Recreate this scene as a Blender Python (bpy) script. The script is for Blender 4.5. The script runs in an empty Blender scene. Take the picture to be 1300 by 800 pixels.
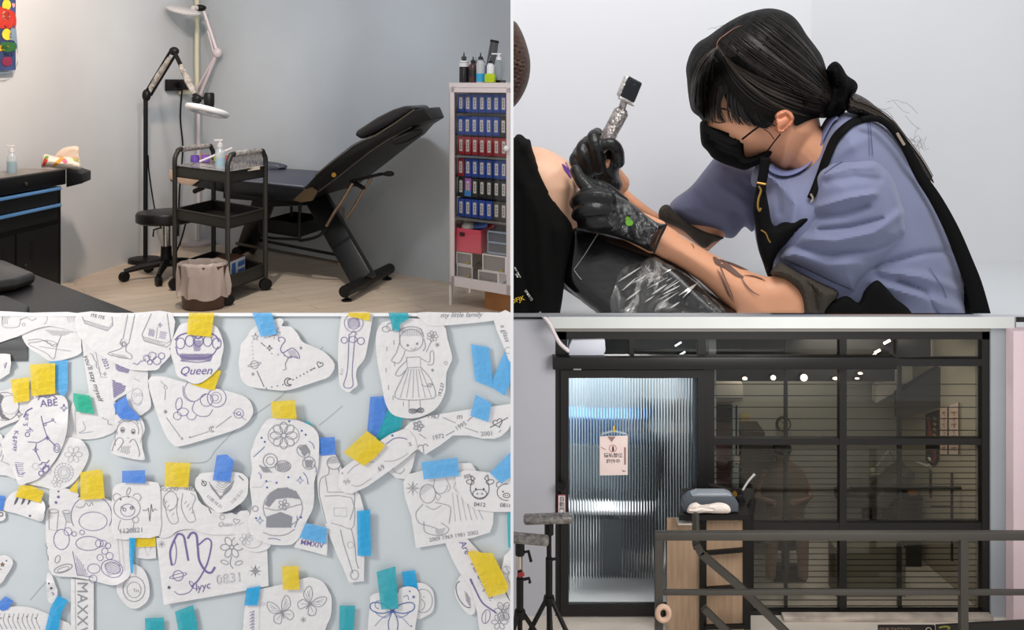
import bpy, bmesh, math, random
import numpy as np
from mathutils import Vector, Matrix, noise
from mathutils.geometry import delaunay_2d_cdt
random.seed(7)
sc = bpy.context.scene
COL = sc.collection
# ------------------------------------------------------------------ camera, world, exposure
# A two-storey building seen straight on from outside: treatment room (upper left), work corner
# (upper right), a stencil wall right in front (lower left) and the shop front on the ground floor.
F, CX, HY, EZ = 1200.0, 650.0, 105.0, 4.57      # focal length in px, principal point, eye height
cd = bpy.data.cameras.new('camera'); cam = bpy.data.objects.new('camera', cd); COL.objects.link(cam)
cd.sensor_width = 36; cd.sensor_fit = 'HORIZONTAL'; cd.lens = F*36/1300
cd.shift_y = -(400-HY)/1300; cd.clip_start = .05; cd.clip_end = 60
cam.location = (0, 0, EZ); cam.rotation_euler = (math.pi/2, 0, 0)
sc.camera = cam
sc.view_settings.view_transform = 'Standard'; sc.view_settings.look = 'None'
sc.view_settings.gamma = 1; sc.view_settings.exposure = 0.0; sc.view_settings.use_curve_mapping = False
sc.cycles.use_denoising = True
sc.cycles.max_bounces = 6; sc.cycles.transparent_max_bounces = 16
wd = bpy.data.worlds.new('world'); sc.world = wd; wd.use_nodes = True
wb = wd.node_tree.nodes['Background']; wb.inputs[0].default_value = (.95, .96, 1, 1); wb.inputs[1].default_value = .62

def lamp(name, kind, loc, target, power, color=(1, 1, 1), size=.2, spot=60, blend=.5, size_y=None):
    l = bpy.data.lights.new(name, kind); l.energy = power; l.color = color
    if kind == 'AREA':
        l.size = size
        if size_y: l.shape = 'RECTANGLE'; l.size_y = size_y
    else: l.shadow_soft_size = size
    if kind == 'SPOT': l.spot_size = math.radians(spot); l.spot_blend = blend
    o = bpy.data.objects.new(name, l); COL.objects.link(o); o.location = loc
    o.rotation_euler = (Vector(target)-Vector(loc)).to_track_quat('-Z', 'Y').to_euler()
    return o
# treatment room ceiling spots
lamp('ceiling_spot_left_wall', 'SPOT', (-2.1, 5.0, EZ+1.5), (-3.3, 7.0, EZ-.05), 270, (1, .80, .66), .12, 80, 1)
lamp('ceiling_spot_corner', 'SPOT', (-1.5, 5.6, EZ+1.5), (-2.7, 8.4, EZ-.1), 70, (.97, .97, .95), .06, 60, .9)
lamp('ceiling_spot_bed', 'SPOT', (-1.1, 4.9, EZ+1.4), (-1.4, 7.6, EZ-.35), 80, (.9, .93, 1), .10, 70, 1)
lamp('ceiling_spot_floor', 'SPOT', (-1.6, 4.7, EZ+1.5), (-1.75, 5.9, 3.12), 190, (1, .93, .84), .05, 42, .4)
lamp('ceiling_spot_cabinet', 'SPOT', (-.5, 4.4, EZ+1.2), (-.25, 6.1, EZ-.4), 60, (1, .93, .90), .10, 45, 1)
# work corner: unseen area lights added to brighten the skin and the wall
lamp('work_fill_light', 'AREA', (.55, .9, EZ+.9), (.6, 1.7, EZ-.15), 10, (1, .98, .95), .6)
lamp('work_wall_fill', 'AREA', (.35, 1.2, EZ+.75), (.45, 2.0, EZ+.0), 2.5, (.97, .98, 1), .35)
# light over the stencil wall
lamp('stencil_wall_light', 'AREA', (-1.2, .45, EZ+.35), (-.33, 1.2, EZ-.5), 15, (1, .97, .92), .30)
# hall light in front of the shop
lamp('hall_light', 'AREA', (2.4, 5.4, 3.3), (2.2, 8.1, 1.0), 105, (1, .96, .92), 1.8)
# ceiling lights inside the shop, plus an added floor fill
lamp('shop_spot_back', 'SPOT', (2.6, 8.9, 2.35), (2.6, 10.4, .8), 110, (1, .93, .80), .1, 115, .9)
lamp('shop_spot_poster', 'SPOT', (3.5, 8.9, 2.3), (4.6, 9.9, 1.5), 110, (1, .92, .78), .1, 70, .8)
lamp('door_room_light', 'AREA', (.95, 9.3, 2.35), (1.0, 9.3, 0), 52, (1, .98, .95), .7)
lamp('shop_floor_fill', 'AREA', (3.0, 8.55, 2.3), (3.2, 8.9, 0), 16, (1, .92, .8), .6)  # unseen area light added to lift the shop floor and counter

# ------------------------------------------------------------------ helpers
def W(x, y, D): return Vector(((x-CX)/F*D, D, EZ-(y-HY)/F*D))
def srgb(h):
    if isinstance(h, str):
        h = h.lstrip('#'); c = [int(h[i:i+2], 16)/255 for i in (0, 2, 4)]
        return tuple(x/12.92 if x <= .04045 else ((x+.055)/1.055)**2.4 for x in c)
    return tuple(h)
_m = {}
def M(col, rough=.5, metal=0, bump=0, bscale=60, var=0, vscale=8, alpha=1, spec=.5, coat=0, emit=0, trans=0, sss=0, stretch=None, sheen=0):
    key = (col, rough, metal, bump, bscale, var, vscale, alpha, spec, coat, emit, trans, sss, stretch, sheen)
    if key in _m: return _m[key]
    m = bpy.data.materials.new('material'); m.use_nodes = True
    nt = m.node_tree; b = nt.nodes['Principled BSDF']; c = srgb(col)
    b.inputs['Base Color'].default_value = (*c, 1); b.inputs['Roughness'].default_value = rough
    b.inputs['Metallic'].default_value = metal; b.inputs['Specular IOR Level'].default_value = spec
    b.inputs['Coat Weight'].default_value = coat; b.inputs['Coat Roughness'].default_value = .08
    b.inputs['Alpha'].default_value = alpha
    b.inputs['Transmission Weight'].default_value = trans
    b.inputs['Sheen Weight'].default_value = sheen
    if sss:
        b.inputs['Subsurface Weight'].default_value = sss; b.inputs['Subsurface Radius'].default_value = (.01, .004, .002)
        b.inputs['Subsurface Scale'].default_value = 1
    if emit: b.inputs['Emission Color'].default_value = (*c, 1); b.inputs['Emission Strength'].default_value = emit
    if var or bump:
        tc = nt.nodes.new('ShaderNodeTexCoord'); mp = nt.nodes.new('ShaderNodeMapping')
        nt.links.new(tc.outputs['Object'], mp.inputs[0])
        if stretch: mp.inputs['Scale'].default_value = stretch
    if var:
        n = nt.nodes.new('ShaderNodeTexNoise'); n.inputs['Scale'].default_value = vscale; n.inputs['Detail'].default_value = 5
        nt.links.new(mp.outputs[0], n.inputs[0])
        r = nt.nodes.new('ShaderNodeValToRGB'); e = r.color_ramp.elements
        e[0].position = .3; e[1].position = .72
        e[0].color = (*[x*(1-var) for x in c], 1); e[1].color = (*[min(1, x*(1+var)) for x in c], 1)
        nt.links.new(n.outputs[0], r.inputs[0]); nt.links.new(r.outputs[0], b.inputs['Base Color'])
    if bump:
        n = nt.nodes.new('ShaderNodeTexNoise'); n.inputs['Scale'].default_value = bscale; n.inputs['Detail'].default_value = 4
        nt.links.new(mp.outputs[0], n.inputs[0])
        bp = nt.nodes.new('ShaderNodeBump'); bp.inputs['Strength'].default_value = bump; bp.inputs['Distance'].default_value = .01
        nt.links.new(n.outputs[0], bp.inputs['Height']); nt.links.new(bp.outputs[0], b.inputs['Normal'])
    _m[key] = m
    return m
def clear_mat(tint=(1, 1, 1), gloss=.08, rough=.03):
    key = ('clear', tint, gloss, rough)
    if key in _m: return _m[key]
    m = bpy.data.materials.new('material'); m.use_nodes = True; nt = m.node_tree; nt.nodes.clear()
    o = nt.nodes.new('ShaderNodeOutputMaterial'); mx = nt.nodes.new('ShaderNodeMixShader')
    t = nt.nodes.new('ShaderNodeBsdfTransparent'); g = nt.nodes.new('ShaderNodeBsdfGlossy')
    t.inputs[0].default_value = (*tint, 1); g.inputs['Roughness'].default_value = rough
    mx.inputs[0].default_value = gloss
    nt.links.new(t.outputs[0], mx.inputs[1]); nt.links.new(g.outputs[0], mx.inputs[2]); nt.links.new(mx.outputs[0], o.inputs[0])
    _m[key] = m
    return m
def film_mat(base=(.8, .8, .8), cover=.25, scale=30, lo=.42, hi=.62, rough=.12):
    """cling film: mostly clear, with crinkles that catch the light"""
    m = bpy.data.materials.new('material'); m.use_nodes = True; nt = m.node_tree; nt.nodes.clear()
    N = nt.nodes.new; L = nt.links.new
    o = N('ShaderNodeOutputMaterial'); mx = N('ShaderNodeMixShader'); t = N('ShaderNodeBsdfTransparent')
    p = N('ShaderNodeBsdfPrincipled'); p.inputs['Base Color'].default_value = (*base, 1); p.inputs['Roughness'].default_value = rough
    p.inputs['Metallic'].default_value = .55
    tc = N('ShaderNodeTexCoord'); mp = N('ShaderNodeMapping'); mp.inputs['Rotation'].default_value = (0, .7, 0); mp.inputs['Scale'].default_value = (1, 1, .35)
    n = N('ShaderNodeTexNoise'); n.inputs['Scale'].default_value = scale; n.inputs['Detail'].default_value = 6; n.inputs['Distortion'].default_value = 1.4
    r = N('ShaderNodeMapRange'); r.inputs[1].default_value = lo; r.inputs[2].default_value = hi; r.inputs[3].default_value = .04; r.inputs[4].default_value = cover
    bp = N('ShaderNodeBump'); bp.inputs['Strength'].default_value = 1; bp.inputs['Distance'].default_value = .02
    L(tc.outputs['Object'], mp.inputs[0]); L(mp.outputs[0], n.inputs[0]); L(n.outputs[0], r.inputs[0]); L(n.outputs[0], bp.inputs['Height'])
    L(bp.outputs[0], p.inputs['Normal']); L(r.outputs[0], mx.inputs[0]); L(t.outputs[0], mx.inputs[1]); L(p.outputs[0], mx.inputs[2]); L(mx.outputs[0], o.inputs[0])
    return m

def cat(pts, n=6, closed=False):
    """Catmull-Rom through points"""
    P = [Vector(p) for p in pts]; out = []; N = len(P)
    for i in range(N if closed else N-1):
        a = P[(i-1) % N] if closed or i else P[0]*2-P[1]
        b = P[i]; c = P[(i+1) % N]
        d = P[(i+2) % N] if closed or i+2 < N else P[-1]*2-P[-2]
        for k in range(n):
            t = k/n
            out.append(.5*((2*b)+(c-a)*t+(2*a-5*b+4*c-d)*t*t+(3*b-a-3*c+d)*t**3))
    if not closed: out.append(P[-1])
    return out
def polydist(X, Y, poly):
    A = np.array(poly); B = np.roll(A, -1, 0); d = B-A; L = (d**2).sum(1)+1e-12
    P = np.stack([X, Y], -1)[:, None, :]
    t = np.clip(((P-A)*d).sum(-1)/L, 0, 1)
    return np.sqrt((((A+t[..., None]*d)-P)**2).sum(-1)).min(1)
def linedist(X, Y, line):
    A = np.array(line, float); B = A[1:]; A = A[:-1]; d = B-A; L = (d**2).sum(1)+1e-12
    P = np.stack([X, Y], -1)[:, None, :]
    t = np.clip(((P-A)*d).sum(-1)/L, 0, 1)
    return np.sqrt((((A+t[..., None]*d)-P)**2).sum(-1)).min(1)
def inside(X, Y, poly):
    A = np.array(poly); n = len(A); r = np.zeros(len(X), bool); j = n-1
    for i in range(n):
        xi, yi = A[i]; xj, yj = A[j]
        c = ((yi > Y) != (yj > Y)) & (X < (xj-xi)*(Y-yi)/(yj-yi+1e-12)+xi)
        r ^= c; j = i
    return r
def resample(poly, step):
    out = []
    for i in range(len(poly)):
        a = Vector(poly[i]); b = Vector(poly[(i+1) % len(poly)]); n = max(1, int(round((b-a).length/step)))
        out += [tuple(a.lerp(b, k/n)) for k in range(n)]
    return out
def grid_poly(poly, step):
    """triangulated region inside a closed outline: points, triangles, distance to the outline"""
    b = resample(poly, step); A = np.array(b)
    x0, y0 = A.min(0); x1, y1 = A.max(0); pts = []
    r = 0; y = y0+step*.5
    while y < y1:
        x = x0+(step*.5 if r % 2 else 0)
        while x < x1: pts.append((x, y)); x += step
        y += step*.87; r += 1
    P = np.array(pts)
    if len(P):
        P = P[inside(P[:, 0], P[:, 1], b)]
    if len(P): P = P[polydist(P[:, 0], P[:, 1], b) > step*.55]
    V = [Vector(p) for p in b]+[Vector(p) for p in P.tolist()] if len(P) else [Vector(p) for p in b]
    E = [(i, (i+1) % len(b)) for i in range(len(b))]
    vo, eo, fo, *_ = delaunay_2d_cdt(V, E, [list(range(len(b)))], 1, 1e-5)
    A2 = np.array([tuple(v) for v in vo]); d = polydist(A2[:, 0], A2[:, 1], b)
    return A2, [tuple(f) for f in fo], d

class MB:
    def __init__(s): s.v = []; s.f = []; s.m = []; s.sm = []
    def add(s, vs, fs, mi=0, sm=True):
        o = len(s.v); s.v += [Vector(v) for v in vs]; s.f += [tuple(i+o for i in f) for f in fs]
        s.m += [mi]*len(fs); s.sm += [sm]*len(fs); return s
    def box(s, c, size, mi=0, rot=None, bevel=0, taper=1):
        bm = bmesh.new(); bmesh.ops.create_cube(bm, size=1)
        for v in bm.verts:
            k = taper if v.co.z > 0 else 1
            v.co = Vector((v.co.x*size[0]*k, v.co.y*size[1]*k, v.co.z*size[2]))
        if bevel: bmesh.ops.bevel(bm, geom=bm.edges[:], offset=bevel, segments=2, affect='EDGES', profile=.5)
        R = rot or Matrix.Identity(3); c = Vector(c)
        s.add([R @ v.co+c for v in bm.verts], [tuple(v.index for v in f.verts) for f in bm.faces if not bm.verts.index_update()], mi, bevel > 0)
        bm.free(); return s
    def bar(s, a, b, w, h, mi=0, up=(0, 0, 1), bevel=0):
        a = Vector(a); b = Vector(b); z = (b-a).normalized(); u = Vector(up)
        if abs(z.dot(u)) > .98: u = Vector((0, 1, 0))
        x = u.cross(z).normalized(); y = z.cross(x)
        return s.box((a+b)/2, (w, h, (b-a).length), mi, Matrix((x, y, z)).transposed(), bevel)
    def tube(s, pts, r, n=10, mi=0, closed=False, flat=1, caps=True):
        P = [Vector(p) for p in pts]; N = len(P)
        R = r if isinstance(r, (list, tuple)) else [r]*N
        vs = []; fs = []; prev = None
        for i in range(N):
            t = (P[(i+1) % N]-P[i-1]) if closed else (P[min(i+1, N-1)]-P[max(i-1, 0)])
            t = t.normalized() if t.length > 1e-9 else Vector((0, 0, 1))
            if prev is None:
                u = Vector((0, 0, 1)) if abs(t.z) < .9 else Vector((0, 1, 0)); prev = u.cross(t).normalized()
            x = (prev-t*prev.dot(t)).normalized(); y = t.cross(x); prev = x
            for k in range(n):
                a = 2*math.pi*k/n; vs.append(P[i]+x*math.cos(a)*R[i]+y*math.sin(a)*R[i]*flat)
        for i in range(N if closed else N-1):
            for k in range(n):
                a = i*n+k; b = i*n+(k+1) % n; j = (i+1) % N
                fs.append((a, b, j*n+(k+1) % n, j*n+k))
        if caps and not closed: fs += [tuple(range(n))[::-1], tuple((N-1)*n+k for k in range(n))]
        return s.add(vs, fs, mi)
    def lathe(s, prof, c, n=24, mi=0, rot=None, sx=1, sy=1):
        R = rot or Matrix.Identity(3); c = Vector(c); vs = []; fs = []
        for (r, z) in prof:
            for k in range(n):
                a = 2*math.pi*k/n; vs.append(R @ Vector((max(r, 1e-5)*math.cos(a)*sx, max(r, 1e-5)*math.sin(a)*sy, z))+c)
        for i in range(len(prof)-1):
            for k in range(n): fs.append((i*n+k, i*n+(k+1) % n, (i+1)*n+(k+1) % n, (i+1)*n+k))
        fs += [tuple(range(n))[::-1], tuple((len(prof)-1)*n+k for k in range(n))]
        return s.add(vs, fs, mi)
    def ell(s, c, r, mi=0, rot=None, n=20):
        prof = [(math.sin(math.pi*i/12), -math.cos(math.pi*i/12)) for i in range(13)]
        R = rot or Matrix.Identity(3); R = R @ Matrix.Diagonal(Vector(r))
        return s.lathe(prof, c, n, mi, R)
    def prism(s, poly, vec, mi=0, bevel=0, sm=False):
        P = [Vector(p) for p in poly]; v = Vector(vec); n = len(P)
        bm = bmesh.new(); a = [bm.verts.new(p) for p in P]; b = [bm.verts.new(p+v) for p in P]
        bm.faces.new(a); bm.faces.new(b[::-1])
        for i in range(n): bm.faces.new((a[i], b[i], b[(i+1) % n], a[(i+1) % n]))
        bmesh.ops.recalc_face_normals(bm, faces=bm.faces)
        if bevel: bmesh.ops.bevel(bm, geom=bm.edges[:], offset=bevel, segments=3, affect='EDGES', profile=.5, clamp_overlap=True)
        bm.verts.index_update()
        s.add([v.co.copy() for v in bm.verts], [tuple(v.index for v in f.verts) for f in bm.faces], mi, sm or bevel > 0)
        bm.free(); return s
    def inflate(s, poly, D, R=None, T=None, step=4, mi=0, creases=(), back=1, tilt=None, smooth=4, bulge=None, over=None):
        """a soft body with the given outline: thick in the middle, rounded to its edge"""
        pl = [tuple(p) for p in (cat(poly, smooth, True) if smooth else [Vector(p) for p in poly])]
        A, fs, d = grid_poly(pl, step)
        if R is None: R = d.max()
        if T is None: T = R*D/F
        rs = resample(pl, step)
        tl = tilt or (0, 0, 0, 0)
        def dep(x, y, dd=None):
            x = np.atleast_1d(np.array(x, float)); y = np.atleast_1d(np.array(y, float))
            if dd is None: dd = np.where(inside(x, y, rs), polydist(x, y, rs), 0)
            q = np.clip(dd/R, 0, 1); h = T*np.sqrt(np.maximum(0, 1-(1-q)**2))
            edge = np.clip(dd/(step*1.5), 0, 1)
            for (ln, w, amp) in creases: h = h+amp*np.exp(-(linedist(x, y, ln)/w)**2)*edge
            if bulge: h = h+bulge(x, y)*edge
            bs = D+tl[0]*(x-tl[2])+tl[1]*(y-tl[3])
            if over: h = np.array([max(hh, bb-over[0](float(xx), float(yy))+over[1]) for xx, yy, bb, hh in zip(x, y, bs, h)])
            return bs, h
        base, h = dep(A[:, 0], A[:, 1], d)
        on = d < 1e-3
        vs = [W(x, y, b-q) for (x, y), b, q in zip(A, base, h)]
        idx = {}; 
        q0 = np.clip(d/R, 0, 1); hb = T*np.sqrt(np.maximum(0, 1-(1-q0)**2))*back
        for i, ((x, y), b, q, o) in enumerate(zip(A, base, hb, on)):
            if o: idx[i] = i
            else: idx[i] = len(vs); vs.append(W(x, y, b+q))
        F2 = []
        for f in fs:
            a = f
            p0, p1, p2 = A[a[0]], A[a[1]], A[a[2]]
            cr = (p1[0]-p0[0])*(p2[1]-p0[1])-(p1[1]-p0[1])*(p2[0]-p0[0])
            if cr < 0: a = a[::-1]          # clockwise on screen (y down) faces the camera
            F2.append(a[::-1] if False else a); F2.append(tuple(idx[i] for i in a[::-1]))
        s.add(vs, F2, mi)
        def front(x, y):
            b, q = dep(x, y); return float(b[0]-q[0])
        return front
    def ribbon(s, pts, w, dfn, mi=0, eps=.0012, taper=False):
        P = [Vector((p[0], p[1])) for p in pts]; vs = []; fs = []
        for i, p in enumerate(P):
            t = (P[min(i+1, len(P)-1)]-P[max(i-1, 0)]); t = t.normalized() if t.length else Vector((1, 0))
            ww = w[i] if isinstance(w, (list, tuple)) else w
            if taper: ww = ww*(math.sin(math.pi*(.06+.88*i/max(1, len(P)-1))))
            n = Vector((-t.y, t.x))*ww/2
            for q in (p+n, p-n): vs.append(W(q.x, q.y, dfn(q.x, q.y)-eps))
        for i in range(len(P)-1): fs.append((2*i, 2*i+1, 2*i+3, 2*i+2))
        return s.add(vs, fs, mi)
    def build(s, name, mats, parent=None, clipy=None, clipx=None, angle=40, remesh=0, smoothit=0, solid=0):
        if not isinstance(mats, (list, tuple)): mats = [mats]
        bm = bmesh.new(); vv = [bm.verts.new(v) for v in s.v]
        for f, mi, sm in zip(s.f, s.m, s.sm):
            try: fc = bm.faces.new([vv[i] for i in f])
            except ValueError: continue
            fc.material_index = mi; fc.smooth = sm
        for co, no in ([((0, 0, EZ), (0, (clipy-HY)/F, 1))] if clipy else [])+([((clipx, 0, 0), (1, 0, 0))] if clipx is not None else []):
            bmesh.ops.bisect_plane(bm, geom=bm.verts[:]+bm.edges[:]+bm.faces[:], plane_co=co, plane_no=no, clear_inner=True)
            be = [e for e in bm.edges if e.is_boundary]
            if be: bmesh.ops.holes_fill(bm, edges=be, sides=0)
        if not bm.verts: bm.verts.new((0, 0, 0))
        if parent is None:
            X = [v.co for v in bm.verts]; lo = [min(v[i] for v in X) for i in range(3)]; hi = [max(v[i] for v in X) for i in range(3)]
            org = Vector(((lo[0]+hi[0])/2, (lo[1]+hi[1])/2, lo[2]))
        else: org = WL(parent)
        for v in bm.verts: v.co -= org
        if parent is None or True: bmesh.ops.recalc_face_normals(bm, faces=bm.faces)
        me = bpy.data.meshes.new(name); bm.to_mesh(me); bm.free()
        for m in mats: me.materials.append(m)
        try: me.set_sharp_from_angle(angle=math.radians(angle))
        except Exception: pass
        o = bpy.data.objects.new(name, me); COL.objects.link(o)
        if parent is None: o.location = org
        else: o.parent = parent
        if remesh:
            r = o.modifiers.new('r', 'REMESH'); r.mode = 'VOXEL'; r.voxel_size = remesh; r.use_smooth_shade = True
        if smoothit:
            r = o.modifiers.new('s', 'SMOOTH'); r.iterations = smoothit; r.factor = .5
        if solid:
            r = o.modifiers.new('t', 'SOLIDIFY'); r.thickness = solid; r.offset = 0
        return o
def WL(o):
    v = Vector(o.location)
    while o.parent: o = o.parent; v += o.location
    return v
def tag(o, label, cat, group=None, kind=None):
    o['label'] = label; o['category'] = cat
    if group: o['group'] = group
    if kind: o['kind'] = kind
    return o
def thing(name, loc, label, cat, group=None):
    o = bpy.data.objects.new(name, None); COL.objects.link(o); o.location = loc; o.empty_display_size = .1
    return tag(o, label, cat, group)
def struct(o): o['kind'] = 'structure'; return o
def copy_tree(o, parent=None):
    c = o.copy(); COL.objects.link(c)
    if parent: c.parent = parent
    for ch in list(o.children): copy_tree(ch, c)
    return c
def raypl(px, py, p0, n):
    """the point of a plane seen at a pixel"""
    d = Vector(((px-CX)/F, 1, -(py-HY)/F)); n = Vector(n); e = Vector((0, 0, EZ))
    return e+d*((Vector(p0)-e).dot(n)/d.dot(n))
def text_geo(body, size=1, shear=0, bold=0):
    c = bpy.data.curves.new('t', 'FONT'); c.body = body; c.size = size; c.shear = shear; c.offset = bold
    c.align_x = 'CENTER'; c.align_y = 'CENTER'; c.resolution_u = 3
    o = bpy.data.objects.new('t', c); COL.objects.link(o)
    me = bpy.data.meshes.new_from_object(o, depsgraph=bpy.context.evaluated_depsgraph_get())
    vs = [(v.co.x, v.co.y) for v in me.vertices]; fs = [tuple(p.vertices) for p in me.polygons]
    bpy.data.objects.remove(o); bpy.data.curves.remove(c); bpy.data.meshes.remove(me)
    return vs, fs
def text_on(mb, body, x, y, size, ang, dfn, mi=0, shear=0, bold=0, eps=.0012):
    """lettering laid on a surface; x, y: middle; ang clockwise degrees"""
    vs, fs = text_geo(body, size, shear, bold); a = math.radians(ang); ca, sa = math.cos(a), math.sin(a); out = []
    for (u, v) in vs:
        X = x+u*ca+v*sa; Y = y+u*sa-v*ca
        out.append(W(X, Y, dfn(X, Y)-eps))
    mb.add(out, fs, mi, False)
def circ(x, y, r, n=20, ry=None, a0=0, a1=360, rot=0):
    ry = ry or r; o = []; c, s_ = math.cos(math.radians(rot)), math.sin(math.radians(rot))
    for k in range(n+1):
        a = math.radians(a0+(a1-a0)*k/n); u, v = r*math.cos(a), ry*math.sin(a); o.append((x+u*c-v*s_, y+u*s_+v*c))
    return o
BLK = M('#121110', .45, spec=.25); BLKM = M('#181716', .42, .2, spec=.3); DKG = M('#34322e', .45, .3)
WHT = M('#e9e6e3', .4); CHR = M('#cfcac2', .2, 1)
# ================================================================== STRUCTURE: treatment room, upper floor
FT = EZ-1.45
def FD(y): return 1.45*F/(y-HY)
def FP(x, y): return W(x, y, FD(y))
c0 = Vector((-2.901, 8.66)); dl = Vector((-.335, -1.75)).normalized(); dr = Vector((2.437, -1.78)).normalized()
pl0 = c0+dl*5.2; pr0 = c0+dr*3.60
def plank_mat():
    m = bpy.data.materials.new('material'); m.use_nodes = True; nt = m.node_tree; b = nt.nodes['Principled BSDF']; N = nt.nodes.new; L = nt.links.new
    tc = N('ShaderNodeTexCoord'); mp = N('ShaderNodeMapping'); mp.inputs['Rotation'].default_value = (0, 0, math.radians(-36))
    br = N('ShaderNodeTexBrick'); br.inputs['Scale'].default_value = 1; br.inputs['Brick Width'].default_value = 1.1; br.inputs['Row Height'].default_value = .14
    br.inputs['Mortar Size'].default_value = .0025; br.inputs['Color1'].default_value = (.66, .54, .42, 1); br.inputs['Color2'].default_value = (.59, .48, .37, 1); br.inputs['Mortar'].default_value = (.33, .27, .21, 1)
    n = N('ShaderNodeTexNoise'); n.inputs['Scale'].default_value = 5; n.inputs['Detail'].default_value = 6
    mp2 = N('ShaderNodeMapping'); mp2.inputs['Rotation'].default_value = (0, 0, math.radians(-36)); mp2.inputs['Scale'].default_value = (.6, 6, 1)
    mx = N('ShaderNodeMixRGB'); mx.blend_type = 'MULTIPLY'; mx.inputs[0].default_value = .55
    rr = N('ShaderNodeMapRange'); rr.inputs[3].default_value = .7; rr.inputs[4].default_value = 1.3
    L(tc.outputs['Object'], mp.inputs[0]); L(tc.outputs['Object'], mp2.inputs[0]); L(mp.outputs[0], br.inputs[0]); L(mp2.outputs[0], n.inputs[0]); L(n.outputs[0], rr.inputs[0])
    L(br.outputs[0], mx.inputs[1]); L(rr.outputs[0], mx.inputs[2]); L(mx.outputs[0], b.inputs['Base Color']); b.inputs['Roughness'].default_value = .45
    return m
fl = MB(); fl.prism([(pl0.x-.15, pl0.y, FT-.06), (c0.x-.1, c0.y+.25, FT-.06), (pr0.x, pr0.y+.2, FT-.06), (-.0035, pr0.y, FT-.06), (-.0035, 3.45, FT-.06)], (0, 0, .06))
struct(fl.build('floor', plank_mat()))
WALL_DIM = M('#bec4c8', .8, var=.05, vscale=1.3, bump=.08, bscale=25); WALL_LIT = M('#d3d6d7', .8, var=.045, vscale=1.6, bump=.06, bscale=25)  # one paint: the back wall's copy is darker and bluer for dimmer light
zt = EZ+1.0
w = MB(); n_ = Vector((-dl.y, dl.x))*-1
if n_.x > 0: n_ = -n_
w.prism([(c0.x, c0.y, FT), (pl0.x, pl0.y, FT), (pl0.x+n_.x*.1, pl0.y+n_.y*.1, FT), (c0.x+n_.x*.1, c0.y+.1, FT)], (0, 0, zt-FT))
struct(w.build('wall_left', WALL_LIT))
w = MB(); w.prism([(c0.x, c0.y, FT), (pr0.x-.004, pr0.y, FT), (pr0.x-.004, pr0.y+.12, FT), (c0.x, c0.y+.12, FT)], (0, 0, zt-FT))
struct(w.build('wall_back', WALL_DIM))
PL = (Vector((c0.x, c0.y, 0)), Vector((n_.x, n_.y, 0)))                 # plane of the left wall
nr = Vector((-dr.y, dr.x, 0)); PR = (Vector((c0.x, c0.y, 0)), nr)
# ================================================================== STRUCTURE: work corner, upper right
SH = EZ-.3925
wc = M('#e2e3e6', .7, var=.02, vscale=2); wc2 = M('#d7d8da', .75, var=.03, vscale=2)  # same white twice; the second is greyed for the less lit side
xs = (1030-CX)/F*2.12
w = MB(); w.prism([(.0, 1.93, SH-.004), (xs, 2.12, SH-.004), (xs, 2.16, SH-.004), (.0, 1.97, SH-.004)], (0, 0, 1.0)); struct(w.build('wall_work_left', wc))
w = MB(); w.prism([(xs, 2.12, SH-.004), (1.7, 2.0, SH-.004), (1.7, 2.06, SH-.004), (xs, 2.16, SH-.004)], (0, 0, 1.0)); struct(w.build('wall_work_back', wc2))
w = MB(); w.prism([(.0016, 1.60, SH-.004), (1.7, 1.60, SH-.004), (1.7, 2.0, SH-.004), (xs, 2.12, SH-.004), (.0016, 1.93, SH-.004)], (0, 0, .004)); struct(w.build('floor_work', M('#cdd0d2', .6)))
w = MB(); w.box((0, 1.5, EZ-.25), (.0032, .9, 1.3)); struct(w.build('wall_partition', M('#efeff0', .6)))

# ================================================================== TREATMENT ROOM OBJECTS
# ---- black massage table in front, lower left
b2 = thing('massage_table', FP(40, 560), 'black vinyl massage table with head bolster standing in front of the tool cabinet', 'massage table')
b2.location = (-1.8, 3.9, FT)
vin = M('#171514', .35, spec=.3, bump=.12, bscale=40)
zt2 = FT+.62
def T2(x, y, z=zt2): 
    D = (EZ-z)*F/(y-HY); return W(x, y, D)
q = [T2(-60, 345), T2(46, 347), T2(192, 402), T2(60, 470), T2(-90, 470)]
def rr(p): return Vector((p.x, p.y, zt2))
top = MB(); top.prism([rr(p)-Vector((0, 0, .08)) for p in q], (0, 0, .08), bevel=.02); top.build('mattress', vin, b2)
bo = MB(); zb = zt2+.045
q2 = [T2(-60, 326, zb), T2(8, 331, zb), T2(46, 347, zb), T2(20, 356, zb), T2(-60, 368, zb)]
bo.prism([Vector((p.x, p.y, zt2+.001)) for p in q2], (0, 0, .05), bevel=.022); bo.build('bolster', M('#2b2622', .3, bump=.2, bscale=20), b2)
bo = MB(); q3 = [T2(-60, 374, zb), T2(8, 373, zb), T2(38, 386, zb), T2(30, 402, zb), T2(-60, 420, zb)]
bo.prism([Vector((p.x, p.y, zt2+.001)) for p in q3], (0, 0, .04), bevel=.012); bo.build('face_cushion', M('#26282c', .4), b2)
for p in ((-2.35, 4.3), (-2.05, 3.95), (-2.15, 3.75), (-1.5, 3.7)):
    l = MB(); l.box((p[0], p[1], (FT+zt2-.08)/2), (.05, .05, zt2-.08-FT)); l.build('leg', BLK, b2)
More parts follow.
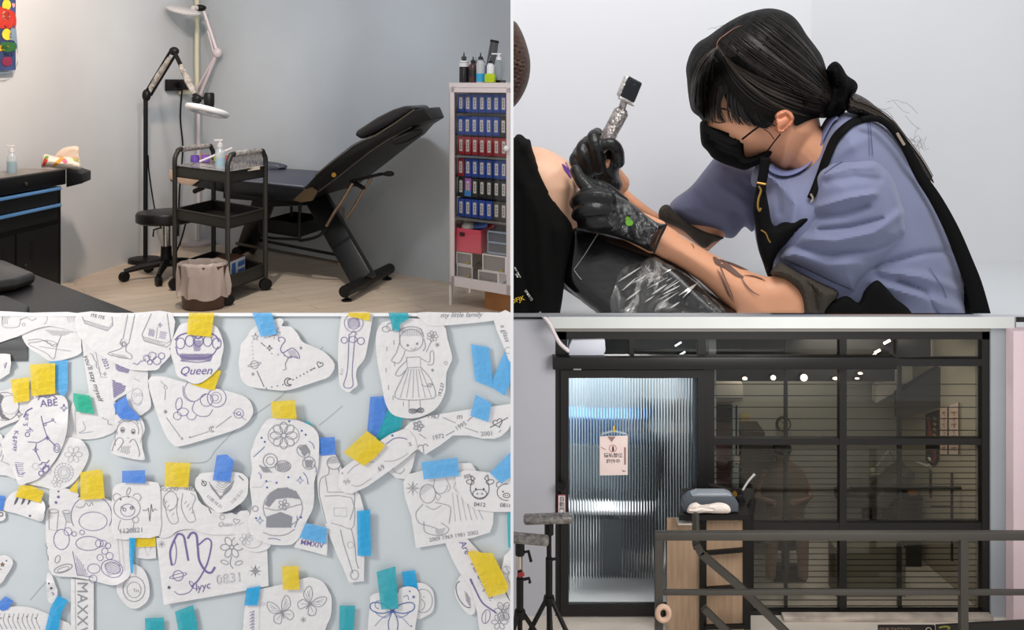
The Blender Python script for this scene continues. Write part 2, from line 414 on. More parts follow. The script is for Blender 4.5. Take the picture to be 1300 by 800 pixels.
# ---- tool cabinet
A = W(0, 228, 5.68); B = W(84, 215, 6.35); zt3 = EZ-.582; A.z = B.z = zt3
u = (B-A).normalized(); nn = Vector((-u.y, u.x, 0))     # nn points to the wall
L0 = 1.25; th = .31
cb = thing('tool_cabinet', (B.x-.2, B.y-.6, FT), 'black steel tool cabinet with two blue drawer pulls against the left wall', 'cabinet')
def CBp(s, t, z): return B-u*s+nn*t+Vector((0, 0, z))   # s back from the far end, t into the cabinet, z below the top
bk = M('#141415', .45, .1, spec=.25)
m = MB(); m.prism([CBp(.03, .02, -.11), CBp(L0, .02, -.11), CBp(L0, th, -.11), CBp(.03, th, -.11)], (0, 0, -(zt3-FT-.11)+.0)); m.build('body', bk, cb)
m = MB(); m.prism([CBp(0, 0, -.10), CBp(L0, 0, -.10), CBp(L0, th, -.10), CBp(0, th, -.10)], (0, 0, .10), bevel=.006); m.build('lid', bk, cb)
m = MB(); m.prism([CBp(.03, .02, 0.001), CBp(L0, .02, .001), CBp(L0, th-.02, .001), CBp(.03, th-.02, .001)], (0, 0, .004)); m.build('top_mat', M('#8e857c', .35, bump=.5, bscale=18, var=.2), cb)
# wedge handle at the far end
m = MB(); hp = [W(84, 214.5, 6.36), W(104, 221, 6.36), W(104, 233, 6.36), W(84, 238, 6.36)]
m.prism(hp, (-.05, .25, 0), bevel=.004); m.build('side_handle', bk, cb)
for (z0, z1) in ((.125, .215), (.235, .325)):
    m = MB(); m.prism([CBp(.075, .012, -z0), CBp(L0-.1, .012, -z0), CBp(L0-.1, .03, -z0), CBp(.075, .03, -z0)], (0, 0, -(z1-z0)))
    d = m.build('drawer', M('#202021', .4, .2), cb)
    m = MB(); m.bar(CBp(.07, -.004, -z0+.006), CBp(L0-.1, -.004, -z0+.006), .024, .02, bevel=.006); m.build('drawer_pull', M('#6fa8e2', .3, .2), d)
for k, (s0, s1) in enumerate(((.07, .50), (.52, .95))):
    m = MB(); m.prism([CBp(s0, .012, -.36), CBp(s1, .012, -.36), CBp(s1, .03, -.36), CBp(s0, .03, -.36)], (0, 0, -.44))
    d = m.build('door', M('#1e1e1f', .4, .2), cb)
    m = MB(); sh = .33 if k == 0 else .6; m.prism([CBp(sh, .009, -.42), CBp(sh+.035, .009, -.42), CBp(sh+.035, .02, -.42), CBp(sh, .02, -.42)], (0, 0, -.12)); m.build('door_handle', M('#050505', .5), d)
    if k == 0:
        m = MB(); m.lathe([(.012, 0), (.012, .006)], CBp(.42, .006, -.565), 12, rot=Vector((1, 0, 0)).to_track_quat('Z', 'Y').to_matrix()); m.build('lock', CHR, d)
m = MB(); m.lathe([(.013, 0), (.013, .006)], CBp(.44, -.008, -.05), 12, rot=Vector((1, 0, 0)).to_track_quat('Z', 'Y').to_matrix()); m.build('lock', CHR, cb)

def pump_bottle(x, y0, y1, w, D, label, liquid, group=None, low=True, name='pump_bottle'):
    """bottle between pixel rows y0 (top) and y1 (base), w px wide"""
    b = W(x, y1, D); r = w/2*D/F; H = (y1-y0)*D/F
    t = thing(name, b, label, 'bottle', group)
    m = MB(); m.lathe([(r*.94, 0), (r, .01), (r, H*.55), (r*.9, H*.62), (r*.5, H*.70), (r*.42, H*.74)], b, 16); m.build('body', M('#dfe6e8', .15, alpha=.45), t)
    m = MB(); m.lathe([(r*.88, .002), (r*.93, .01), (r*.93, H*.42)], b, 16); m.build('liquid', M(liquid, .2), t)
    m = MB(); m.lathe([(r*.55, H*.74), (r*.55, H*.86), (r*.25, H*.87), (r*.25, H*.93)], b, 12)
    m.box(b+Vector((-r*.3, 0, H*.96)), (r*1.7, r*.5, H*.06), bevel=r*.12); m.build('pump', WHT, t)
    return t
pump_bottle(15, 184, 220, 12, 6.05, 'clear pump bottle of blue liquid on the black tool cabinet', '#2f9db0')
# tissue bag with fruit print
bg = W(79, 214, 6.42)
t = thing('tissue_bag', bg, 'white tissue bag with fruit print and sheet sticking out on the tool cabinet', 'tissue pack')
m = MB(); dpt = m.inflate([(52, 212), (55, 197), (63, 197), (75, 200), (86, 199), (97, 203), (103, 210), (100, 216), (80, 215), (62, 212.5)], 6.42, T=.05, R=7, step=3, creases=[([(55, 205), (95, 209)], 3, .008)]); m.build('bag', M('#efe3d2', .5, bump=.3, bscale=20), t)
for c_, pl_ in (('#d2402f', [(53, 211), (56, 201), (61, 203), (57, 211)]), ('#7ba23c', [(56, 201), (58, 197.5), (62, 198), (61, 202)]), ('#e9a23a', [(66, 211), (70, 206), (78, 199), (82, 201), (74, 208), (70, 212)]), ('#e2788f', [(78, 203), (83, 201), (86, 206), (82, 208)]), ('#b8c23c', [(93, 201), (98, 202), (99, 205), (95, 204)])):
    m = MB(); P_, fs_, d_ = grid_poly(pl_, 2); m.add([W(x, y, dpt(x, y)-.002) for x, y in P_], fs_); m.build('fruit_print', M(c_, .5), t)
m = MB(); m.inflate([(70, 199), (76, 191), (84, 187), (99, 186), (99.5, 196), (101, 205), (90, 202), (80, 202)], 6.44, T=.015, R=4, step=3, creases=[([(75, 198), (92, 188)], 3, .006)]); m.build('tissue', M('#e6cfbb', .8), t)

# ---- black round stool on casters
sb = FP(213, 353); SD = sb.y
st = thing('swivel_stool', sb, 'round black swivel stool with chrome column on five casters beside the trolley', 'stool')
sv = M('#151414', .38, spec=.3, bump=.1, bscale=60)
zs = EZ-(268-HY)/F*SD
cs = Vector((W(211, 268, SD).x, SD, 0))
m = MB(); m.lathe([(.0, zs-.085), (.19, zs-.085), (.213, zs-.072), (.215, zs-.02), (.205, zs-.004), (.15, zs+.004), (0, zs+.006)], cs, 36); m.build('seat', sv, st)
m = MB(); m.lathe([(.03, zs-.3), (.03, zs-.11), (.055, zs-.1), (.055, zs-.085)], cs, 16); m.build('gas_lift', CHR, st)
m = MB(); m.lathe([(.045, FT+.09), (.05, FT+.12), (.04, FT+.17), (.038, zs-.26)], cs, 16); m.build('column', BLK, st)
m = MB(); m.tube([cs+Vector((-.03, -.03, zs-.12)), cs+Vector((-.07, -.06, zs-.13)), cs+Vector((-.075, -.06, zs-.18))], .006); m.build('lever', BLK, st)
for k in range(5):
    a = math.radians(200+72*k+8); e = Vector((math.cos(a)*.29, math.sin(a)*.29, 0))
    m = MB(); m.tube([cs+Vector((0, 0, FT+.12)), cs+e*.6+Vector((0, 0, FT+.10)), cs+e+Vector((0, 0, FT+.075))], [.032, .024, .018], 8); l = m.build('base_arm', BLK, st)
    m = MB(); R_ = Matrix.Rotation(a+.5, 3, 'Z') @ Matrix.Rotation(math.pi/2, 3, 'X')
    m.lathe([(.02, -.02), (.036, -.018), (.036, -.004), (.01, 0), (.036, .004), (.036, .018), (.02, .02)], cs+e+Vector((0, 0, FT+.037)), 16, rot=R_); m.build('caster', BLK, l)

# ---- articulated lamps
def arm_bar(mb, a, b, r, mi=0): mb.tube([a, b], r, 8, mi)
def ring_lamp(c, rx, tilt, t, mat, yaw=0):
    R_ = Matrix.Rotation(tilt, 3, 'Y') @ Matrix.Rotation(yaw, 3, 'X')
    m = MB(); m.tube([c+R_ @ Vector((math.cos(a)*rx*.82, math.sin(a)*rx*.82, 0)) for a in [2*math.pi*k/32 for k in range(32)]], rx*.2, 10, closed=True, flat=.7)
    m.bar(c+R_ @ Vector((-rx*.8, 0, 0)), c+R_ @ Vector((rx*.8, 0, 0)), rx*.35, .012); o = m.build('lamp_ring', mat, t)
    m = MB(); m.lathe([(rx*.62, -.006), (rx*.62, .002)], c, 24, rot=R_); m.build('lens', M('#b9bfc4', .1, alpha=.5), t)
    return o
base = FP(183, 333); LD = base.y
t = thing('magnifier_lamp', base, 'black floor magnifier lamp with folded spring arm and white ring head above the trolley', 'lamp')
m = MB(); m.lathe([(.12, 0), (.125, .01), (.12, .035), (.05, .045)], base, 32); m.build('base', BLKM, t)
e1 = W(186, 121, LD); m = MB(); m.tube([base+Vector((.01, 0, .03)), W(185, 124, LD)], .018, 10); m.build('pole', BLK, t)
e2 = W(221, 65, LD-.1); e3 = W(250, 126, LD-.25)
m = MB(); arm_bar(m, e1+Vector((-.01, 0, .02)), e2+Vector((-.03, 0, 0)), .011); arm_bar(m, e1+Vector((.035, 0, -.0)), e2+Vector((.01, 0, -.03)), .011); m.ell(e1, (.035, .03, .05)); m.ell(e2, (.04, .03, .035)); m.build('lower_arm', BLK, t)
m = MB(); m.tube([e1.lerp(e2, .15), e1.lerp(e2, .5), e1.lerp(e2, .85)], [.02, .026, .02], 8); m.build('arm_wrap', M('#aaa49c', .25, bump=1, bscale=30, var=.5, vscale=30), t)
m = MB(); arm_bar(m, e2, e3, .017); m.ell(e3, (.04, .03, .04)); m.build('upper_arm', BLK, t)
m = MB(); m.tube([e2.lerp(e3, .3), e2.lerp(e3, .6), e2.lerp(e3, .9)], [.02, .028, .022], 8); m.build('arm_wrap', M('#aaa49c', .25, bump=1, bscale=30, var=.5, vscale=30), t)
rc = W(263, 141, LD-.3)
hd = MB(); hd.lathe([(.036, 0), (.04, .03), (.04, .1), (.03, .112)], W(265.5, 136, LD-.32), 16); hd.tube([e3, W(260, 124, LD-.3)], .012); hd.build('lamp_head', BLK, t)
ring_lamp(rc, .17, math.radians(12), t, M('#fbfbfb', .3), math.radians(-12))
# power cable of the black lamp
m = MB(); m.tube(cat([W(188, 197, LD+.02), W(190, 225, LD+.03), W(200, 280, LD+.25), W(215, 300, LD+.3)], 5), .006, 6); m.build('cable', BLK, t)

base = FP(252, 311); LD = base.y
t = thing('floor_lamp', base, 'white floor lamp with zigzag arm raised beside the corner conduit', 'lamp')
wl = M('#cfc3c4', .35)
m = MB(); m.lathe([(.145, 0), (.15, .012), (.145, .03), (.03, .04)], base, 32); m.build('base', wl, t)
p1 = W(250, 117, LD); m = MB(); m.tube([base, W(252, 130, LD)], .016, 10); m.build('pole', wl, t)
p2 = W(276, 67, LD-.1); p3 = W(258, 12, LD-.1)
m = MB(); arm_bar(m, W(251, 128, LD), p2, .014); arm_bar(m, W(247, 118, LD), p2, .012); m.ell(p2, (.04, .03, .045)); m.build('lower_arm', wl, t)
m = MB(); arm_bar(m, p2, p3, .016); arm_bar(m, p2+Vector((-.03, -.01, .0)), p2.lerp(p3, .5)+Vector((-.02, -.01, 0)), .007); m.build('upper_arm', wl, t)
m = MB(); m.ell(W(254, 10, LD-.12), (.055, .04, .03)); m.build('joint', BLK, t)
m = MB(); m.lathe([(.0, -.012), (.14, -.012), (.145, 0), (.12, .012), (0, .014)], W(233, 13, LD-.3), 28, rot=Matrix.Rotation(math.radians(14), 3, 'Y') @ Matrix.Rotation(math.radians(9), 3, 'X')); m.tube([W(245, 10, LD-.2), W(253, 10, LD-.12)], .02); m.build('lamp_shade', M('#d9d2cd', .4), t)

# conduit in the corner, with elbow to the outlet
cd_ = MB(); cm = M('#d6d0b0', .5)
k1 = W(250, -30, 8.5); k2 = W(250, 114, 8.5); k3 = raypl(228, 117, PL[0]-PL[1]*.03, PL[1])
cd_.tube([k1, k2, k2+Vector((0, 0, -.02)), k3], .02, 8); tag(cd_.build('wall_conduit', cm), 'cream cable conduit running down the room corner to the black outlet', 'conduit')
kk = raypl(226, 108, PL[0]-PL[1]*.025, PL[1])
t = thing('power_outlet', kk, 'black power outlet on the left wall beside the corner conduit', 'outlet')
m = MB(); Rw = Matrix((dl.to_3d(), PL[1], Vector((0, 0, 1)))).transposed(); m.box(kk, (.36, .04, .10), rot=Rw, bevel=.006); m.build('plate', BLKM, t)
m = MB(); m.box(kk-PL[1]*.04+Vector((.02, 0, -.0)), (.1, .06, .06), rot=Rw, bevel=.006); m.build('plug', BLK, t)
m = MB(); m.tube(cat([raypl(231, 113, PL[0]-PL[1]*.06, PL[1]), raypl(229, 150, PL[0]-PL[1]*.05, PL[1]), raypl(232, 190, PL[0]-PL[1]*.06, PL[1]), raypl(228, 240, PL[0]-PL[1]*.06, PL[1]), raypl(226, 300, PL[0]-PL[1]*.06, PL[1])], 6), .008, 6)
tag(m.build('outlet_cord', BLK), 'thin black cord hanging from the black outlet behind the stool', 'cord')
m = MB(); m.tube(cat([FP(238, 290)*0+W(236, 283, 7.6), W(228, 310, 7.6), FP(215, 334), FP(200, 335), FP(178, 325), W(166, 314, 7.9), FP(165, 331)], 6), .007, 6)
tag(m.build('lamp_cord', BLK), 'black cord looped on the floor behind the round lamp base', 'cord')
m = MB(); m.tube([raypl(463, 246, PR[0]-PR[1]*-.03, PR[1]), raypl(474, 290, PR[0]-PR[1]*-.03, PR[1]), raypl(487, 347, PR[0]-PR[1]*-.03, PR[1])], .012, 6)
tag(m.build('white_cable', M('#b9c3cc', .5)), 'pale cable running down the back wall behind the reclining bed', 'cable')

# painting on the left wall
pc = [raypl(x, y, PL[0]-PL[1]*.05, PL[1]) for x, y in ((-60, -40), (20, -30), (20, 89), (-60, 93))]
t = thing('canvas_painting', pc[2], 'bright cartoonish canvas with a red van and yellow blobs on the left wall', 'painting')
m = MB(); m.prism(pc, PL[1]*.045); m.build('canvas', M('#3a4a78', .6, var=.5, vscale=6), t)
def onc(poly, col, nm):
    m = MB(); P_, fs_, d_ = grid_poly([tuple(p) for p in cat(poly, 4, True)], 3); m.add([raypl(x, y, PL[0]-PL[1]*.054, PL[1]) for x, y in P_], fs_); m.build(nm, M(col, .6, var=.15, vscale=20), t)
onc([(-20, 92), (19.6, 88), (19.6, 55), (12, 50), (14, 36), (19.6, 30), (19.6, 88)], '#7f93a8', 'sky_patch')
onc([(-8, 9), (14, 13), (20, 20), (20, 34), (13, 36), (-8, 33)], '#c43426', 'red_van')
onc([(4, 15), (12, 16), (12, 25), (4, 24)], '#e8b89a', 'van_window')
onc([(3, 5), (6, 0), (12, 1), (14, 7), (11, 12), (4, 11)], '#ead23a', 'yellow_blob'); onc([(3, 41), (8, 36), (14, 40), (15, 47), (10, 51), (4, 48)], '#ead23a', 'yellow_blob')
onc([(2, 54), (20, 55), (20, 63), (10, 66), (2, 63)], '#2f6b35', 'green_shape'); onc([(-8, 58), (10, 58), (9, 63), (-8, 65)], '#e3b52c', 'yellow_blob')
onc([(4, 74), (10, 72), (15, 75), (14, 82), (7, 84), (3, 80)], '#8c2a4d', 'maroon_blob'); onc([(15, 5), (18, 4), (19, 7), (17, 10)], '#e0a0a8', 'pink_heart')
onc([(5, 33), (8, 30), (11, 33), (8, 37)], '#332626', 'wheel')
m = MB(); 
for l_ in ([(6, 66), (7, 71)], [(8, 66), (9, 71)], [(11, 67), (11, 71), (13, 70)], [(15, 66), (15, 71), (17, 69)]):
    m.ribbon(l_, 1.1, lambda x, y: raypl(x, y, PL[0]-PL[1]*.056, PL[1]).y)
m.build('scribbled_letters', M('#1c2c4c', .6), t)

# ---- trolley
TA, TB, TC, TD = (Vector((W(x, 300, d).x, d, 0)) for x, d in ((222, 6.6), (289, 6.15), (337, 6.6), (271, 7.1)))
tr = thing('utility_trolley', Vector(((TB.x+TD.x)/2, (TB.y+TD.y)/2, FT)), 'dark grey three-tier trolley with film-wrapped top tray in front of the bed', 'trolley')
tm = M('#33302b', .45, .3)
def Z(y, D): return EZ-(y-HY)/F*D
zr = Z(219, 6.15)
def zup(p, z): return Vector((p.x, p.y, z))
hA = zr+.10
for (a, b, ya, nmz) in ((TA, TD, 0, 0), (TB, TC, 0, 0)):
    a_ = zup(a, FT+.09); b_ = zup(b, FT+.09); top_ = zr+.115
    pts = [a_, zup(a, zr-.02), zup(a, zr+.05), zup(a.lerp(b, .06), zr+.095), zup(a.lerp(b, .16), top_), zup(a.lerp(b, .84), top_), zup(a.lerp(b, .94), zr+.095), zup(b, zr+.05), zup(b, zr-.02), b_]
    m = MB(); m.tube([pts[0]]+cat(pts[1:-1], 4)+[pts[-1]], .017, 10); m.build('frame', tm, tr)
    m = MB(); m.tube([pts[4], pts[5]], .021, 10); m.build('handle_wrap', M('#a39d96', .25, bump=1, bscale=40, var=.6, vscale=40), tr)
def tray(ztop, h, name='tray', mat=tm, wall=.006):
    c = (TA+TB+TC+TD)/4; P = [p.lerp(c, .02) for p in (TA, TB, TC, TD)]
    m = MB(); m.prism([zup(p, ztop-h) for p in P], (0, 0, .008))
    for i in range(4):
        a, b = P[i], P[(i+1) % 4]; n = (c-(a+b)/2).normalized()*wall
        m.prism([zup(a, ztop-h), zup(b, ztop-h), zup(b+n, ztop-h), zup(a+n, ztop-h)], (0, 0, h))
        m.tube([zup(a, ztop), zup(b, ztop)], .006, 6)
    return m.build(name, mat, tr)
tray(zr, .075); tray(Z(277, 6.15), .075); tray(Z(352, 6.15), .09)
# film over the top tray
m = MB(); cc = (TA+TB+TC+TD)/4; n_ = 18; vs = []; fs = []
for i in range(n_+1):
    for j in range(n_+1):
        a = i/n_; b = j/n_; p = TA.lerp(TD, b).lerp(TB.lerp(TC, b), a)
        e = 1-max(abs(a-.5), abs(b-.5))*2
        vs.append(zup(p.lerp(cc, -.02), zr+.006+.02*noise.noise((a*5, b*5, 1))*min(1, e*4)-.0+.03*(1-min(1, e*5))*0+abs(noise.noise((a*11, b*9, 4)))*.02*min(1, e*4)))
for i in range(n_):
    for j in range(n_): fs.append((i*(n_+1)+j, (i+1)*(n_+1)+j, (i+1)*(n_+1)+j+1, i*(n_+1)+j+1))
m.add(vs, fs); m.build('plastic_film', M('#a5a09e', .12, bump=1, bscale=35, var=.8, vscale=30, metal=.3), tr)
# handle curtain film on the right side
m = MB(); vs = []; fs = []
for i in range(13):
    for j in range(7):
        a = .08+.84*i/12; p = TB.lerp(TC, a); vs.append(zup(p, zr+.1-.09*j/6)+Vector((.006*noise.noise((i*.9, j*.9, 2)), .012*noise.noise((i*.7, j*.8, 7)), 0)))
for i in range(12):
    for j in range(6): fs.append((i*7+j, i*7+7+j, i*7+8+j, i*7+j+1))
m.add(vs, fs); m.build('plastic_film', M('#9a9490', .15, bump=1, bscale=30, var=.5, vscale=35, alpha=.75), tr)
for p in (TA, TB, TC, TD):
    m = MB(); m.lathe([(.02, -.02), (.042, -.018), (.042, -.003), (.012, 0), (.042, .003), (.042, .018), (.02, .02)], zup(p, FT+.043), 16, rot=Matrix.Rotation(.6, 3, 'Z') @ Matrix.Rotation(math.pi/2, 3, 'X')); m.build('caster', BLK, tr)
# small things on the top tray
def tp(a, b): return TA.lerp(TD, b).lerp(TB.lerp(TC, b), a)
for (a, b, c_, lab) in ((.12, .35, '#6f4fb0', 'purple'), (.22, .5, '#8a62c4', 'lilac'), (.3, .72, '#cfd23a', 'yellow'), (.5, .66, '#c0524a', 'red'), (.12, .6, '#c98a76', 'pink')):
    p = tp(a, b); m = MB(); m.lathe([(.03, 0), (.032, .02), (.028, .045), (.03, .048)], zup(p, zr+.02), 14)
    tag(m.build('ink_cup', M(c_, .4, var=.2, vscale=40)), '%s ink cup under the film on the trolley top' % lab, 'ink cup', None)
m = MB(); m.tube([zup(tp(.25, .3), zr+.03), zup(tp(.55, .75), zr+.12)], .008, 8); tag(m.build('tattoo_needle_tube', M('#e8e6e6', .3)), 'white thin tube leaning in the trolley top tray', 'tube')
bp = tp(.78, .32); pump_bottle(279.5, 176.5, 217, 13, bp.y, 'clear foam pump bottle of blue liquid standing on the trolley', '#39a9c9')
m = MB(); m.prism([W(293, 217, 6.25), W(330, 211, 6.5), W(330, 215, 6.5), W(293, 221, 6.25)], (-.05, .05, 0)); tag(m.build('wooden_stick', M('#d9cbb8', .6)), 'pale flat strip tucked along the right rim of the trolley', 'strip')
# glove box on the lowest tray
g0 = W(292, 362, 6.36); g1 = W(311, 356, 6.6)
t = thing('glove_box', (g0+g1)/2, 'white and blue glove box with brown opening on the lowest trolley tray', 'box')
zb_ = Z(352, 6.15)-.075; g0.z = g1.z = zb_; gd = Vector((-.16, .10, 0)); H_ = Z(330, 6.45)-zb_
m = MB(); m.prism([g0, g1, g1+gd, g0+gd], (0, 0, H_)); m.build('carton', M('#dcdfe6', .5), t)
m = MB(); e_ = (g1-g0).normalized(); nb = Vector((e_.y, -e_.x, 0))*.003
for (s0, s1, h0, h1) in ((.1, .35, .3, .9), (.5, .95, .15, .45), (.5, .95, .6, .85)):
    a = g0.lerp(g1, s0)+nb; b = g0.lerp(g1, s1)+nb; m.add([a+Vector((0, 0, H_*h0)), b+Vector((0, 0, H_*h0)), b+Vector((0, 0, H_*h1)), a+Vector((0, 0, H_*h1))], [(0, 1, 2, 3)])
m.build('blue_print', M('#4b74ad', .5), t)
m = MB(); m.prism([p+Vector((0, 0, H_+.001)) for p in (g0, g1, g1+gd, g0+gd)], (0, 0, .004)); m.build('brown_flap', M('#6b4025', .7), t)

# ---- waste bin with clear liner
bb = FP(258, 391); t = thing('waste_bin', bb, 'small brown waste bin lined with a translucent bag in front of the trolley', 'waste bin'); BD = bb.y
m = MB(); m.lathe([(.115, 0), (.125, .01), (.145, .25), (.15, .28), (.143, .28), (.12, .02)], bb, 4*6, sx=1.05, sy=.8); m.build('bin', M('#4a3226', .4), t)
m = MB(); vs = []; fs = []; K = 48
for j, (r, z) in enumerate(((.12, .19), (.142, .30), (.152, .288), (.158, .22), (.165, .15), (.172, .085))):
    for k in range(K):
        a = 2*math.pi*k/K; wv = .012*noise.noise((math.cos(a)*4, math.sin(a)*4, j*.4))*(1+j*.5)+(.008 if j > 2 else .002)*math.sin(a*11+j*.6)
        sag = .035*noise.noise((math.cos(a)*2, math.sin(a)*2, 9)) if j >= 4 else .01*noise.noise((math.cos(a)*3, math.sin(a)*3, 3))
        vs.append(bb+Vector((math.cos(a)*(r+wv), math.sin(a)*(r+wv)*.8, z+sag)))
for j in range(5):
    for k in range(K): fs.append((j*K+k, j*K+(k+1) % K, (j+1)*K+(k+1) % K, (j+1)*K+k))
m.add(vs, fs); m.build('bin_liner', M('#e0ccc0', .25, bump=.6, bscale=14, alpha=.5), t)

# ---- reclining tattoo bed
ax = Vector((.825, -.565, 0)); wv = Vector((.26, .965, 0)); P0 = Vector((-1.466, 6.64, 0)); nP = Vector((.565, .825, 0))
bd = thing('reclining_bed', Vector((-1.4, 7.0, FT)), 'black adjustable tattoo bed with raised backrest and grey-blue seat along the wall', 'treatment bed')
def NP(x, y, off=0): return raypl(x, y, P0+wv*off, nP)
vb = M('#131211', .4, spec=.3, bump=.08, bscale=50); vs_ = M('#4b4e5c', .45, bump=.1, bscale=50); vs2 = M('#1b1b1e', .4)
# seat: lighter vinyl top, dark side
def cushion(poly, wid, name, mtop, rise=.0, bev=.02):
    m = MB(); m.prism([NP(x, y) for x, y in poly], wv*wid+Vector((0, 0, rise)), 0, bevel=bev)
    o = m.build(name, [mtop, mtop], bd); return o
cushion([(283, 229), (334, 233), (386, 238.5), (388, 242), (383, 257), (340, 254), (284, 246)], .78, 'seat_cushion', vs2, .02)
m = MB(); pp = [NP(284, 228.5), NP(334, 232.5), NP(385, 237.5)]; m.prism([p+Vector((0, 0, -.012)) for p in pp]+[p+Vector((0, 0, .004)) for p in pp[::-1]], wv*.78+Vector((0, 0, .02)), bevel=.004)
m.build('seat_cover', vs_, bd)
cushion([(213, 215), (250, 221), (284, 227), (284, 245), (240, 236), (215, 231)], .78, 'leg_cushion', vs2, .02)
m = MB(); pp = [NP(222, 216), NP(284, 226.5)]; m.prism([p+Vector((0, 0, -.01)) for p in pp]+[p+Vector((0, 0, .006)) for p in pp[::-1]], wv*.78+Vector((0, 0, .02)), bevel=.004)
m.build('leg_cover', vs_, bd)
m = MB(); m.tube([NP(284, 228), NP(334, 232), NP(386, 237)], .006, 6); m.build('piping', M('#8d8f98', .3), bd)
m = MB(); m.inflate([(300, 209), (303, 205), (330, 204), (355, 207), (365, 212), (350, 220), (310, 222)], 7.75, T=.05, R=8, step=4); m.build('leg_roll', vs_, bd)
bk_ = [(386, 238), (400, 223), (419, 207), (447, 185.5), (458, 179.5), (477, 172.5), (491, 163), (505, 155), (526, 139.5), (538, 137), (550, 151), (522.6, 161), (491, 178), (470, 192), (438, 218), (407, 242), (396, 251), (389, 247)]
m = MB(); bmx = bmesh.new(); hx = NP(388, 242)
def wfar(p):
    s_ = (p-hx).dot(ax); return .74 if s_ < .72 else max(.16, .74-1.2*(s_-.72))
va = [bmx.verts.new(NP(x, y)) for x, y in bk_]; vb2 = [bmx.verts.new(NP(x, y)+wv*wfar(NP(x, y))) for x, y in bk_]
bmx.faces.new(va); bmx.faces.new(vb2[::-1])
for i in range(len(va)): bmx.faces.new((va[i], vb2[i], vb2[(i+1) % len(va)], va[(i+1) % len(va)]))
bmesh.ops.recalc_face_normals(bmx, faces=bmx.faces); bmesh.ops.bevel(bmx, geom=bmx.edges[:], offset=.012, segments=3, affect='EDGES', profile=.5, clamp_overlap=True); bmx.verts.index_update()
m.add([v.co.copy() for v in bmx.verts], [tuple(v.index for v in f.verts) for f in bmx.faces]); bmx.free(); m.build('backrest', vb, bd)
m = MB(); m.tube([NP(x, y, -.004) for x, y in ((400, 223), (419, 206.5), (447, 184.8), (458, 178.8), (477, 171.8), (505, 154), (526, 139))], .004, 6); m.build('piping', M('#5f5544', .5), bd)
m = MB(); m.tube([NP(x, y, -.004) for x, y in ((405, 243), (438, 218), (470, 192.5), (491, 178.5), (522.6, 161.5))], .003, 6); m.build('board_seam', M('#4a4238', .5), bd)
hr = [(450, 172), (452, 166), (459, 161.5), (478, 149), (498, 139), (512, 134.6), (522, 134.3), (526.5, 138), (516, 145), (491, 160.5), (477, 168.5), (458, 177)]
m = MB(); m.prism([NP(x, y, .08) for x, y in hr], wv*.30, bevel=.02); m.build('headrest', M('#1e1d1d', .3, bump=.08, bscale=50), bd)
# face hole in the underside board: a dark oval rim
uP = NP(438, 218); u1 = NP(550, 151); ud = (u1-uP).normalized()
def UB(s, w_): return uP+ud*s+wv*w_
nU = ud.cross(wv).normalized(); nU = nU if nU.z < 0 else -nU
cn = raypl(518, 174, uP+nU*.004, nU)
m = MB(); m.tube([cn+ud*math.cos(a)*.11+wv*math.sin(a)*.16 for a in [2*math.pi*k/24 for k in range(24)]], .008, 6, closed=True); m.add([cn+ud*math.cos(2*math.pi*k/24)*.105+wv*math.sin(2*math.pi*k/24)*.155+nU*.001 for k in range(24)], [tuple(range(24))]); m.build('face_hole', M('#060606', .6), bd)
cb_ = NP(424, 222, -.01); m = MB(); m.lathe([(.016, -.006), (.016, .006)], cb_, 12, rot=Matrix.Rotation(math.pi/2, 3, 'X')); m.build('brass_eyelet', M('#b98a3a', .3, 1), bd)
# hinge plates
m = MB(); m.prism([NP(386, 241, -.03), NP(395, 238, -.03), NP(402, 243, -.03), (NP(396, 255, -.03)), NP(383, 257, -.03), NP(372, 254, -.03)], wv*.02); m.build('hinge_plate', M('#8a7357', .3, .7), bd)
# mechanism
def rod(a, b, r, name, mat): m = MB(); m.tube([a, b], r, 8); return m.build(name, mat, bd)
rod(NP(414.5, 287, .05), NP(448, 232, .05), .011, 'gas_strut', M('#9c8c7c', .25, 1)); rod(NP(441, 277, .22), NP(473, 223, .22), .010, 'gas_strut', M('#9c8c7c', .25, 1))
m = MB(); m.bar(NP(446, 230, .1), NP(484, 221, .1), .04, .02); m.bar(NP(446, 230, .1), NP(462, 239, .1), .03, .02); m.build('bracket', BLKM, bd)
m = MB(); m.tube([NP(476, 221.5, .1), NP(489, 221, .1)], .006, 6); m.tube([NP(488, 221, .1), NP(491, 220.6, .1), NP(497, 220.6, .1), NP(499, 221, .1)], [.012, .018, .018, .012], 8); m.build('lever', BLK, bd)
# front leg column with foot bar
fa = FP(437, 384)+Vector((0, 0, .07)); fb = FP(495, 353)+Vector((0, 0, .07))
m = MB(); m.tube([fa, fb], .04, 12); m.build('foot_bar', BLK, bd)
for p in (fa.lerp(fb, .05), fa.lerp(fb, .93)):
    m = MB(); m.lathe([(.035, 0), (.035, .01), (.012, .02), (.012, .05)], zup(p, FT), 14); m.build('levelling_foot', BLK, bd)
lm = fa.lerp(fb, .42); lt = NP(392, 250, .4)
m = MB(); m.bar(lm, Vector((NP(396, 252, .35).x, NP(396, 252, .35).y, NP(396, 250).z)), .16, .10, up=(0, 1, 0), bevel=.008); m.build('leg_column', M('#171717', .4, .2), bd)
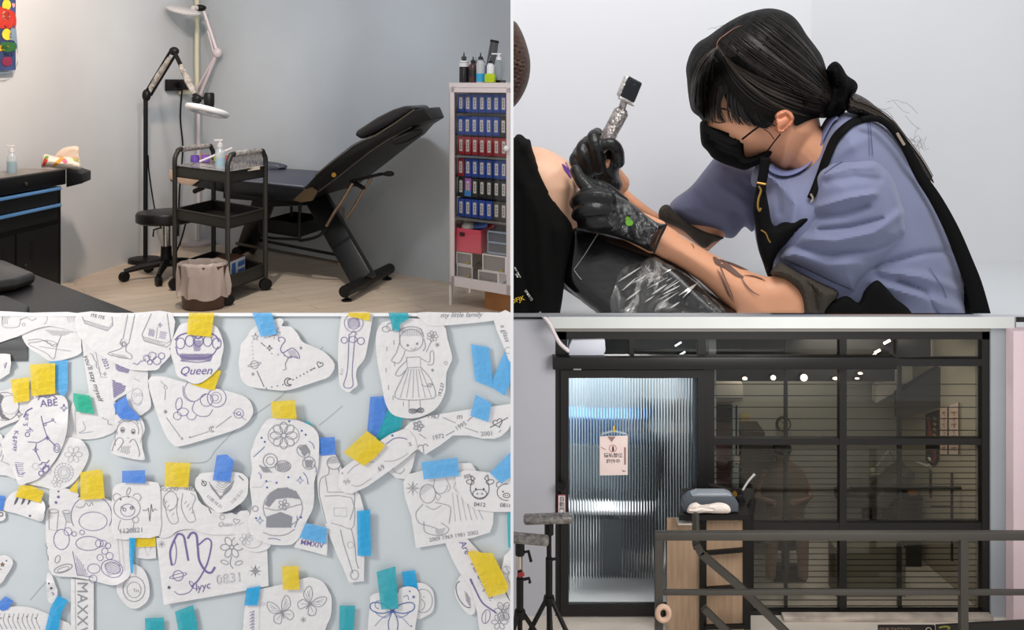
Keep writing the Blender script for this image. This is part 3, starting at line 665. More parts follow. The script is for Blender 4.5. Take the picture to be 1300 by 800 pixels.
# rear leg
ra = FP(300, 331)+Vector((0, 0, .07)); rb = FP(329, 316)+Vector((0, 0, .07))
m = MB(); m.tube([ra, rb], .04, 12); m.build('foot_bar', BLK, bd)
for p in (ra, rb):
    m = MB(); m.lathe([(.035, 0), (.035, .01), (.012, .02), (.012, .05)], zup(p, FT), 14); m.build('levelling_foot', BLK, bd)
m = MB(); m.bar(ra.lerp(rb, .5), NP(338, 248, .4), .16, .10, up=(0, 1, 0), bevel=.008); m.build('leg_column', M('#171717', .4, .2), bd)
m = MB(); m.bar(NP(290, 247, .3), NP(392, 255, .3), .1, .05); m.bar(NP(330, 258, .35), NP(392, 255, .35), .06, .06); m.build('under_frame', BLK, bd)
rod(W(300, 309, 7.4), W(452, 338, 6.85), .012, 'stretcher_rod', M('#5d5348', .4, .4)); rod(W(315, 302, 7.9), W(440, 326, 7.2), .012, 'stretcher_rod', BLKM)
m = MB(); m.tube([W(430, 333.5, 6.9), W(448, 337, 6.86)], [.012, .026], 8); m.build('rod_tip', M('#9a805f', .5), bd)
# hanging side tray
T_ = [NP(338, 278, .12), NP(379, 284, .12), NP(379, 284, .12)+wv*.42, NP(338, 278, .12)+wv*.42]
m = MB(); m.prism([p-Vector((0, 0, .10)) for p in T_], (0, 0, .01))
for i in range(4): m.prism([T_[i]-Vector((0, 0, .10)), T_[(i+1) % 4]-Vector((0, 0, .10)), T_[(i+1) % 4]-Vector((0, 0, .10))+Vector((.004, .006, 0)), T_[i]-Vector((0, 0, .10))+Vector((.004, .006, 0))], (0, 0, .10))
m.build('hanging_tray', BLK, bd)
m = MB(); m.tube(cat([NP(381, 257, .1), NP(380, 300, .1), NP(384, 305, .1), NP(404, 300, .1), NP(414, 290, .1)], 4), .012, 8); m.tube(cat([NP(330, 280, .1), NP(331, 296, .1), NP(342, 302, .1), NP(380, 304, .1)], 4), .01, 8); m.tube([NP(370, 262, .4), NP(370, 278, .4)], .012); m.build('tray_frame', BLK, bd)
m = MB(); m.tube([NP(247, 243, .1), NP(258, 238, .1)], .02, 8); m.build('knob', BLK, bd)
# cream cloth over the foot end
m = MB(); m.prism([NP(215, 215, -.02), NP(236, 222, -.02), NP(257, 226, -.02), NP(243, 236, -.02), NP(229, 233, -.02), NP(214, 227, -.02)], wv*.012+Vector((0, -.004, 0)), bevel=.003)
tag(m.build('paper_towel', M('#c9ae97', .8)), 'tan paper sheet wrapped on the foot end of the reclining bed', 'paper')
# carton on the wall behind the bed
c_ = W(441, 270, 7.25); t = MB(); t.box(c_, (.08, .05, .1)); tag(t.build('junction_box', M('#8b7f74', .6)), 'small beige junction box on the wall behind the backrest', 'junction box')
bpy.data.objects['junction_box'].location = raypl(441, 279, PR[0]-PR[1]*-.03, PR[1])

# ---- white display cabinet
e0 = W(570, 387, 6.17); e1_ = Vector((-.008, 5.865, 0)); e0 = Vector((e0.x, e0.y, 0)); ex = (e1_-e0).normalized(); Lc = (e1_-e0).length; ey = Vector((.262, .965, 0))*.40
ca = thing('display_cabinet', (e0+ex*Lc/2+ey/2)+Vector((0, 0, FT)), 'tall white glass-door cabinet full of boxed ink cartridges', 'cabinet')
cw = M('#ddd3d1', .4); zT = EZ; zB = Z(362, 6.17)
def CP(s, t, z): return e0+ex*s+ey*t+Vector((0, 0, z))
def cbx(mb, s0, s1, t0, t1, z0, z1, mi=0): mb.prism([CP(s0, t0, z0), CP(s1, t0, z0), CP(s1, t1, z0), CP(s0, t1, z0)], (0, 0, z1-z0), mi)
m = MB(); cbx(m, 0, Lc, 0, 1, zT-.03, zT); m.build('top_panel', cw, ca)
m = MB(); cbx(m, 0, Lc, .0, 1, zB, zB+.02); m.build('bottom_panel', cw, ca)
m = MB(); cbx(m, 0, .008, 0, 1, zB, zT-.03); m.build('side_panel', cw, ca)
m = MB(); cbx(m, 0, Lc, .96, 1, zB, zT-.03); m.build('back_panel', M('#bdb8ae', .7), ca)
for (s, t) in ((0, 0), (0, .92), (Lc-.02, .92)):
    m = MB(); cbx(m, s, s+.022, t, t+.08, FT, zT-.031); m.build('leg', cw, ca)
# door frame and glass
gz0, gz1 = Z(349, 6.17), Z(115.5, 6.17)
m = MB(); cbx(m, .024, .052, -.045, .0, zB+.005, zT-.032); cbx(m, .024, Lc, -.045, 0, zT-.062, zT-.032); cbx(m, .024, Lc, -.045, 0, zB+.005, gz0-.0); cbx(m, Lc-.028, Lc, -.045, 0, zB+.005, zT-.03); d = m.build('door', cw, ca)
m = MB(); cbx(m, .052, Lc-.028, -.025, -.018, gz0, zT-.062); m.build('glass_pane', clear_mat((.97, .97, .97), .05), d)
m = MB(); m.ell(CP(Lc-.022, -.09, Z(188, 5.88)), (.018, .02, .018)); m.build('knob', WHT, d)
SH_Z = [Z(197, 6.15), Z(276, 6.15)]
for z in SH_Z:
    m = MB(); cbx(m, .012, Lc-.01, .02, .95, z-.012, z); m.build('shelf', M('#8f8f8a', .2, alpha=.6), ca)
# ink boxes: six rows of seven
rows = [(131, ['b']*7), (159, ['b']*6+['k']), (184.5, ['r']*7), (212, ['r']+['b']*6), (236.5, ['k', 'p', 'k', 'k', 'k', 'k', 'k']), (263, ['b']*5+['d', 'd'])]
cols = {'b': '#27489c', 'r': '#9c2a30', 'k': '#2a2a2a', 'p': '#a45fb0', 'd': '#4a4640'}
nmz = {'b': 'blue', 'r': 'red', 'k': 'black', 'p': 'purple', 'd': 'grey'}
rn = ['top row', 'second row', 'third row', 'fourth row', 'fifth row', 'sixth row']; ordn = ['leftmost', 'second', 'third', 'fourth', 'fifth', 'sixth', 'rightmost']
rng = random.Random(3)
proto = None
for ri, (yc, rowc) in enumerate(rows):
    for ci, c_ in enumerate(rowc):
        s = .058+ci*(Lc-.095)/7+rng.uniform(-.001, .001); wd = (Lc-.095)/7*.93; hh = .117
        zc = Z(yc, 6.17)-hh/2
        t0 = .10 if ri not in (1,) else .08
        o = thing('cartridge_box', CP(s+wd/2, t0, zc), '%s ink cartridge box, %s in the %s of the display cabinet' % (nmz[c_], ordn[ci], rn[ri]), 'box', 'cartridge boxes in the display cabinet')
        key = 'cbx'+c_
        if key not in _m:
            Lp = Vector(o.location)
            m = MB(); m.prism([CP(s, t0, zc), CP(s+wd, t0, zc), CP(s+wd, t0+.3, zc), CP(s, t0+.3, zc)], (0, 0, hh), bevel=.002); a_ = m.build('carton', M(cols[c_], .35), o)
            m = MB(); m.prism([CP(s+wd*.27, t0-.008, zc+.022), CP(s+wd*.73, t0-.008, zc+.022), CP(s+wd*.73, t0-.001, zc+.022), CP(s+wd*.27, t0-.001, zc+.022)], (0, 0, .076))
            for q_ in range(3): cbx(m, s+wd*.42, s+wd*.58, t0-.012, t0-.008, zc+.035+q_*.018, zc+.047+q_*.018, 1)
            b_ = m.build('label_sticker', [M('#d8d2cc', .5), M('#7b7672', .6)], o)
            if c_ == 'p':
                m = MB(); cbx(m, s, s+wd, t0-.012, t0-.001, zc, zc+.035); m.build('blue_band', M('#3f86c8', .4), o)
            _m[key] = o
        else:
            for ch in _m[key].children:
                k_ = ch.copy(); COL.objects.link(k_); k_.parent = o
# shelf packing blocks carrying the upper rows
for (y_, lab) in ((131, 'top row'), (159, 'second row'), (212, 'fourth row'), (236.5, 'fifth row')):
    m = MB(); cbx(m, .012, Lc-.01, .09, .5, Z(y_, 6.17)-.0585-.006, Z(y_, 6.17)-.0595); m.build('riser', M('#24252c', .3), ca)
# pink basket, drawer boxes
t = thing('pink_basket', CP(.17, .3, Z(319, 6.1)), 'coral pink plastic basket holding white and blue packs inside the cabinet', 'basket')
z0 = Z(318, 6.17)
m = MB()
cbx(m, .055, .265, .06, .75, z0, z0+.008)
for (s0, s1, t0, t1) in ((.05, .265, .05, .07), (.05, .265, .74, .76), (.05, .058, .05, .76), (.257, .265, .05, .76)): cbx(m, s0, s1, t0, t1, z0, z0+.15)
m.build('basket', M('#e0566a', .45), t)
m = MB(); cbx(m, .085, .125, .035, .05, z0+.10, z0+.125); m.build('handle_hole', M('#3a1c1e', .6), t)
m = MB(); m.ell(CP(.12, .3, z0+.15), (.05, .08, .03)); tag(m.build('white_pack', M('#ddd6cc', .6)), 'white rounded pack lying in the pink basket', 'pack')
m = MB(); m.ell(CP(.2, .4, z0+.155), (.05, .08, .025)); tag(m.build('blue_pack', M('#5b78c0', .4)), 'blue crinkled pack lying in the pink basket', 'pack')
dbl = [(.052, .185, 335, 319, 'upper box under the pink basket'), (.055, .19, 351.5, 335.5, 'lower box beneath the pink basket'), (.27, .46, 336, 317, 'upper box beside the pink basket'), (.235, .40, 352, 338, 'lower middle box at the cabinet bottom')]
for (s0, s1, yb, yt, lab) in dbl:
    zb_ = Z(yb, 6.17) - (.012 if s0 > .2 else 0); zt_ = Z(yt, 6.17)
    o = thing('storage_drawer', CP((s0+s1)/2, .3, zb_), 'white framed clear drawer, %s' % lab, 'drawer box', 'clear drawer boxes at the cabinet bottom')
    m = MB(); cbx(m, s0, s1, .08, .7, zb_, zt_); m.build('drawer', M('#8f8b8b', .3), o)
    m = MB(); e = .008; cbx(m, s0, s1, .06, .08, zt_-e, zt_); cbx(m, s0, s1, .06, .08, zb_, zb_+e); cbx(m, s0, s0+e, .06, .08, zb_+e, zt_-e); cbx(m, s1-e, s1, .06, .08, zb_+e, zt_-e); m.build('frame', WHT, o)
    m = MB(); m.ell(CP(s1-.035, .05, zb_+.02), (.012, .008, .008)); m.build('clip', M('#b39a2c', .4), o)
o = thing('clear_organizer', CP(.38, .35, Z(315, 6.1)), 'blue-tinted clear plastic organizer case standing right of the pink basket', 'organizer')
m = MB(); cbx(m, .31, .47, .12, .7, Z(316, 6.17), Z(288, 6.17)); m.build('case', M('#6d7780', .2, alpha=.7), o)
m = MB(); 
for y_ in (289, 302, 315): cbx(m, .305, .475, .10, .12, Z(y_, 6.17)-.006, Z(y_, 6.17)+.004)
cbx(m, .305, .313, .10, .12, Z(316, 6.17), Z(288, 6.17)); m.build('rim', M('#9fb2c4', .3), o)
# cardboard under the cabinet
q0 = FP(615.5, 392); t = MB(); zc_ = .125
xr = -.006; t.prism([q0, Vector((xr, q0.y-.12, FT)), Vector((xr, q0.y+.2, FT)), q0+Vector((.03, .25, 0))], (0, 0, zc_)); tag(t.build('cardboard_box', M('#a06c3f', .8, var=.08)), 'plain brown cardboard box on the floor below the white cabinet', 'box')
# bottles on the cabinet top
def bottle(s, t_, w_, h_, label, body, cap='#191919', shape='round', top='nozzle', band=None, liq=None, alpha=1):
    p = CP(s, t_, zT+.0005); r = w_/2
    o = thing('ink_bottle', p, label, 'bottle', 'bottles on the display cabinet')
    m = MB(); m.lathe([(r*.96, 0), (r, .004), (r, h_*.62), (r*.85, h_*.68), (r*.45, h_*.74), (r*.4, h_*.76)], p, 16, sy=.9); m.build('body', M(body, .25, alpha=alpha), o)
    m = MB()
    if top == 'nozzle': m.lathe([(r*.55, h_*.76), (r*.55, h_*.85), (r*.2, h_*.87), (r*.1, h_)], p, 12)
    elif top == 'pump':
        m.lathe([(r*.6, h_*.76), (r*.6, h_*.86), (r*.2, h_*.87), (r*.2, h_*.95)], p, 12); m.box(p+Vector((-r*.6, 0, h_*.97)), (r*2.4, r*.5, .008), bevel=.002)
    m.build('cap', M(cap, .35), o)
    for bnd in band or []:
        c_, z0, z1, k = bnd
        m = MB(); m.lathe([(r*1.01, h_*z0), (r*1.012, h_*z1)], p, 16, sy=.9); m.build('label_band', M(c_, .4), o)
    return o
bottle(.095, .2, .062, .20, 'black ink bottle with white label on the white cabinet', '#1c1b1a', band=[('#dcdcdc', .52, .72, 1), ('#1b1b1b', .63, .66, 1)], cap='#3c3c3c')
bottle(.165, .25, .060, .17, 'clear bottle of reddish brown ink next to the black one', '#4a2f2e', band=[('#272023', .2, .5, 1)], cap='#16161c')
bottle(.235, .2, .056, .195, 'frosted squeeze bottle with cyan block at its foot', '#b9bcbe', band=[('#2aa0cf', .03, .30, 1)])
bottle(.285, .4, .045, .175, 'white bottle with black splash behind the frosted one', '#dcdcde', band=[('#2b2b2b', .45, .55, 1)], cap='#8c8c94')
bottle(.315, .22, .050, .165, 'white bottle with black shoulder beside the lime pad', '#e4e4e6', cap='#101010', band=[('#b9b9bc', .3, .32, 1)])
bottle(.37, .3, .052, .190, 'clear pump bottle at the cabinet edge with white pump', '#9aa2a8', cap='#e8e8ea', top='pump', alpha=.7)
bottle(.14, .55, .045, .18, 'small red and clear bottle behind the black ink bottle', '#7c3034', cap='#9aa0a4')
bottle(.195, .6, .05, .165, 'blue bottle mostly hidden behind the brown ink', '#4858a0', cap='#2c3c90')
p = CP(.305, .1, zT); o = MB(); lp = [CP(.29, .05, zT+.002), CP(.365, .05, zT+.002), CP(.365, .05, zT+.045), CP(.355, .05, zT+.058), CP(.30, .05, zT+.058), CP(.29, .05, zT+.045)]
o.prism(lp, ey*.12, bevel=.003); tag(o.build('foam_pad', M('#b6cf10', .5)), 'lime green block standing in front of the bottles', 'pad')
o = MB(); cbx(o, .275, .40, .18, .5, zT+.001, zT+.016); tag(o.build('bottle_tray', BLK), 'flat black tray under the bottles at the cabinet edge', 'tray')
hb = CP(.20, .75, zT); t = thing('hair_clipper', hb, 'dark grey clipper standing upright and leaning behind the bottles', 'clipper')
m = MB(); m.tube([hb+Vector((0, 0, 0)), hb+Vector((.045, 0, .2)), hb+Vector((.055, 0, .27))], [.022, .03, .028], 10, flat=.7); m.build('body', M('#4a4d4f', .35), t)
m = MB(); m.tube([hb+Vector((.055, 0, .27)), hb+Vector((.058, 0, .285))], [.032, .028], 10, flat=.7); m.build('blade_cap', BLK, t)
# ================================================================== WORK CORNER: tattoo artist and client
CY = 397.6
skin = M('#dd9f7a', .5, sss=.08, var=.05, vscale=25); skinc = M('#e6b696', .5, sss=.08, var=.03, vscale=20)
hairm = M('#0a0806', .6, spec=.12, bump=.35, bscale=260, stretch=(1, 1, .25)); strand = M('#3e332a', .4, spec=.5); strand2 = M('#100d0b', .45, spec=.3)
shirtm = M('#777c99', .85, bump=.12, bscale=500, var=.04, vscale=14, sheen=.2)
glove = M('#0f0e0d', .38, bump=.25, bscale=90, spec=.45); apr = M('#0a0a0a', .85, spec=.15, bump=.08, bscale=400)
# ---- artist
art = thing('tattoo_artist', (.52, 1.62, SH), 'tattoo artist in blue-grey t-shirt, black apron, mask and gloves leaning over her client', 'person')
DH = 1.60
# one continuous body: head, neck, trunk core and both arms, fused into a single surface
body = MB()
head = [(893, 128), (897, 90), (915, 60), (945, 45), (985, 45), (1015, 70), (1030, 110), (1040, 150), (1042, 175), (1020, 205), (1000, 218), (985, 215), (972, 204), (958, 206), (945, 208), (925, 203), (905, 190), (893, 172), (889, 160), (893, 146)]
body.inflate(head, DH, R=60, T=.085, step=5, creases=[([(893, 148), (912, 152)], 4, -.004), ([(985, 205), (1000, 160)], 5, -.006), ([(930, 170), (960, 185)], 14, .006)])
# neck into trunk
body.tube([W(1005, 175, DH), W(1035, 205, DH), W(1070, 260, DH+.01), W(1100, 330, DH+.01), W(1130, 440, DH+.01)], [.055, .06, .10, .12, .13], 20, flat=.8)
# near (left) arm: shoulder under the sleeve, elbow, forearm
nearfa = [(826, 285), (845, 285), (873, 304), (910, 325), (944, 341), (975, 351), (1000, 348), (1035, 370), (1040, 400), (1030, 440), (985, 450), (950, 412), (929, 396), (905, 373), (884, 354), (857, 336), (828, 321), (815, 300)]
naf = body.inflate(nearfa, 1.475, R=30, T=.036, step=4, back=1.1)
body.tube([W(1015, 400, 1.50), W(1060, 335, 1.56), W(1095, 250, 1.57), W(1080, 240, 1.6)], [.035, .033, .04, .06], 16)
# wrist to palm inside the glove
body.tube([W(835, 302, 1.475), W(800, 285, 1.475), W(765, 265, 1.47)], [.028, .026, .03], 14)
# far (right) arm
farfa = [(778, 225), (791, 236), (815, 256), (838, 272), (870, 285), (900, 290), (900, 320), (868, 300), (840, 288), (815, 275), (790, 258), (775, 242)]
body.inflate(farfa, 1.69, R=16, T=.024, step=4)
body.tube([W(885, 300, 1.69), W(930, 262, 1.70), W(1000, 245, 1.68), W(1060, 245, 1.62)], [.032, .032, .03, .05], 16)
body.tube([W(785, 235, 1.66), W(765, 212, 1.60), W(758, 200, 1.58)], [.022, .022, .026], 12)
# ear
body.inflate([(985, 148), (992, 141), (1002, 140), (1008, 147), (1007, 157), (1000, 166), (991, 170), (984, 164)], DH-.088, R=5, T=.008, step=2, creases=[([(990, 148), (1002, 147), (1003, 157), (995, 163)], 2, -.004)])
body.build('body', skin, art, clipy=CY, remesh=.003, smoothit=2)
def facef(x, y): return DH-.0
_hd = MB(); hfun = _hd.inflate(head, DH, R=60, T=.085, step=12)
m = MB(); # eye line and brow in shadow of the fringe
m.ribbon(cat([(899, 150), (906, 154), (914, 156), (922, 155)], 4), 1.6, hfun, eps=.004, taper=True)
m.ribbon(cat([(900, 151), (899, 155), (897, 158)], 4), .8, hfun, eps=.004); m.build('eyelashes', M('#1b1210', .5), art)
m = MB(); m.ribbon(cat([(905, 139), (918, 138), (930, 143)], 4), 2.5, hfun, eps=.004, taper=True); m.build('eyebrow', M('#2a1c16', .6), art)
m = MB(); m.ell(W(949, 185, hfun(949, 185)-.002), (.0016, .0008, .001)); m.build('mole', M('#6d2c1c', .6), art)
# ear: a raised outer rim, sitting in front of the hair
m = MB(); earp = [(984, 147), (990, 141), (998, 139.5), (1005, 143), (1008, 150), (1006, 157), (1000, 164), (993, 169), (987, 168), (985, 160)]
ef = m.inflate(earp, DH-.100, R=4, T=.009, over=(hfun, .012), step=2, creases=[([(989, 150), (998, 146), (1003, 152), (999, 160), (992, 164)], 2.2, -.006)]); m.build('ear', M('#d08866', .5, sss=.1), art)
# hair: cap over the skull (lies over the scalp)
hair = MB()
hp = [(872, 101), (871, 85), (877, 66), (886, 54), (899, 46), (914, 35), (928, 26), (944, 18), (960, 13), (976, 10.5), (992, 13), (1006, 20), (1016, 31), (1024, 44), (1034, 57), (1043, 70), (1048, 84), (1052, 96), (1062, 112), (1064, 135), (1052, 149), (1036, 150), (1022, 155), (1010, 160), (1006, 150), (1000, 143), (990, 142), (984, 149), (980, 158), (972, 163), (962, 161), (950, 154), (938, 148), (928, 141), (922, 128), (916, 112), (908, 104), (902, 112), (900, 128), (898, 150), (893, 154), (887, 148), (878, 140), (874, 122)]
hf = hair.inflate(hp, DH, R=55, T=.098, step=4, smooth=3, creases=[([(912, 50), (905, 62), (910, 75)], 3, -.004), ([(920, 42), (935, 30), (950, 24)], 2.5, -.004), ([(950, 60), (1000, 90), (1050, 120)], 8, .004), ([(930, 80), (980, 120), (1040, 135)], 6, -.003), ([(985, 30), (1020, 70), (1045, 100)], 6, .004)], bulge=lambda x, y: .0022*np.sin(x*.35+y*.22+2*np.sin(x*.06))+.0012*np.sin(x*.9-y*.3), over=(hfun, .007))
hair.build('hair', hairm, art)
rs = random.Random(5)
def strands(mb, p0s, p1s, ctrl, n, w, fn, eps=.003, mi=0):
    for k in range(n):
        t = rs.random(); a = Vector(p0s[0]).lerp(Vector(p0s[1]), t); b = Vector(p1s[0]).lerp(Vector(p1s[1]), min(1, max(0, t+rs.uniform(-.12, .12))))
        c = Vector(ctrl[0]).lerp(Vector(ctrl[1]), t)+Vector((rs.uniform(-3, 3), rs.uniform(-3, 3)))
        pts = [a*(1-s)**2+c*2*s*(1-s)+b*s*s for s in [q/9 for q in range(10)]]
        mb.ribbon([(p.x, p.y) for p in pts], w*rs.uniform(.5, 1.3), fn, mi, eps+rs.uniform(0, .003), taper=True)
s = MB()
# from the parting back to the hair tie
strands(s, ((914, 50), (975, 14)), ((1056, 138), (1052, 100)), ((970, 100), (1025, 40)), 30, .5, hf)
strands(s, ((912, 62), (930, 80)), ((1050, 146), (1056, 128)), ((955, 130), (975, 110)), 20, .45, hf)
strands(s, ((912, 62), (908, 52)), ((985, 142), (1040, 150)), ((930, 125), (960, 130)), 12, .45, hf)
# fringe falling forward
strands(s, ((914, 56), (906, 70)), ((877, 138), (900, 148)), ((868, 80), (892, 100)), 16, .45, hf)
s.build('hair_strands', strand, art)
s = MB()
strands(s, ((912, 48), (960, 16)), ((1050, 140), (1050, 110)), ((965, 110), (1020, 50)), 60, .9, hf, .002)
strands(s, ((910, 60), (902, 76)), ((875, 134), (902, 152)), ((872, 84), (896, 104)), 24, 1.0, hf, .002)
def ff(x, y): return DH-.098+ .0
frg = lambda x, y: min(hf(x, y), hfun(x, y))-.004
strands(s, ((905, 80), (925, 112)), ((893, 158), (925, 155)), ((897, 125), (905, 138)), 34, 1.8, frg, .002)
strands(s, ((922, 112), (945, 138)), ((925, 156), (962, 162)), ((920, 140), (945, 150)), 30, 1.6, frg, .002)
strands(s, ((950, 140), (975, 150)), ((968, 166), (988, 160)), ((955, 155), (975, 156)), 14, 1.2, frg, .002)
s.build('fringe_strands', strand2, art)
s = MB(); s.ribbon(cat([(942, 32), (932, 36), (922, 43), (914, 49), (910, 56), (911, 64)], 4), [1]*21, hf, eps=.0035, taper=True); s.build('parting', M('#8a5a45', .6), art)
# fly-away hairs
s = MB()
for k in range(16):
    a = Vector((rs.uniform(1080, 1150), rs.uniform(118, 160))); s.ribbon([(a.x+q*4, a.y-6*math.sin(q*.5+k)+q*1.5) for q in range(6)], .35, lambda x, y: DH-.02)
for k in range(8):
    x0 = rs.uniform(895, 1000); s.ribbon([(x0+q*3, 22+abs(x0-960)*.25-3*math.sin(q*.6)+q*.4-8*0) for q in range(6)], .3, lambda x, y: DH-.02)
for k in range(9):
    x0 = rs.uniform(1150, 1165); s.ribbon([(x0+q*rs.uniform(3.5, 5), 175+k*2+q*rs.uniform(-4, 3)) for q in range(5)], .35, lambda x, y: DH-.02)
s.build('stray_hairs', strand, art)
# scrunchie and ponytail
m = MB(); sp = [(1049, 90), (1054, 81), (1061, 78), (1067, 82), (1071, 88), (1076, 96), (1086, 103), (1089, 110), (1086, 118), (1081, 122), (1077, 132), (1072, 143), (1062, 149), (1050, 150), (1044, 145), (1046, 132), (1054, 116), (1054, 102)]
scf = m.inflate(sp, DH-.02, R=16, T=.05, step=3, creases=[([(1062, 84), (1066, 110), (1060, 140)], 3, -.01), ([(1075, 98), (1072, 120), (1070, 138)], 3, .008), ([(1052, 98), (1062, 112)], 3, -.008), ([(1052, 140), (1066, 128)], 3, .008)])
m.build('scrunchie', M('#0b0b0b', .95, spec=.1, bump=1, bscale=300), art)
m = MB(); pt = [(1074, 140), (1078, 122), (1084, 118), (1102, 127), (1122, 144), (1136, 155), (1144, 164), (1154, 180), (1165, 194), (1176, 212), (1186, 232), (1178, 226), (1166, 212), (1158, 204), (1150, 190), (1138, 172), (1126, 158), (1106, 149), (1088, 146)]
ptf = m.inflate(pt, DH-.045, R=10, T=.018, step=3, bulge=lambda x, y: .0015*np.sin((x-y)*.9)); m.build('ponytail', M('#1f1511', .45, spec=.6, bump=.3, bscale=260), art)
s = MB()
for k in range(20):
    o_ = rs.uniform(-5, 7); s.ribbon([(x+o_*.4, y-o_*.7) for x, y in cat([(1082, 130), (1104, 138), (1128, 153), (1148, 178), (1168, 204), (1182, 228)], 3)], .6, lambda x, y: DH-.072)
s.build('ponytail_strands', strand, art)

# ---- t-shirt
T_ = MB(); DT = 1.60
torso = [(978, 206), (962, 208), (954, 222), (955, 236), (966, 238), (970, 240), (962, 262), (958, 290), (963, 318), (975, 350), (985, 380), (985, 440), (1250, 440), (1236, 397), (1226, 365), (1222, 340), (1212, 312), (1203, 285), (1192, 256), (1176, 228), (1158, 202), (1146, 184), (1130, 165), (1110, 151), (1092, 144), (1076, 142), (1060, 148), (1050, 158), (1040, 178), (1030, 200), (1015, 213), (998, 217), (985, 212)]
folds = [([(1110, 360), (1160, 375), (1215, 392)], 7, .012), ([(1120, 345), (1170, 352), (1222, 368)], 6, .010), ([(1110, 338), (1170, 322), (1210, 318)], 4, -.008), ([(1140, 355), (1175, 370), (1190, 397)], 3, -.008),
         ([(1000, 225), (1010, 260), (1006, 290)], 6, .006), ([(985, 230), (990, 270)], 5, -.005), ([(1040, 215), (1070, 190), (1110, 170)], 8, .006), ([(1160, 230), (1190, 300), (1205, 340)], 10, .006)]
tf = T_.inflate(torso, DT, R=70, T=.12, step=3.5, creases=folds)
# far sleeve
fs_ = [(899, 210), (910, 200), (935, 205), (970, 215), (975, 240), (958, 292), (945, 288), (931, 302), (915, 300), (895, 296), (872, 287), (856, 276), (850, 262), (857, 252), (878, 236)]
fsf = T_.inflate(fs_, 1.70, R=34, T=.055, step=4, creases=[([(860, 268), (885, 280), (915, 286)], 4, .004), ([(880, 245), (905, 262), (935, 270)], 5, -.006), ([(895, 225), (925, 245), (950, 262)], 5, .006), ([(905, 212), (930, 222), (955, 240)], 4, -.005)])
T_.build('shirt', shirtm, art, clipy=CY)
S_ = MB(); slv = [(1036, 222), (1050, 208), (1075, 200), (1100, 197), (1118, 203), (1132, 218), (1143, 238), (1151, 262), (1156, 290), (1156, 308), (1140, 322), (1128, 334), (1112, 348), (1097, 364), (1088, 381), (1070, 374), (1048, 364), (1023, 350), (1002, 338), (986, 330), (991, 319), (1000, 308), (1012, 296), (1022, 278), (1027, 260), (1032, 240)]
sf = S_.inflate(slv, 1.53, R=48, T=.085, step=2.6, creases=[([(1040, 262), (1075, 252), (1110, 246)], 5, .010), ([(1030, 276), (1070, 272), (1100, 262)], 5, -.009), ([(1020, 302), (1060, 306), (1110, 296), (1145, 270)], 6, .010), ([(1010, 315), (1060, 322), (1110, 315), (1145, 300)], 5, -.011),
     ([(1000, 322), (1050, 338), (1090, 335)], 6, .008), ([(1050, 232), (1085, 225), (1115, 228)], 5, -.007), ([(1045, 222), (1080, 212), (1108, 212)], 4, .007), ([(1040, 292), (1080, 288), (1120, 278)], 3, -.006), ([(1125, 222), (1140, 262), (1148, 300)], 4, .006)])
S_.build('sleeve', shirtm, art, clipy=CY)
seam = M('#4d5478', .9)
m = MB(); m.ribbon(cat([(1108, 198), (1122, 207), (1135, 224), (1145, 248), (1151, 275), (1155, 306)], 4), 1.3, sf, eps=.003)
m.ribbon(cat([(1104, 150), (1106, 170), (1108, 197)], 4), 1.0, tf, eps=.004); m.ribbon(cat([(1101, 150), (1103, 170), (1104, 197)], 4), .7, tf, eps=.004)
m.ribbon(cat([(990, 327), (1020, 340), (1050, 355), (1088, 371)], 4), .8, sf, eps=.002); m.ribbon(cat([(1046, 220), (1070, 205), (1104, 198)], 4), .9, sf, eps=.003)
m.ribbon(cat([(1180, 340), (1195, 362), (1202, 378)], 4), .8, tf, eps=.004); m.build('seams', seam, art)
# collar band
m = MB(); col_ = cat([(977, 209), (981, 214), (990, 218), (1002, 218), (1016, 212), (1028, 201), (1037, 184), (1046, 165), (1054, 152), (1062, 146)], 4)
m.ribbon(col_, 9, lambda x, y: tf(x, y+3)-.004, eps=.004); cl = m.build('collar', M('#787ea6', .85, bump=.1, bscale=500), art, solid=.002)
m = MB(); m.ribbon([(x+1.5, y+5.5) for x, y in [(p.x, p.y) for p in col_]], .8, lambda x, y: tf(x, y)-.002, eps=.004); m.build('collar_stitch', seam, art)
# rolled inner sleeves
br = M('#3a3228', .85, bump=.1, bscale=300)
m = MB(); m.inflate([(978, 348), (984, 338), (990, 333), (1010, 343), (1040, 358), (1063, 369), (1062, 380), (1050, 396), (1046, 420), (1012, 420), (1015, 396), (1012, 376), (1004, 364), (994, 356)], 1.48, R=14, T=.045, step=3,
     creases=[([(1000, 342), (1020, 362), (1026, 396)], 3, .006), ([(1012, 348), (1034, 368), (1038, 396)], 2.5, -.006), ([(1026, 354), (1046, 374), (1046, 390)], 3, .005), ([(985, 345), (1008, 358)], 3, .004)]); m.build('undersleeve', br, art, clipy=CY)
m = MB(); m.inflate([(836, 270), (840, 262), (848, 260), (856, 268), (872, 282), (895, 294), (918, 301), (914, 305), (905, 308), (895, 315), (884, 308), (866, 292), (848, 284), (838, 280)], 1.655, R=9, T=.02, step=3, creases=[([(846, 264), (850, 282)], 2, -.003), ([(862, 280), (890, 302)], 2.5, .003)]); m.build('undersleeve', br, art)
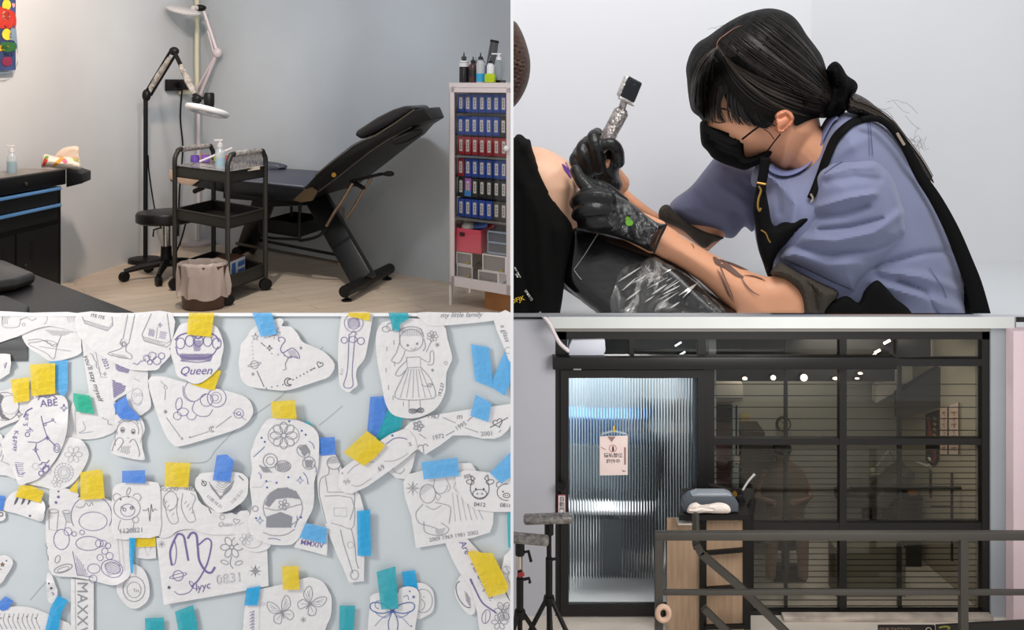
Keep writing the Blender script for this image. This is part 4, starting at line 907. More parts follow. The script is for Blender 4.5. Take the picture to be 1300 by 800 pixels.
# ---- apron
A_ = MB()
A_.ribbon(cat([(1110, 149), (1098, 150), (1085, 154), (1072, 163), (1060, 176), (1051, 196), (1044, 215), (1036, 236), (1029, 252)], 4), 9, lambda x, y: min(tf(x, y), DT-.04), eps=.008)
A_.build('apron_strap', apr, art, solid=.003)
A_ = MB(); A_.ribbon(cat([(1094, 152), (1110, 150), (1124, 156), (1136, 168), (1148, 184), (1157, 201), (1170, 226), (1186, 250), (1200, 275), (1212, 300), (1224, 330), (1236, 362), (1246, 400), (1250, 420)], 4), [8]*10+[8+i*.38 for i in range(43)], lambda x, y: DT-.09+max(0, (y-150))*.00005, eps=.008)
A_.build('apron_strap', apr, art, solid=.004, clipy=CY)
m = MB(); m.inflate([(1155, 196), (1166, 206), (1186, 238), (1204, 270), (1217, 292), (1232, 333), (1246, 368), (1254, 397), (1262, 430), (1205, 430), (1217, 397), (1224, 365), (1224, 345), (1216, 318), (1203, 288), (1190, 258), (1174, 228), (1160, 206)], DT-.035, R=12, T=.03, step=4); m.build('apron_back', apr, art, clipy=CY)
m = MB(); bibf = m.inflate([(959, 244), (963, 234), (970, 236), (976, 262), (979, 280), (984, 287), (992, 283), (1006, 279), (1024, 273), (1030, 280), (1018, 292), (1002, 306), (990, 318), (982, 334), (980, 352), (975, 352), (968, 332), (963, 317), (959, 290), (956, 264)], DT-.105, R=12, T=.02, step=3); m.build('apron_bib', apr, art)
m = MB(); m.ribbon(cat([(972, 200), (970, 215), (967, 232), (966, 246)], 4), 12, lambda x, y: DT-.118, eps=.002); m.build('apron_strap', apr, art, solid=.003)
m = MB(); m.inflate([(1030, 440), (1042, 394), (1062, 380), (1076, 376), (1090, 384), (1098, 368), (1112, 356), (1122, 362), (1136, 378), (1158, 398), (1170, 440)], 1.462, R=12, T=.012, step=4); m.build('apron_front', apr, art, clipy=CY)
brass = M('#b08a4a', .3, 1)
m = MB(); 
m.tube([W(x, y, DT-.14) for x, y in cat([(963, 236), (966, 242), (963, 252), (962, 262), (964, 268), (966, 264)], 3)], .0016, 6); m.tube([W(x, y, DT-.14) for x, y in ((961, 232), (972, 234))], .0018, 6); m.build('buckle', brass, art)
m = MB(); m.tube([W(x, y, DT-.125) for x, y in cat([(966, 292), (972, 296), (975, 303), (978, 308)], 3)], .0012, 6); m.build('buckle', brass, art)
m = MB(); m.tube([W(x, y, DT-.15) for x, y in cat([(1139, 169), (1143, 176), (1148, 184)], 3)], .0022, 6); m.tube([W(x, y, DT-.15) for x, y in cat([(1029, 246), (1032, 252), (1029, 257)], 3)], .0016, 6); m.build('buckle', M('#c8b49a', .3, 1), art)
# ---- face mask
mk = M('#090909', .85, spec=.1, bump=.08, bscale=500)
m = MB(); mp_ = [(888.5, 157), (892, 153), (896, 152), (899, 159), (912, 164), (928, 170), (941, 174), (944, 184), (946, 199), (958, 198), (972, 192), (980, 193), (976, 200), (965, 208), (954, 213), (945, 216), (930, 212), (914, 206), (904, 200), (898, 192), (891, 184), (889, 172)]
mf = m.inflate(mp_, DH-.035, R=18, T=.06, over=(hfun, .005), step=2, smooth=3, creases=[([(893, 170), (925, 185), (945, 190)], 1.5, -.003), ([(893, 180), (925, 196), (948, 203)], 1.5, .003)])
mo = m.build('face_mask', mk, art)
m = MB(); m.ribbon([(942, 177), (956, 166), (970, 156), (984, 151)], 2.2, lambda x, y: DH-.100, eps=.003); m.ribbon([(974, 192), (982, 181), (991, 170)], 1.5, lambda x, y: DH-.1, eps=.002); m.ribbon(cat([(970, 164), (977, 169), (983, 177)], 3), .9, lambda x, y: DH-.098, eps=.002); m.build('ear_loop', mk, mo, solid=.001)
# ---- gloves
def finger(mb, pts, r, D=1.44, n=10):
    P = [W(x, y, D+(z if len(q_) else 0)) for (x, y, z, *q_) in [(p+(0,))[:4] if len(p) == 3 else (p[0], p[1], 0, 0) for p in pts]]
    P = cat(P, 4); mb.tube(P, [r*(1-.22*i/(len(P)-1)) for i in range(len(P))], n); mb.ell(P[-1], (r*.80,)*3, n=10); mb.ell(P[0], (r,)*3, n=10)
def fing(mb, pts, r, n=10):
    P = cat([W(x, y, D) for x, y, D in pts], 4); mb.tube(P, [r*(1-.2*i/(len(P)-1)) for i in range(len(P))], n); mb.ell(P[-1], (r*.82,)*3, n=12); mb.ell(P[0], (r,)*3, n=12)
g = MB()
g1p = [(732, 246), (744, 236), (757, 233), (781, 246), (802, 258), (819, 272), (836, 283), (845, 285), (839, 298), (834, 308), (828, 320), (812, 313), (788, 303), (763, 296), (742, 290), (736, 270)]
gf = g.inflate(g1p, 1.455, R=26, T=.036, step=3, creases=[([(768, 240), (778, 262), (772, 290)], 3, .004), ([(795, 256), (788, 275), (800, 300)], 2.5, -.004), ([(806, 264), (800, 282), (812, 308)], 2.5, .005), ([(816, 272), (812, 290), (822, 312)], 2, -.005), ([(826, 280), (820, 296), (826, 316)], 2, .004), ([(752, 262), (785, 270), (830, 296)], 3, -.003), ([(760, 280), (790, 290), (820, 306)], 2, .003)],
     bulge=lambda x, y: .0016*np.sin(x*.8+3*np.sin(y*.25))*(x > 765)+.0012*np.sin(y*.9+x*.3)*(x > 765))
# index stretching the skin, three curled fingers, thumb underneath
fing(g, [(764, 250, 1.44), (748, 240, 1.435), (738, 230, 1.44), (731, 217, 1.455)], .0115)
fing(g, [(772, 252, 1.425), (752, 249, 1.42), (736, 252, 1.43), (731, 258, 1.45)], .0125)
fing(g, [(772, 266, 1.425), (752, 266, 1.415), (738, 268, 1.425), (733, 273, 1.45)], .0120)
fing(g, [(775, 282, 1.43), (758, 282, 1.42), (745, 282, 1.43), (740, 284, 1.45)], .0112)
fing(g, [(790, 258, 1.49), (768, 240, 1.49), (750, 234, 1.485), (737, 226, 1.48)], .0115)
g.build('glove', glove, art, remesh=.0022, smoothit=2)
m = MB(); m.ribbon(cat([(846, 284), (842, 293), (837, 303), (830, 321)], 4), 3, lambda x, y: 1.432, eps=.001); m.build('glove_cuff', glove, art, solid=.002)
m = MB()
for (x, y, a, b) in ((799, 283, 5, 4), (797, 278, 3, 3)): 
    pp = circ(x, y, a, 10, b); m.add([W(u, v, gf(x, y)-.007) for u, v in pp[:-1]], [tuple(range(10))])
m.build('green_dab', M('#6fae2c', .3), art)
# cling film crinkles on the glove
def crinkle(poly, fn, eps, name, parent, mat, step=4, amp=.004, sc_=.12, clip=None, seed=1):
    m = MB(); P_, f_, d_ = grid_poly([tuple(p) for p in cat(poly, 4, True)], step)
    vs = []
    for (x, y), d in zip(P_, d_):
        e = min(1, d/8); h = amp*(abs(noise.noise((x*sc_+y*sc_*.7, y*sc_*.35-x*sc_*.2, seed)))*1.6+.5*noise.noise((x*sc_*2.2, y*sc_*2.2, seed+5)))*e
        vs.append(W(x, y, fn(x, y)-eps-h))
    m.add(vs, f_); return m.build(name, mat, parent, clipy=clip)
film_g = film_mat((.75, .75, .75), .55, 70, .50, .68)
crinkle([(768, 244), (790, 254), (812, 270), (835, 286), (830, 300), (822, 312), (800, 304), (776, 292), (768, 270)], gf, .0015, 'cling_film', art, film_g, 3, .003, .22)
g = MB()
g2p = [(723, 205), (728, 190), (736, 181), (745, 172), (758, 172), (772, 176), (782, 180), (788, 192), (789.5, 203), (786, 216), (787, 226), (790.5, 235), (783, 246), (770, 240), (756, 232), (742, 222), (728, 214)]
g2f = g.inflate(g2p, 1.60, R=24, T=.034, step=3, creases=[([(765, 185), (770, 205), (762, 225)], 3, -.004), ([(775, 190), (778, 215), (780, 240)], 2.5, .004), ([(740, 200), (755, 215), (775, 228)], 2.5, -.004)])
fing(g, [(760, 212, 1.565), (756, 190, 1.55), (753, 175, 1.555), (758, 170, 1.575)], .0130)
fing(g, [(748, 216, 1.57), (741, 200, 1.555), (739, 188, 1.56), (746, 180, 1.575)], .0125)
fing(g, [(742, 220, 1.57), (733, 210, 1.56), (730, 202, 1.565), (735, 195, 1.58)], .0118)
fing(g, [(748, 226, 1.58), (738, 220, 1.575), (733, 215, 1.58), (738, 209, 1.59)], .0105)
fing(g, [(784, 205, 1.585), (783, 191, 1.56), (776, 183, 1.55), (766, 184, 1.55)], .0125)
g.build('glove', glove, art, remesh=.0022, smoothit=2)
# swallow tattoo on the forearm
_nf = MB(); nff = _nf.inflate(nearfa, 1.475, R=30, T=.036, step=12)
ink = M('#6b5148', .6); m = MB(); e_ = .0022
for k in range(13):   # wing feathers
    t = k/12; a = Vector((912, 333)).lerp(Vector((924, 362)), t); b = Vector((918, 348)).lerp(Vector((932, 385)), t); a2 = Vector((909, 341)).lerp(Vector((917, 360)), t)
    m.ribbon([tuple(a2+Vector((1, 0))), tuple((a2+b)/2+Vector((-1.2, .5))), tuple(b)], 1.1, nff, eps=e_, taper=True); m.ribbon([tuple(a), tuple((a+b)/2+Vector((1, 0))), tuple(b+Vector((0, -2)))], .9, nff, eps=e_, taper=True)
m.ribbon(cat([(906, 326), (911, 332), (917, 334), (926, 340), (936, 348), (944, 352)], 3), [2, 4, 6, 7, 8, 8, 8, 8, 7, 7, 6, 6, 5, 4, 3, 2], nff, eps=e_-.0003)
m.ribbon(cat([(940, 350), (947, 362), (956, 371), (965, 375.5)], 4), 1.8, nff, eps=e_, taper=True); m.ribbon(cat([(944, 349), (955, 350), (965, 353), (972, 356.5)], 4), 1.6, nff, eps=e_, taper=True)
m.ribbon(cat([(916, 330), (928, 334), (940, 339), (950, 343)], 4), 2.2, nff, eps=e_, taper=True); m.ribbon([(878, 309), (880, 311), (881, 315)], .7, nff, eps=e_)
m.build('swallow_tattoo', ink, art)

# ---- tattoo machine held in the glove
t = thing('tattoo_machine', W(768, 180, 1.57), 'film-wrapped silver tattoo machine with black battery block in the raised gloved hand', 'tattoo machine')
film_m = M('#9c9490', .18, .7, bump=1, bscale=60, var=.6, vscale=70)
a = W(762, 192, 1.56); b = W(791, 138, 1.56)
m = MB(); m.tube([a, a.lerp(b, .1), a.lerp(b, .45), a.lerp(b, .46), a.lerp(b, .92), b], [.009, .0125, .0130, .0124, .0128, .008], 18); m.build('grip', film_m, t)
m = MB(); m.tube([W(789, 140, 1.56), W(793, 127, 1.56)], [.006, .006], 12); m.build('neck', film_m, t)
m = MB(); ux = (W(819, 104, 1.56)-W(800, 94, 1.56)).normalized(); uy = (W(800, 94, 1.56)-W(788, 123, 1.56)).normalized(); uz = ux.cross(uy)
R_ = Matrix((ux, uz, uy)).transposed(); m.box(W(800.5, 113.5, 1.56), (.026, .026, .036), rot=R_, bevel=.003); m.build('battery', M('#1c1f24', .12, .3, bump=.3, bscale=90), t)
m = MB(); m.box(W(791.5, 110, 1.565), (.010, .03, .036), rot=R_, bevel=.003); m.box(W(795, 128.5, 1.56), (.028, .027, .006), rot=R_, bevel=.002); m.build('battery_wrap', M('#c2bdb8', .15, .5, bump=1, bscale=60, var=.4, vscale=60), t)

# ---- client
cl = thing('client', (.04, 1.5, SH), 'seated client with brown hair and black t-shirt pulled down to bare the shoulder', 'person')
m = MB(); sk = [(640, 196), (660, 190), (676, 186.5), (690, 188), (704, 194), (714, 200), (721, 205), (726, 214), (731, 226), (735, 238), (732, 252), (731, 268), (735, 280), (736, 291), (726, 296), (712, 300), (690, 300), (640, 300)]
skf = m.inflate(sk, 1.52, R=45, T=.07, step=4, creases=[([(700, 200), (718, 225), (722, 260)], 10, .004)])

m.build('body', skinc, cl, clipx=.0022)
m = MB(); m.inflate([(630, 24), (651, 26), (659, 34), (667, 52), (673, 76), (672, 98), (666, 116), (656, 132), (645, 140), (630, 140)], 1.57, R=22, T=.06, step=3, bulge=lambda x, y: .002*np.sin(y*.5+x*.7)+.002*np.sin(y*1.1-x*.4)); m.build('hair', M('#3d2417', .6, bump=.3, bscale=260, var=.3, vscale=90, stretch=(1, 1, .3)), cl, clipx=.0022)
m = MB(); cs_ = [(630, 176), (650, 176), (656, 171), (662, 171), (668, 176), (673, 178), (676, 190), (682, 206), (692, 230), (702, 250), (714, 268), (725, 284), (727, 296), (723, 320), (718, 350), (714, 380), (711, 402), (711, 440), (630, 440)]
csf = m.inflate(cs_, 1.47, R=30, T=.06, step=4, creases=[([(665, 200), (690, 260), (702, 330), (706, 390)], 8, -.008), ([(680, 240), (690, 300), (690, 360)], 7, .007), ([(660, 240), (662, 330), (672, 397)], 6, -.005), ([(656, 175), (668, 190), (676, 215)], 3, .004)]); m.build('shirt', M('#0f0e0d', .9, spec=.1, bump=.08, bscale=400), cl, clipx=.0022, clipy=CY)
m = MB(); text_on(m, 'OFJK', 657, 381, 8.5, -17, csf, bold=.02, eps=.003); m.build('yellow_lettering', M('#e3b81f', .6), cl, clipx=.0022)
m = MB(); text_on(m, 'SPORTS', 671, 375, 4.6, 56, csf, bold=.03, eps=.003); text_on(m, 'OFJK SPORTS', 657, 346, 2.6, 60, csf, bold=.02, eps=.003); text_on(m, 'SPO', 656, 350, 3.2, 60, csf, bold=.02, eps=.003); text_on(m, 'SP', 686, 398, 4.6, 56, csf, bold=.03, eps=.003); m.build('white_lettering', M('#d6d2ca', .6), cl, clipx=.0022, clipy=CY)
pm = M('#6a3f9a', .5); m = MB(); m.ribbon(cat([(714, 208), (719, 215), (725, 226)], 4), [1, 2, 3, 4, 4.5, 4, 3, 2, 1], skf, eps=.002); m.ribbon([(718, 206), (722, 214), (727, 224)], 1, skf, eps=.002); m.build('stencil_mark', pm, cl)

# ---- film-wrapped arm of the chair under the artist's arm
bv = M('#0d0d0e', .2, bump=.06, bscale=30, spec=.5)
t = thing('padded_armrest', (.15, 1.47, SH), 'black padded bench wrapped in cling film between client and artist', 'bench')
m = MB(); bp_ = [(718, 286), (735, 281), (760, 288), (795, 299), (829, 311), (847, 324), (862, 334), (877, 347), (901, 370), (923, 388), (936, 398), (950, 440), (840, 470), (790, 440), (762, 402), (740, 384), (717, 362), (712, 340), (715, 310)]
bf = m.inflate(bp_, 1.492, R=16, T=.035, step=4, smooth=3, tilt=(0, -.0006, 800, 340)); m.build('pad', bv, t, clipy=CY)
m = MB(); m.ribbon([(759, 297), (750, 311), (742, 324), (729, 342)], 1.0, bf, eps=.003); m.ribbon([(729, 343), (733, 349), (738, 355)], .9, bf, eps=.003); m.build('film_edge', M('#a9a59e', .3), t)
m = MB(); m.inflate([(705, 352), (717, 350), (740, 362), (768, 378), (790, 392), (830, 440), (800, 440), (760, 398), (735, 380), (714, 366), (703, 360)], 1.53, R=7, T=.012, step=4); m.build('base_board', M('#2c2d2b', .5), t, clipy=CY)
crinkle([(790, 342), (812, 332), (830, 326), (846, 334), (862, 342), (880, 354), (900, 374), (922, 396), (940, 440), (800, 440), (775, 392), (780, 366)], bf, .003, 'cling_film', t, film_mat((.6, .59, .57), .75, 13, .52, .66), 2.5, .012, .14, CY, 3)
m = MB(); 
for k in range(30):
    x = rs.uniform(785, 900); y = rs.uniform(345, 392)
    if y < 330+(x-829)*.5+8 or (x > 870 and y < 372): continue
    L_ = rs.uniform(6, 34); a = math.radians(-38+rs.uniform(-12, 12)); m.ribbon([(x+L_*q*math.cos(a)/4, y+L_*q*math.sin(a)/4) for q in range(5)], rs.uniform(.6, 2.4), bf, eps=.012, taper=True)
m.build('film_glints', M('#cfcac4', .15, .6), t, clipy=CY)  # pale strips painted as the highlights on the cling film
# ================================================================== STENCIL WALL (lower left, right in front)
WD = 1.2
def S(x, y, o=0): return W(x, y, WD-o)      # on this wall one picture unit is a millimetre
m = MB(); wl_ = [S(-60, 400.2), S(648.4, 400.2), S(648.4, 900), S(-60, 900)]
for p in wl_: p.y = WD
m.prism(wl_, (0, .006, 0)); struct(m.build('wall_stencil', M('#c9cfd1', .75, var=.05, vscale=5, bump=.06, bscale=30)))
m = MB(); m.box((S(294, 400).x, WD-.001, EZ-(399.0-HY)/F*WD-.0002), ((708)/1000, .008, .0022)); struct(m.build('trim_1', M('#f2f2f2', .5)))
PN = [0]
paperm = M('#e6e3e2', .75, bump=.15, bscale=90, var=.02, vscale=30, alpha=.94)
INK = M('#8e8e95', .7); INKP = M('#74669a', .7); INKD = M('#5c5c66', .7); INKB = M('#4262a4', .6); INKL = M('#adadb3', .7)
def paper(poly, label, z=1, name='stencil_paper', curl=(), sm=3, mat=None, cat_='paper', step=8):
    """a cut-out sheet, slightly wavy; z is its layer"""
    PN[0] += 1; seed = PN[0]*3.7; off = .0012+z*.0011
    pl = [tuple(p) for p in cat(poly, sm, True)] if sm else poly
    A, fs, d = grid_poly(pl, step)
    def o_(x, y):
        h = off+.0007*(1+noise.noise((x*.02, y*.02, seed)))+.0003*noise.noise((x*.08, y*.08, seed))
        for (cx, cy, r, a) in curl: h += a*max(0, 1-math.hypot(x-cx, y-cy)/r)**2
        return h
    m = MB(); m.add([S(x, y, o_(x, y)) for x, y in A], fs)
    return dict(mb=m, dep=lambda x, y: WD-o_(x, y), label=label, name=name, mat=mat or paperm, cat=cat_)
def done(P, *extra):
    b_ = P['mb']; xl_ = S(648.3, 400).x; keep = [i for i, f in enumerate(b_.f) if b_.m[i] == 0 or max(b_.v[k].x for k in f) < xl_]
    b_.f = [b_.f[i] for i in keep]; b_.m = [b_.m[i] for i in keep]; b_.sm = [b_.sm[i] for i in keep]
    for v in b_.v: v.x = min(v.x, xl_)
    o = P['mb'].build(P['name'], [P['mat'], INK, INKP, INKD, INKB, INKL]); o.data.materials
    return tag(o, P['label'], P['cat'], 'stencil papers taped on the wall')
def ln(P, pts, w=.7, mi=1, smooth=0, taper=False):
    if smooth: pts = cat(pts, smooth)
    P['mb'].ribbon([(p[0], p[1]) for p in pts], w, P['dep'], mi, .0004, taper)
def circ_(P, x, y, r, w=.6, mi=1, ry=None, a0=0, a1=360, rot=0, n=18): ln(P, circ(x, y, r, n, ry, a0, a1, rot), w, mi)
def dot(P, x, y, r=1, mi=1):
    P['mb'].add([S(u, v, WD-P['dep'](u, v)+.0004) for u, v in circ(x, y, r, 8)[:-1]], [tuple(range(8))], mi, False)
def star(P, x, y, r, w=.6, mi=1, k=4):
    pts = []
    for i in range(2*k+1):
        a = math.pi*i/k-math.pi/2; q = r if i % 2 == 0 else r*.35; pts.append((x+q*math.cos(a), y+q*math.sin(a)))
    ln(P, pts, w, mi)
def spark(P, x, y, r, mi=1):
    for a in range(0, 180, 45): 
        c, s_ = math.cos(math.radians(a))*r, math.sin(math.radians(a))*r; ln(P, [(x-c, y-s_), (x+c, y+s_)], .5, mi)
def heart(P, x, y, r, w=.7, mi=1, rot=0):
    pts = [(16*math.sin(t)**3/16*r, -(13*math.cos(t)-5*math.cos(2*t)-2*math.cos(3*t)-math.cos(4*t))/16*r) for t in [2*math.pi*i/24 for i in range(25)]]
    c, s_ = math.cos(math.radians(rot)), math.sin(math.radians(rot)); ln(P, [(x+a*c-b*s_, y+a*s_+b*c) for a, b in pts], w, mi)
def planet(P, x, y, r, w=.7, mi=1): circ_(P, x, y, r, w, mi); circ_(P, x, y, r*1.75, w*.8, mi, ry=r*.35, rot=-14)
def moon(P, x, y, r, w=.7, mi=1, rot=0): circ_(P, x, y, r, w, mi, a0=40+rot, a1=320+rot); circ_(P, x+r*.42*math.cos(math.radians(rot)), y+r*.42*math.sin(math.radians(rot)), r*.72, w, mi, a0=60+rot, a1=300+rot)
def hatch(P, poly, sp=2, ang=0, w=.4, mi=1, jit=.5):
    A = np.array(poly); c, s_ = math.cos(math.radians(ang)), math.sin(math.radians(ang)); R_ = np.array([[c, s_], [-s_, c]]); B = A @ R_.T
    y = B[:, 1].min()+sp/2; r_ = random.Random(int(A.sum()))
    while y < B[:, 1].max():
        xs_ = []
        for i in range(len(B)):
            a, b = B[i], B[(i+1) % len(B)]
            if (a[1] > y) != (b[1] > y): xs_.append(a[0]+(y-a[1])*(b[0]-a[0])/(b[1]-a[1]))
        xs_.sort()
        for i in range(0, len(xs_)-1, 2):
            a, b = xs_[i]+r_.random()*jit, xs_[i+1]-r_.random()*jit
            if b > a: ln(P, [(a*c-y*s_, a*s_+y*c), (b*c-y*s_, b*s_+y*c)], w, mi)
        y += sp
def txt(P, body, x, y, size, ang=0, mi=1, shear=0, bold=0): text_on(P['mb'], body, x, y, size, ang, P['dep'], mi, shear, bold, .0004)
def squig(P, a, b, amp=2, n=10, w=.6, mi=1, seed=0):
    r_ = random.Random(seed+int(a[0]*7+b[1])); a = Vector(a); b = Vector(b); t = (b-a).normalized(); nn_ = Vector((-t.y, t.x))
    pts = [tuple(a.lerp(b, i/n)+nn_*amp*(r_.random()*2-1)+t*amp*.6*(r_.random()-.5)) for i in range(n+1)]; ln(P, pts, w, mi, 3)
def flower(P, x, y, r, k=5, w=.5, mi=1, rot=0):
    for i in range(k):
        a = 360*i/k+rot; c, s_ = math.cos(math.radians(a)), math.sin(math.radians(a)); circ_(P, x+c*r*.6, y+s_*r*.6, r*.42, w, mi, ry=r*.28, rot=a, n=12)
    circ_(P, x, y, r*.18, w, mi, n=8)
def bear(P, x, y, r, w=.7, mi=1, ear=.32, snout=True):
    circ_(P, x, y, r, w, mi, ry=r*.88)
    for s_ in (-1, 1): circ_(P, x+s_*r*.75, y-r*.78, r*ear, w, mi, a0=120 if s_ < 0 else 200, a1=340 if s_ < 0 else 420, n=10); dot(P, x+s_*r*.38, y-r*.05, r*.09, mi)
    if snout: circ_(P, x, y+r*.35, r*.36, w, mi, ry=r*.24); dot(P, x-r*.12, y+r*.35, r*.06, mi); dot(P, x+r*.12, y+r*.35, r*.06, mi)

# ---------------- sheets, from the back layer forward
p = paper([(104, 422), (116, 424), (128, 434), (142, 455), (148, 470), (146, 520), (147, 545), (135, 553), (121, 557), (103, 558), (84, 555), (86, 535), (96, 503), (112, 500), (110, 480), (106, 450)], 'long white strip of handwriting under the green tape', 0)
txt(p, "you'll stay myself", 118, 480, 9, 72, 3, .2); txt(p, '2021', 134, 462, 8, 70, 2); star(p, 133, 475, 2.5); squig(p, (115, 448), (128, 475), 1.5, 9)
ln(p, [(118, 430), (126, 470), (128, 479), (136, 479)], .5); ln(p, [(105, 535), (108, 545), (100, 550), (118, 548)], .6, 5, 4); ln(p, [(95, 520), (96, 552)], .5, 5); squig(p, (130, 530), (142, 540), 2, 6); done(p)
p = paper([(147, 458), (166, 466), (169, 480), (167, 495), (150, 506), (143, 510), (141, 497), (143, 480)], 'small sheet with dense violet hatching above the blue tape', 1, sm=3)
hatch(p, [(146, 462), (165, 468), (163, 474), (147, 470)], 1.4, 12, .9, 2); hatch(p, [(142, 482), (160, 490), (158, 497), (144, 506)], 1.5, 15, 1.0, 2); done(p)
p = paper([(168, 466), (186, 466), (188, 490), (192, 515), (184, 524), (176, 528), (166, 524), (160, 508), (163, 490)], 'narrow rounded sheet with a faint oval face', 1)
circ_(p, 174, 503, 7, .5, 5, ry=10); ln(p, [(170, 512), (175, 515), (180, 511)], .5, 5, 3); circ_(p, 172, 501, 2, .5, 5); circ_(p, 178, 501, 2, .5, 5); squig(p, (170, 480), (178, 484), 1.5, 5, .5, 5); done(p)
p = paper([(28, 424), (45, 417), (62, 413), (99, 421), (103, 440), (102, 449), (84, 456), (65, 459), (50, 450), (35, 440)], 'fan-shaped sheet with loop scribbles below the top left sheet', 1)
ln(p, [(35, 432), (52, 431), (68, 440), (72, 436), (60, 432), (48, 434), (36, 437), (58, 448), (68, 456), (72, 440), (78, 425)], .6, 1, 4); hatch(p, [(55, 418), (95, 421), (80, 427), (66, 426)], 1.8, 115, .4, 1); ln(p, [(50, 440), (90, 446)], .5); squig(p, (56, 432), (72, 440), 3, 8); done(p)
m = MB(); m.prism([S(0-40, 437, .001), S(28, 428, .001), S(35, 430, .001), S(35, 458, .001), S(-40, 459, .001)], (0, -.001, 0)); tag(m.build('photo_strip', M('#5b5b5c', .5, var=.45, vscale=60, stretch=(.1, 1, 1.5))), 'dark grey striped photo print behind the top left sheets', 'photo')
p = paper([(-20, 398), (40, 397), (102, 398), (103, 421), (80, 417), (62, 414), (44, 418), (30, 424), (14, 430), (-20, 437)], 'top left sheet with faint figure lines and a warm stain', 2)
ln(p, [(3, 400), (3, 414), (14, 416), (24, 414), (26, 404)], .5, 1, 3); ln(p, [(26, 406), (34, 403), (40, 407), (46, 404)], .5, 1, 4); circ_(p, 30, 412, 2, .5); hatch(p, [(1, 400), (12, 400), (10, 412), (3, 412)], 2.5, 85, .4); hatch(p, [(84, 399), (98, 399), (95, 408), (86, 410)], 2.5, 70, .4, 5); ln(p, [(58, 398), (60, 405), (56, 412)], .5, 5, 3); done(p)
p = paper([(100, 397), (160, 398), (218, 397), (218, 436), (214, 444), (214, 451), (205, 463), (198, 470), (184, 470), (168, 470), (152, 464), (138, 457), (120, 446), (110, 436), (99, 424)], 'large sheet with a carved column base and slanted plinths', 3)
ln(p, [(162, 399), (156, 430), (164, 433), (171, 399)], .7, 1); ln(p, [(155, 430), (152, 436), (156, 440), (150, 444), (138, 448), (140, 451), (166, 456), (166, 450), (160, 446), (160, 440), (164, 434)], .8, 1, 2); circ_(p, 157, 437, 3.5, .6); circ_(p, 157, 437, 2, .6, 3); hatch(p, [(140, 448), (164, 453), (162, 456), (142, 451)], 1.2, 10, .4)
ln(p, [(104, 402), (108, 411), (136, 420), (143, 413), (142, 402)], .7); ln(p, [(105, 406), (138, 416), (143, 409)], .5); hatch(p, [(106, 406), (138, 416), (137, 420), (108, 411)], 1.3, 16, .4); txt(p, 'ITE ITE', 124, 402, 6, 12, 3)
ln(p, [(192, 398), (180, 425), (183, 433), (211, 441), (217, 436), (212, 398)], .7); ln(p, [(180, 427), (212, 436), (218, 431)], .5); hatch(p, [(181, 428), (211, 437), (210, 441), (183, 433)], 1.4, 15, .4); star(p, 203, 413, 3, .7, 2); hatch(p, [(190, 417), (197, 419), (195, 428), (188, 426)], 1.6, 100, .5, 2); hatch(p, [(203, 420), (212, 422), (210, 431), (201, 429)], 1.6, 10, .5, 2); ln(p, [(200, 415), (198, 430)], .5); done(p)
p = paper([(168, 463), (180, 460), (196, 452), (215, 443), (216, 452), (204, 464), (198, 470), (170, 470)], 'small flap with looping violet letters at the plinth sheet corner', 4, sm=2)
for cx_, cy_, r_ in ((186, 455, 4), (193, 452, 5), (199, 458, 5), (190, 460, 3), (205, 452, 4)): circ_(p, cx_, cy_, r_, .8, 2)
squig(p, (169, 464), (184, 456), 2, 8, .8, 2); done(p)
p = paper([(231, 411), (250, 409), (272, 413), (280, 424), (284, 440), (281, 455), (279, 465), (268, 477), (255, 486), (245, 487), (235, 482), (225, 477), (221, 463), (217, 450), (217, 437), (224, 420)], 'sheet with a violet crown over the word Queen', 4)
for k in range(5):
    cx_ = 229+k*11.5; circ_(p, cx_, 436+(-3 if 0 < k < 4 else 0), 5.5, .9, 2, ry=7)
ln(p, [(222, 432), (228, 426), (240, 423), (251, 430), (262, 423), (273, 426), (278, 434)], 1.6, 2, 4); ln(p, [(223, 440), (228, 452), (250, 455), (268, 452), (277, 440)], 1.2, 2, 4); ln(p, [(229, 458), (250, 460), (267, 458)], 1.0, 2, 4); hatch(p, [(227, 449), (271, 449), (268, 458), (230, 458)], 1.4, 60, .8, 2); hatch(p, [(244, 432), (256, 432), (254, 446), (246, 446)], 1.3, 30, .7, 2); txt(p, 'Queen', 248, 471, 15, -1, 2, .35, .01); ln(p, [(245, 424), (250, 415), (255, 424), (245, 424)], .6, 2); done(p)
p = paper([(188, 483), (205, 478), (222, 482), (245, 488), (268, 492), (290, 497), (313, 505), (321, 518), (319, 530), (305, 543), (270, 555), (232, 566), (220, 565), (210, 552), (199, 525)], 'wide sheet with an astronaut curled round a moon and a star trail', 2)
circ_(p, 262, 508, 8, .7, 2, rot=10); circ_(p, 275, 505, 12, .7, 2); circ_(p, 274, 505, 7, .5, 2); circ_(p, 273, 505, 4, .5, 2); ln(p, [(247, 510), (244, 520), (252, 528), (264, 528), (270, 520)], .7, 2, 4); ln(p, [(232, 490), (234, 504), (246, 510), (262, 500)], .7, 2, 4); circ_(p, 248, 496, 14, .6, 2, a0=100, a1=230); circ_(p, 227, 513, 4, .7, 2, ry=8, rot=8); circ_(p, 232, 523, 7, .7, 2, ry=5); circ_(p, 225, 528, 5, .6, 2); circ_(p, 243, 527, 6, .6, 2, a0=0, a1=200); circ_(p, 303, 525, 6, .6, 2); circ_(p, 303, 525, 2.5, .6, 2); squig(p, (296, 523), (312, 533), 2, 6, .5, 2)
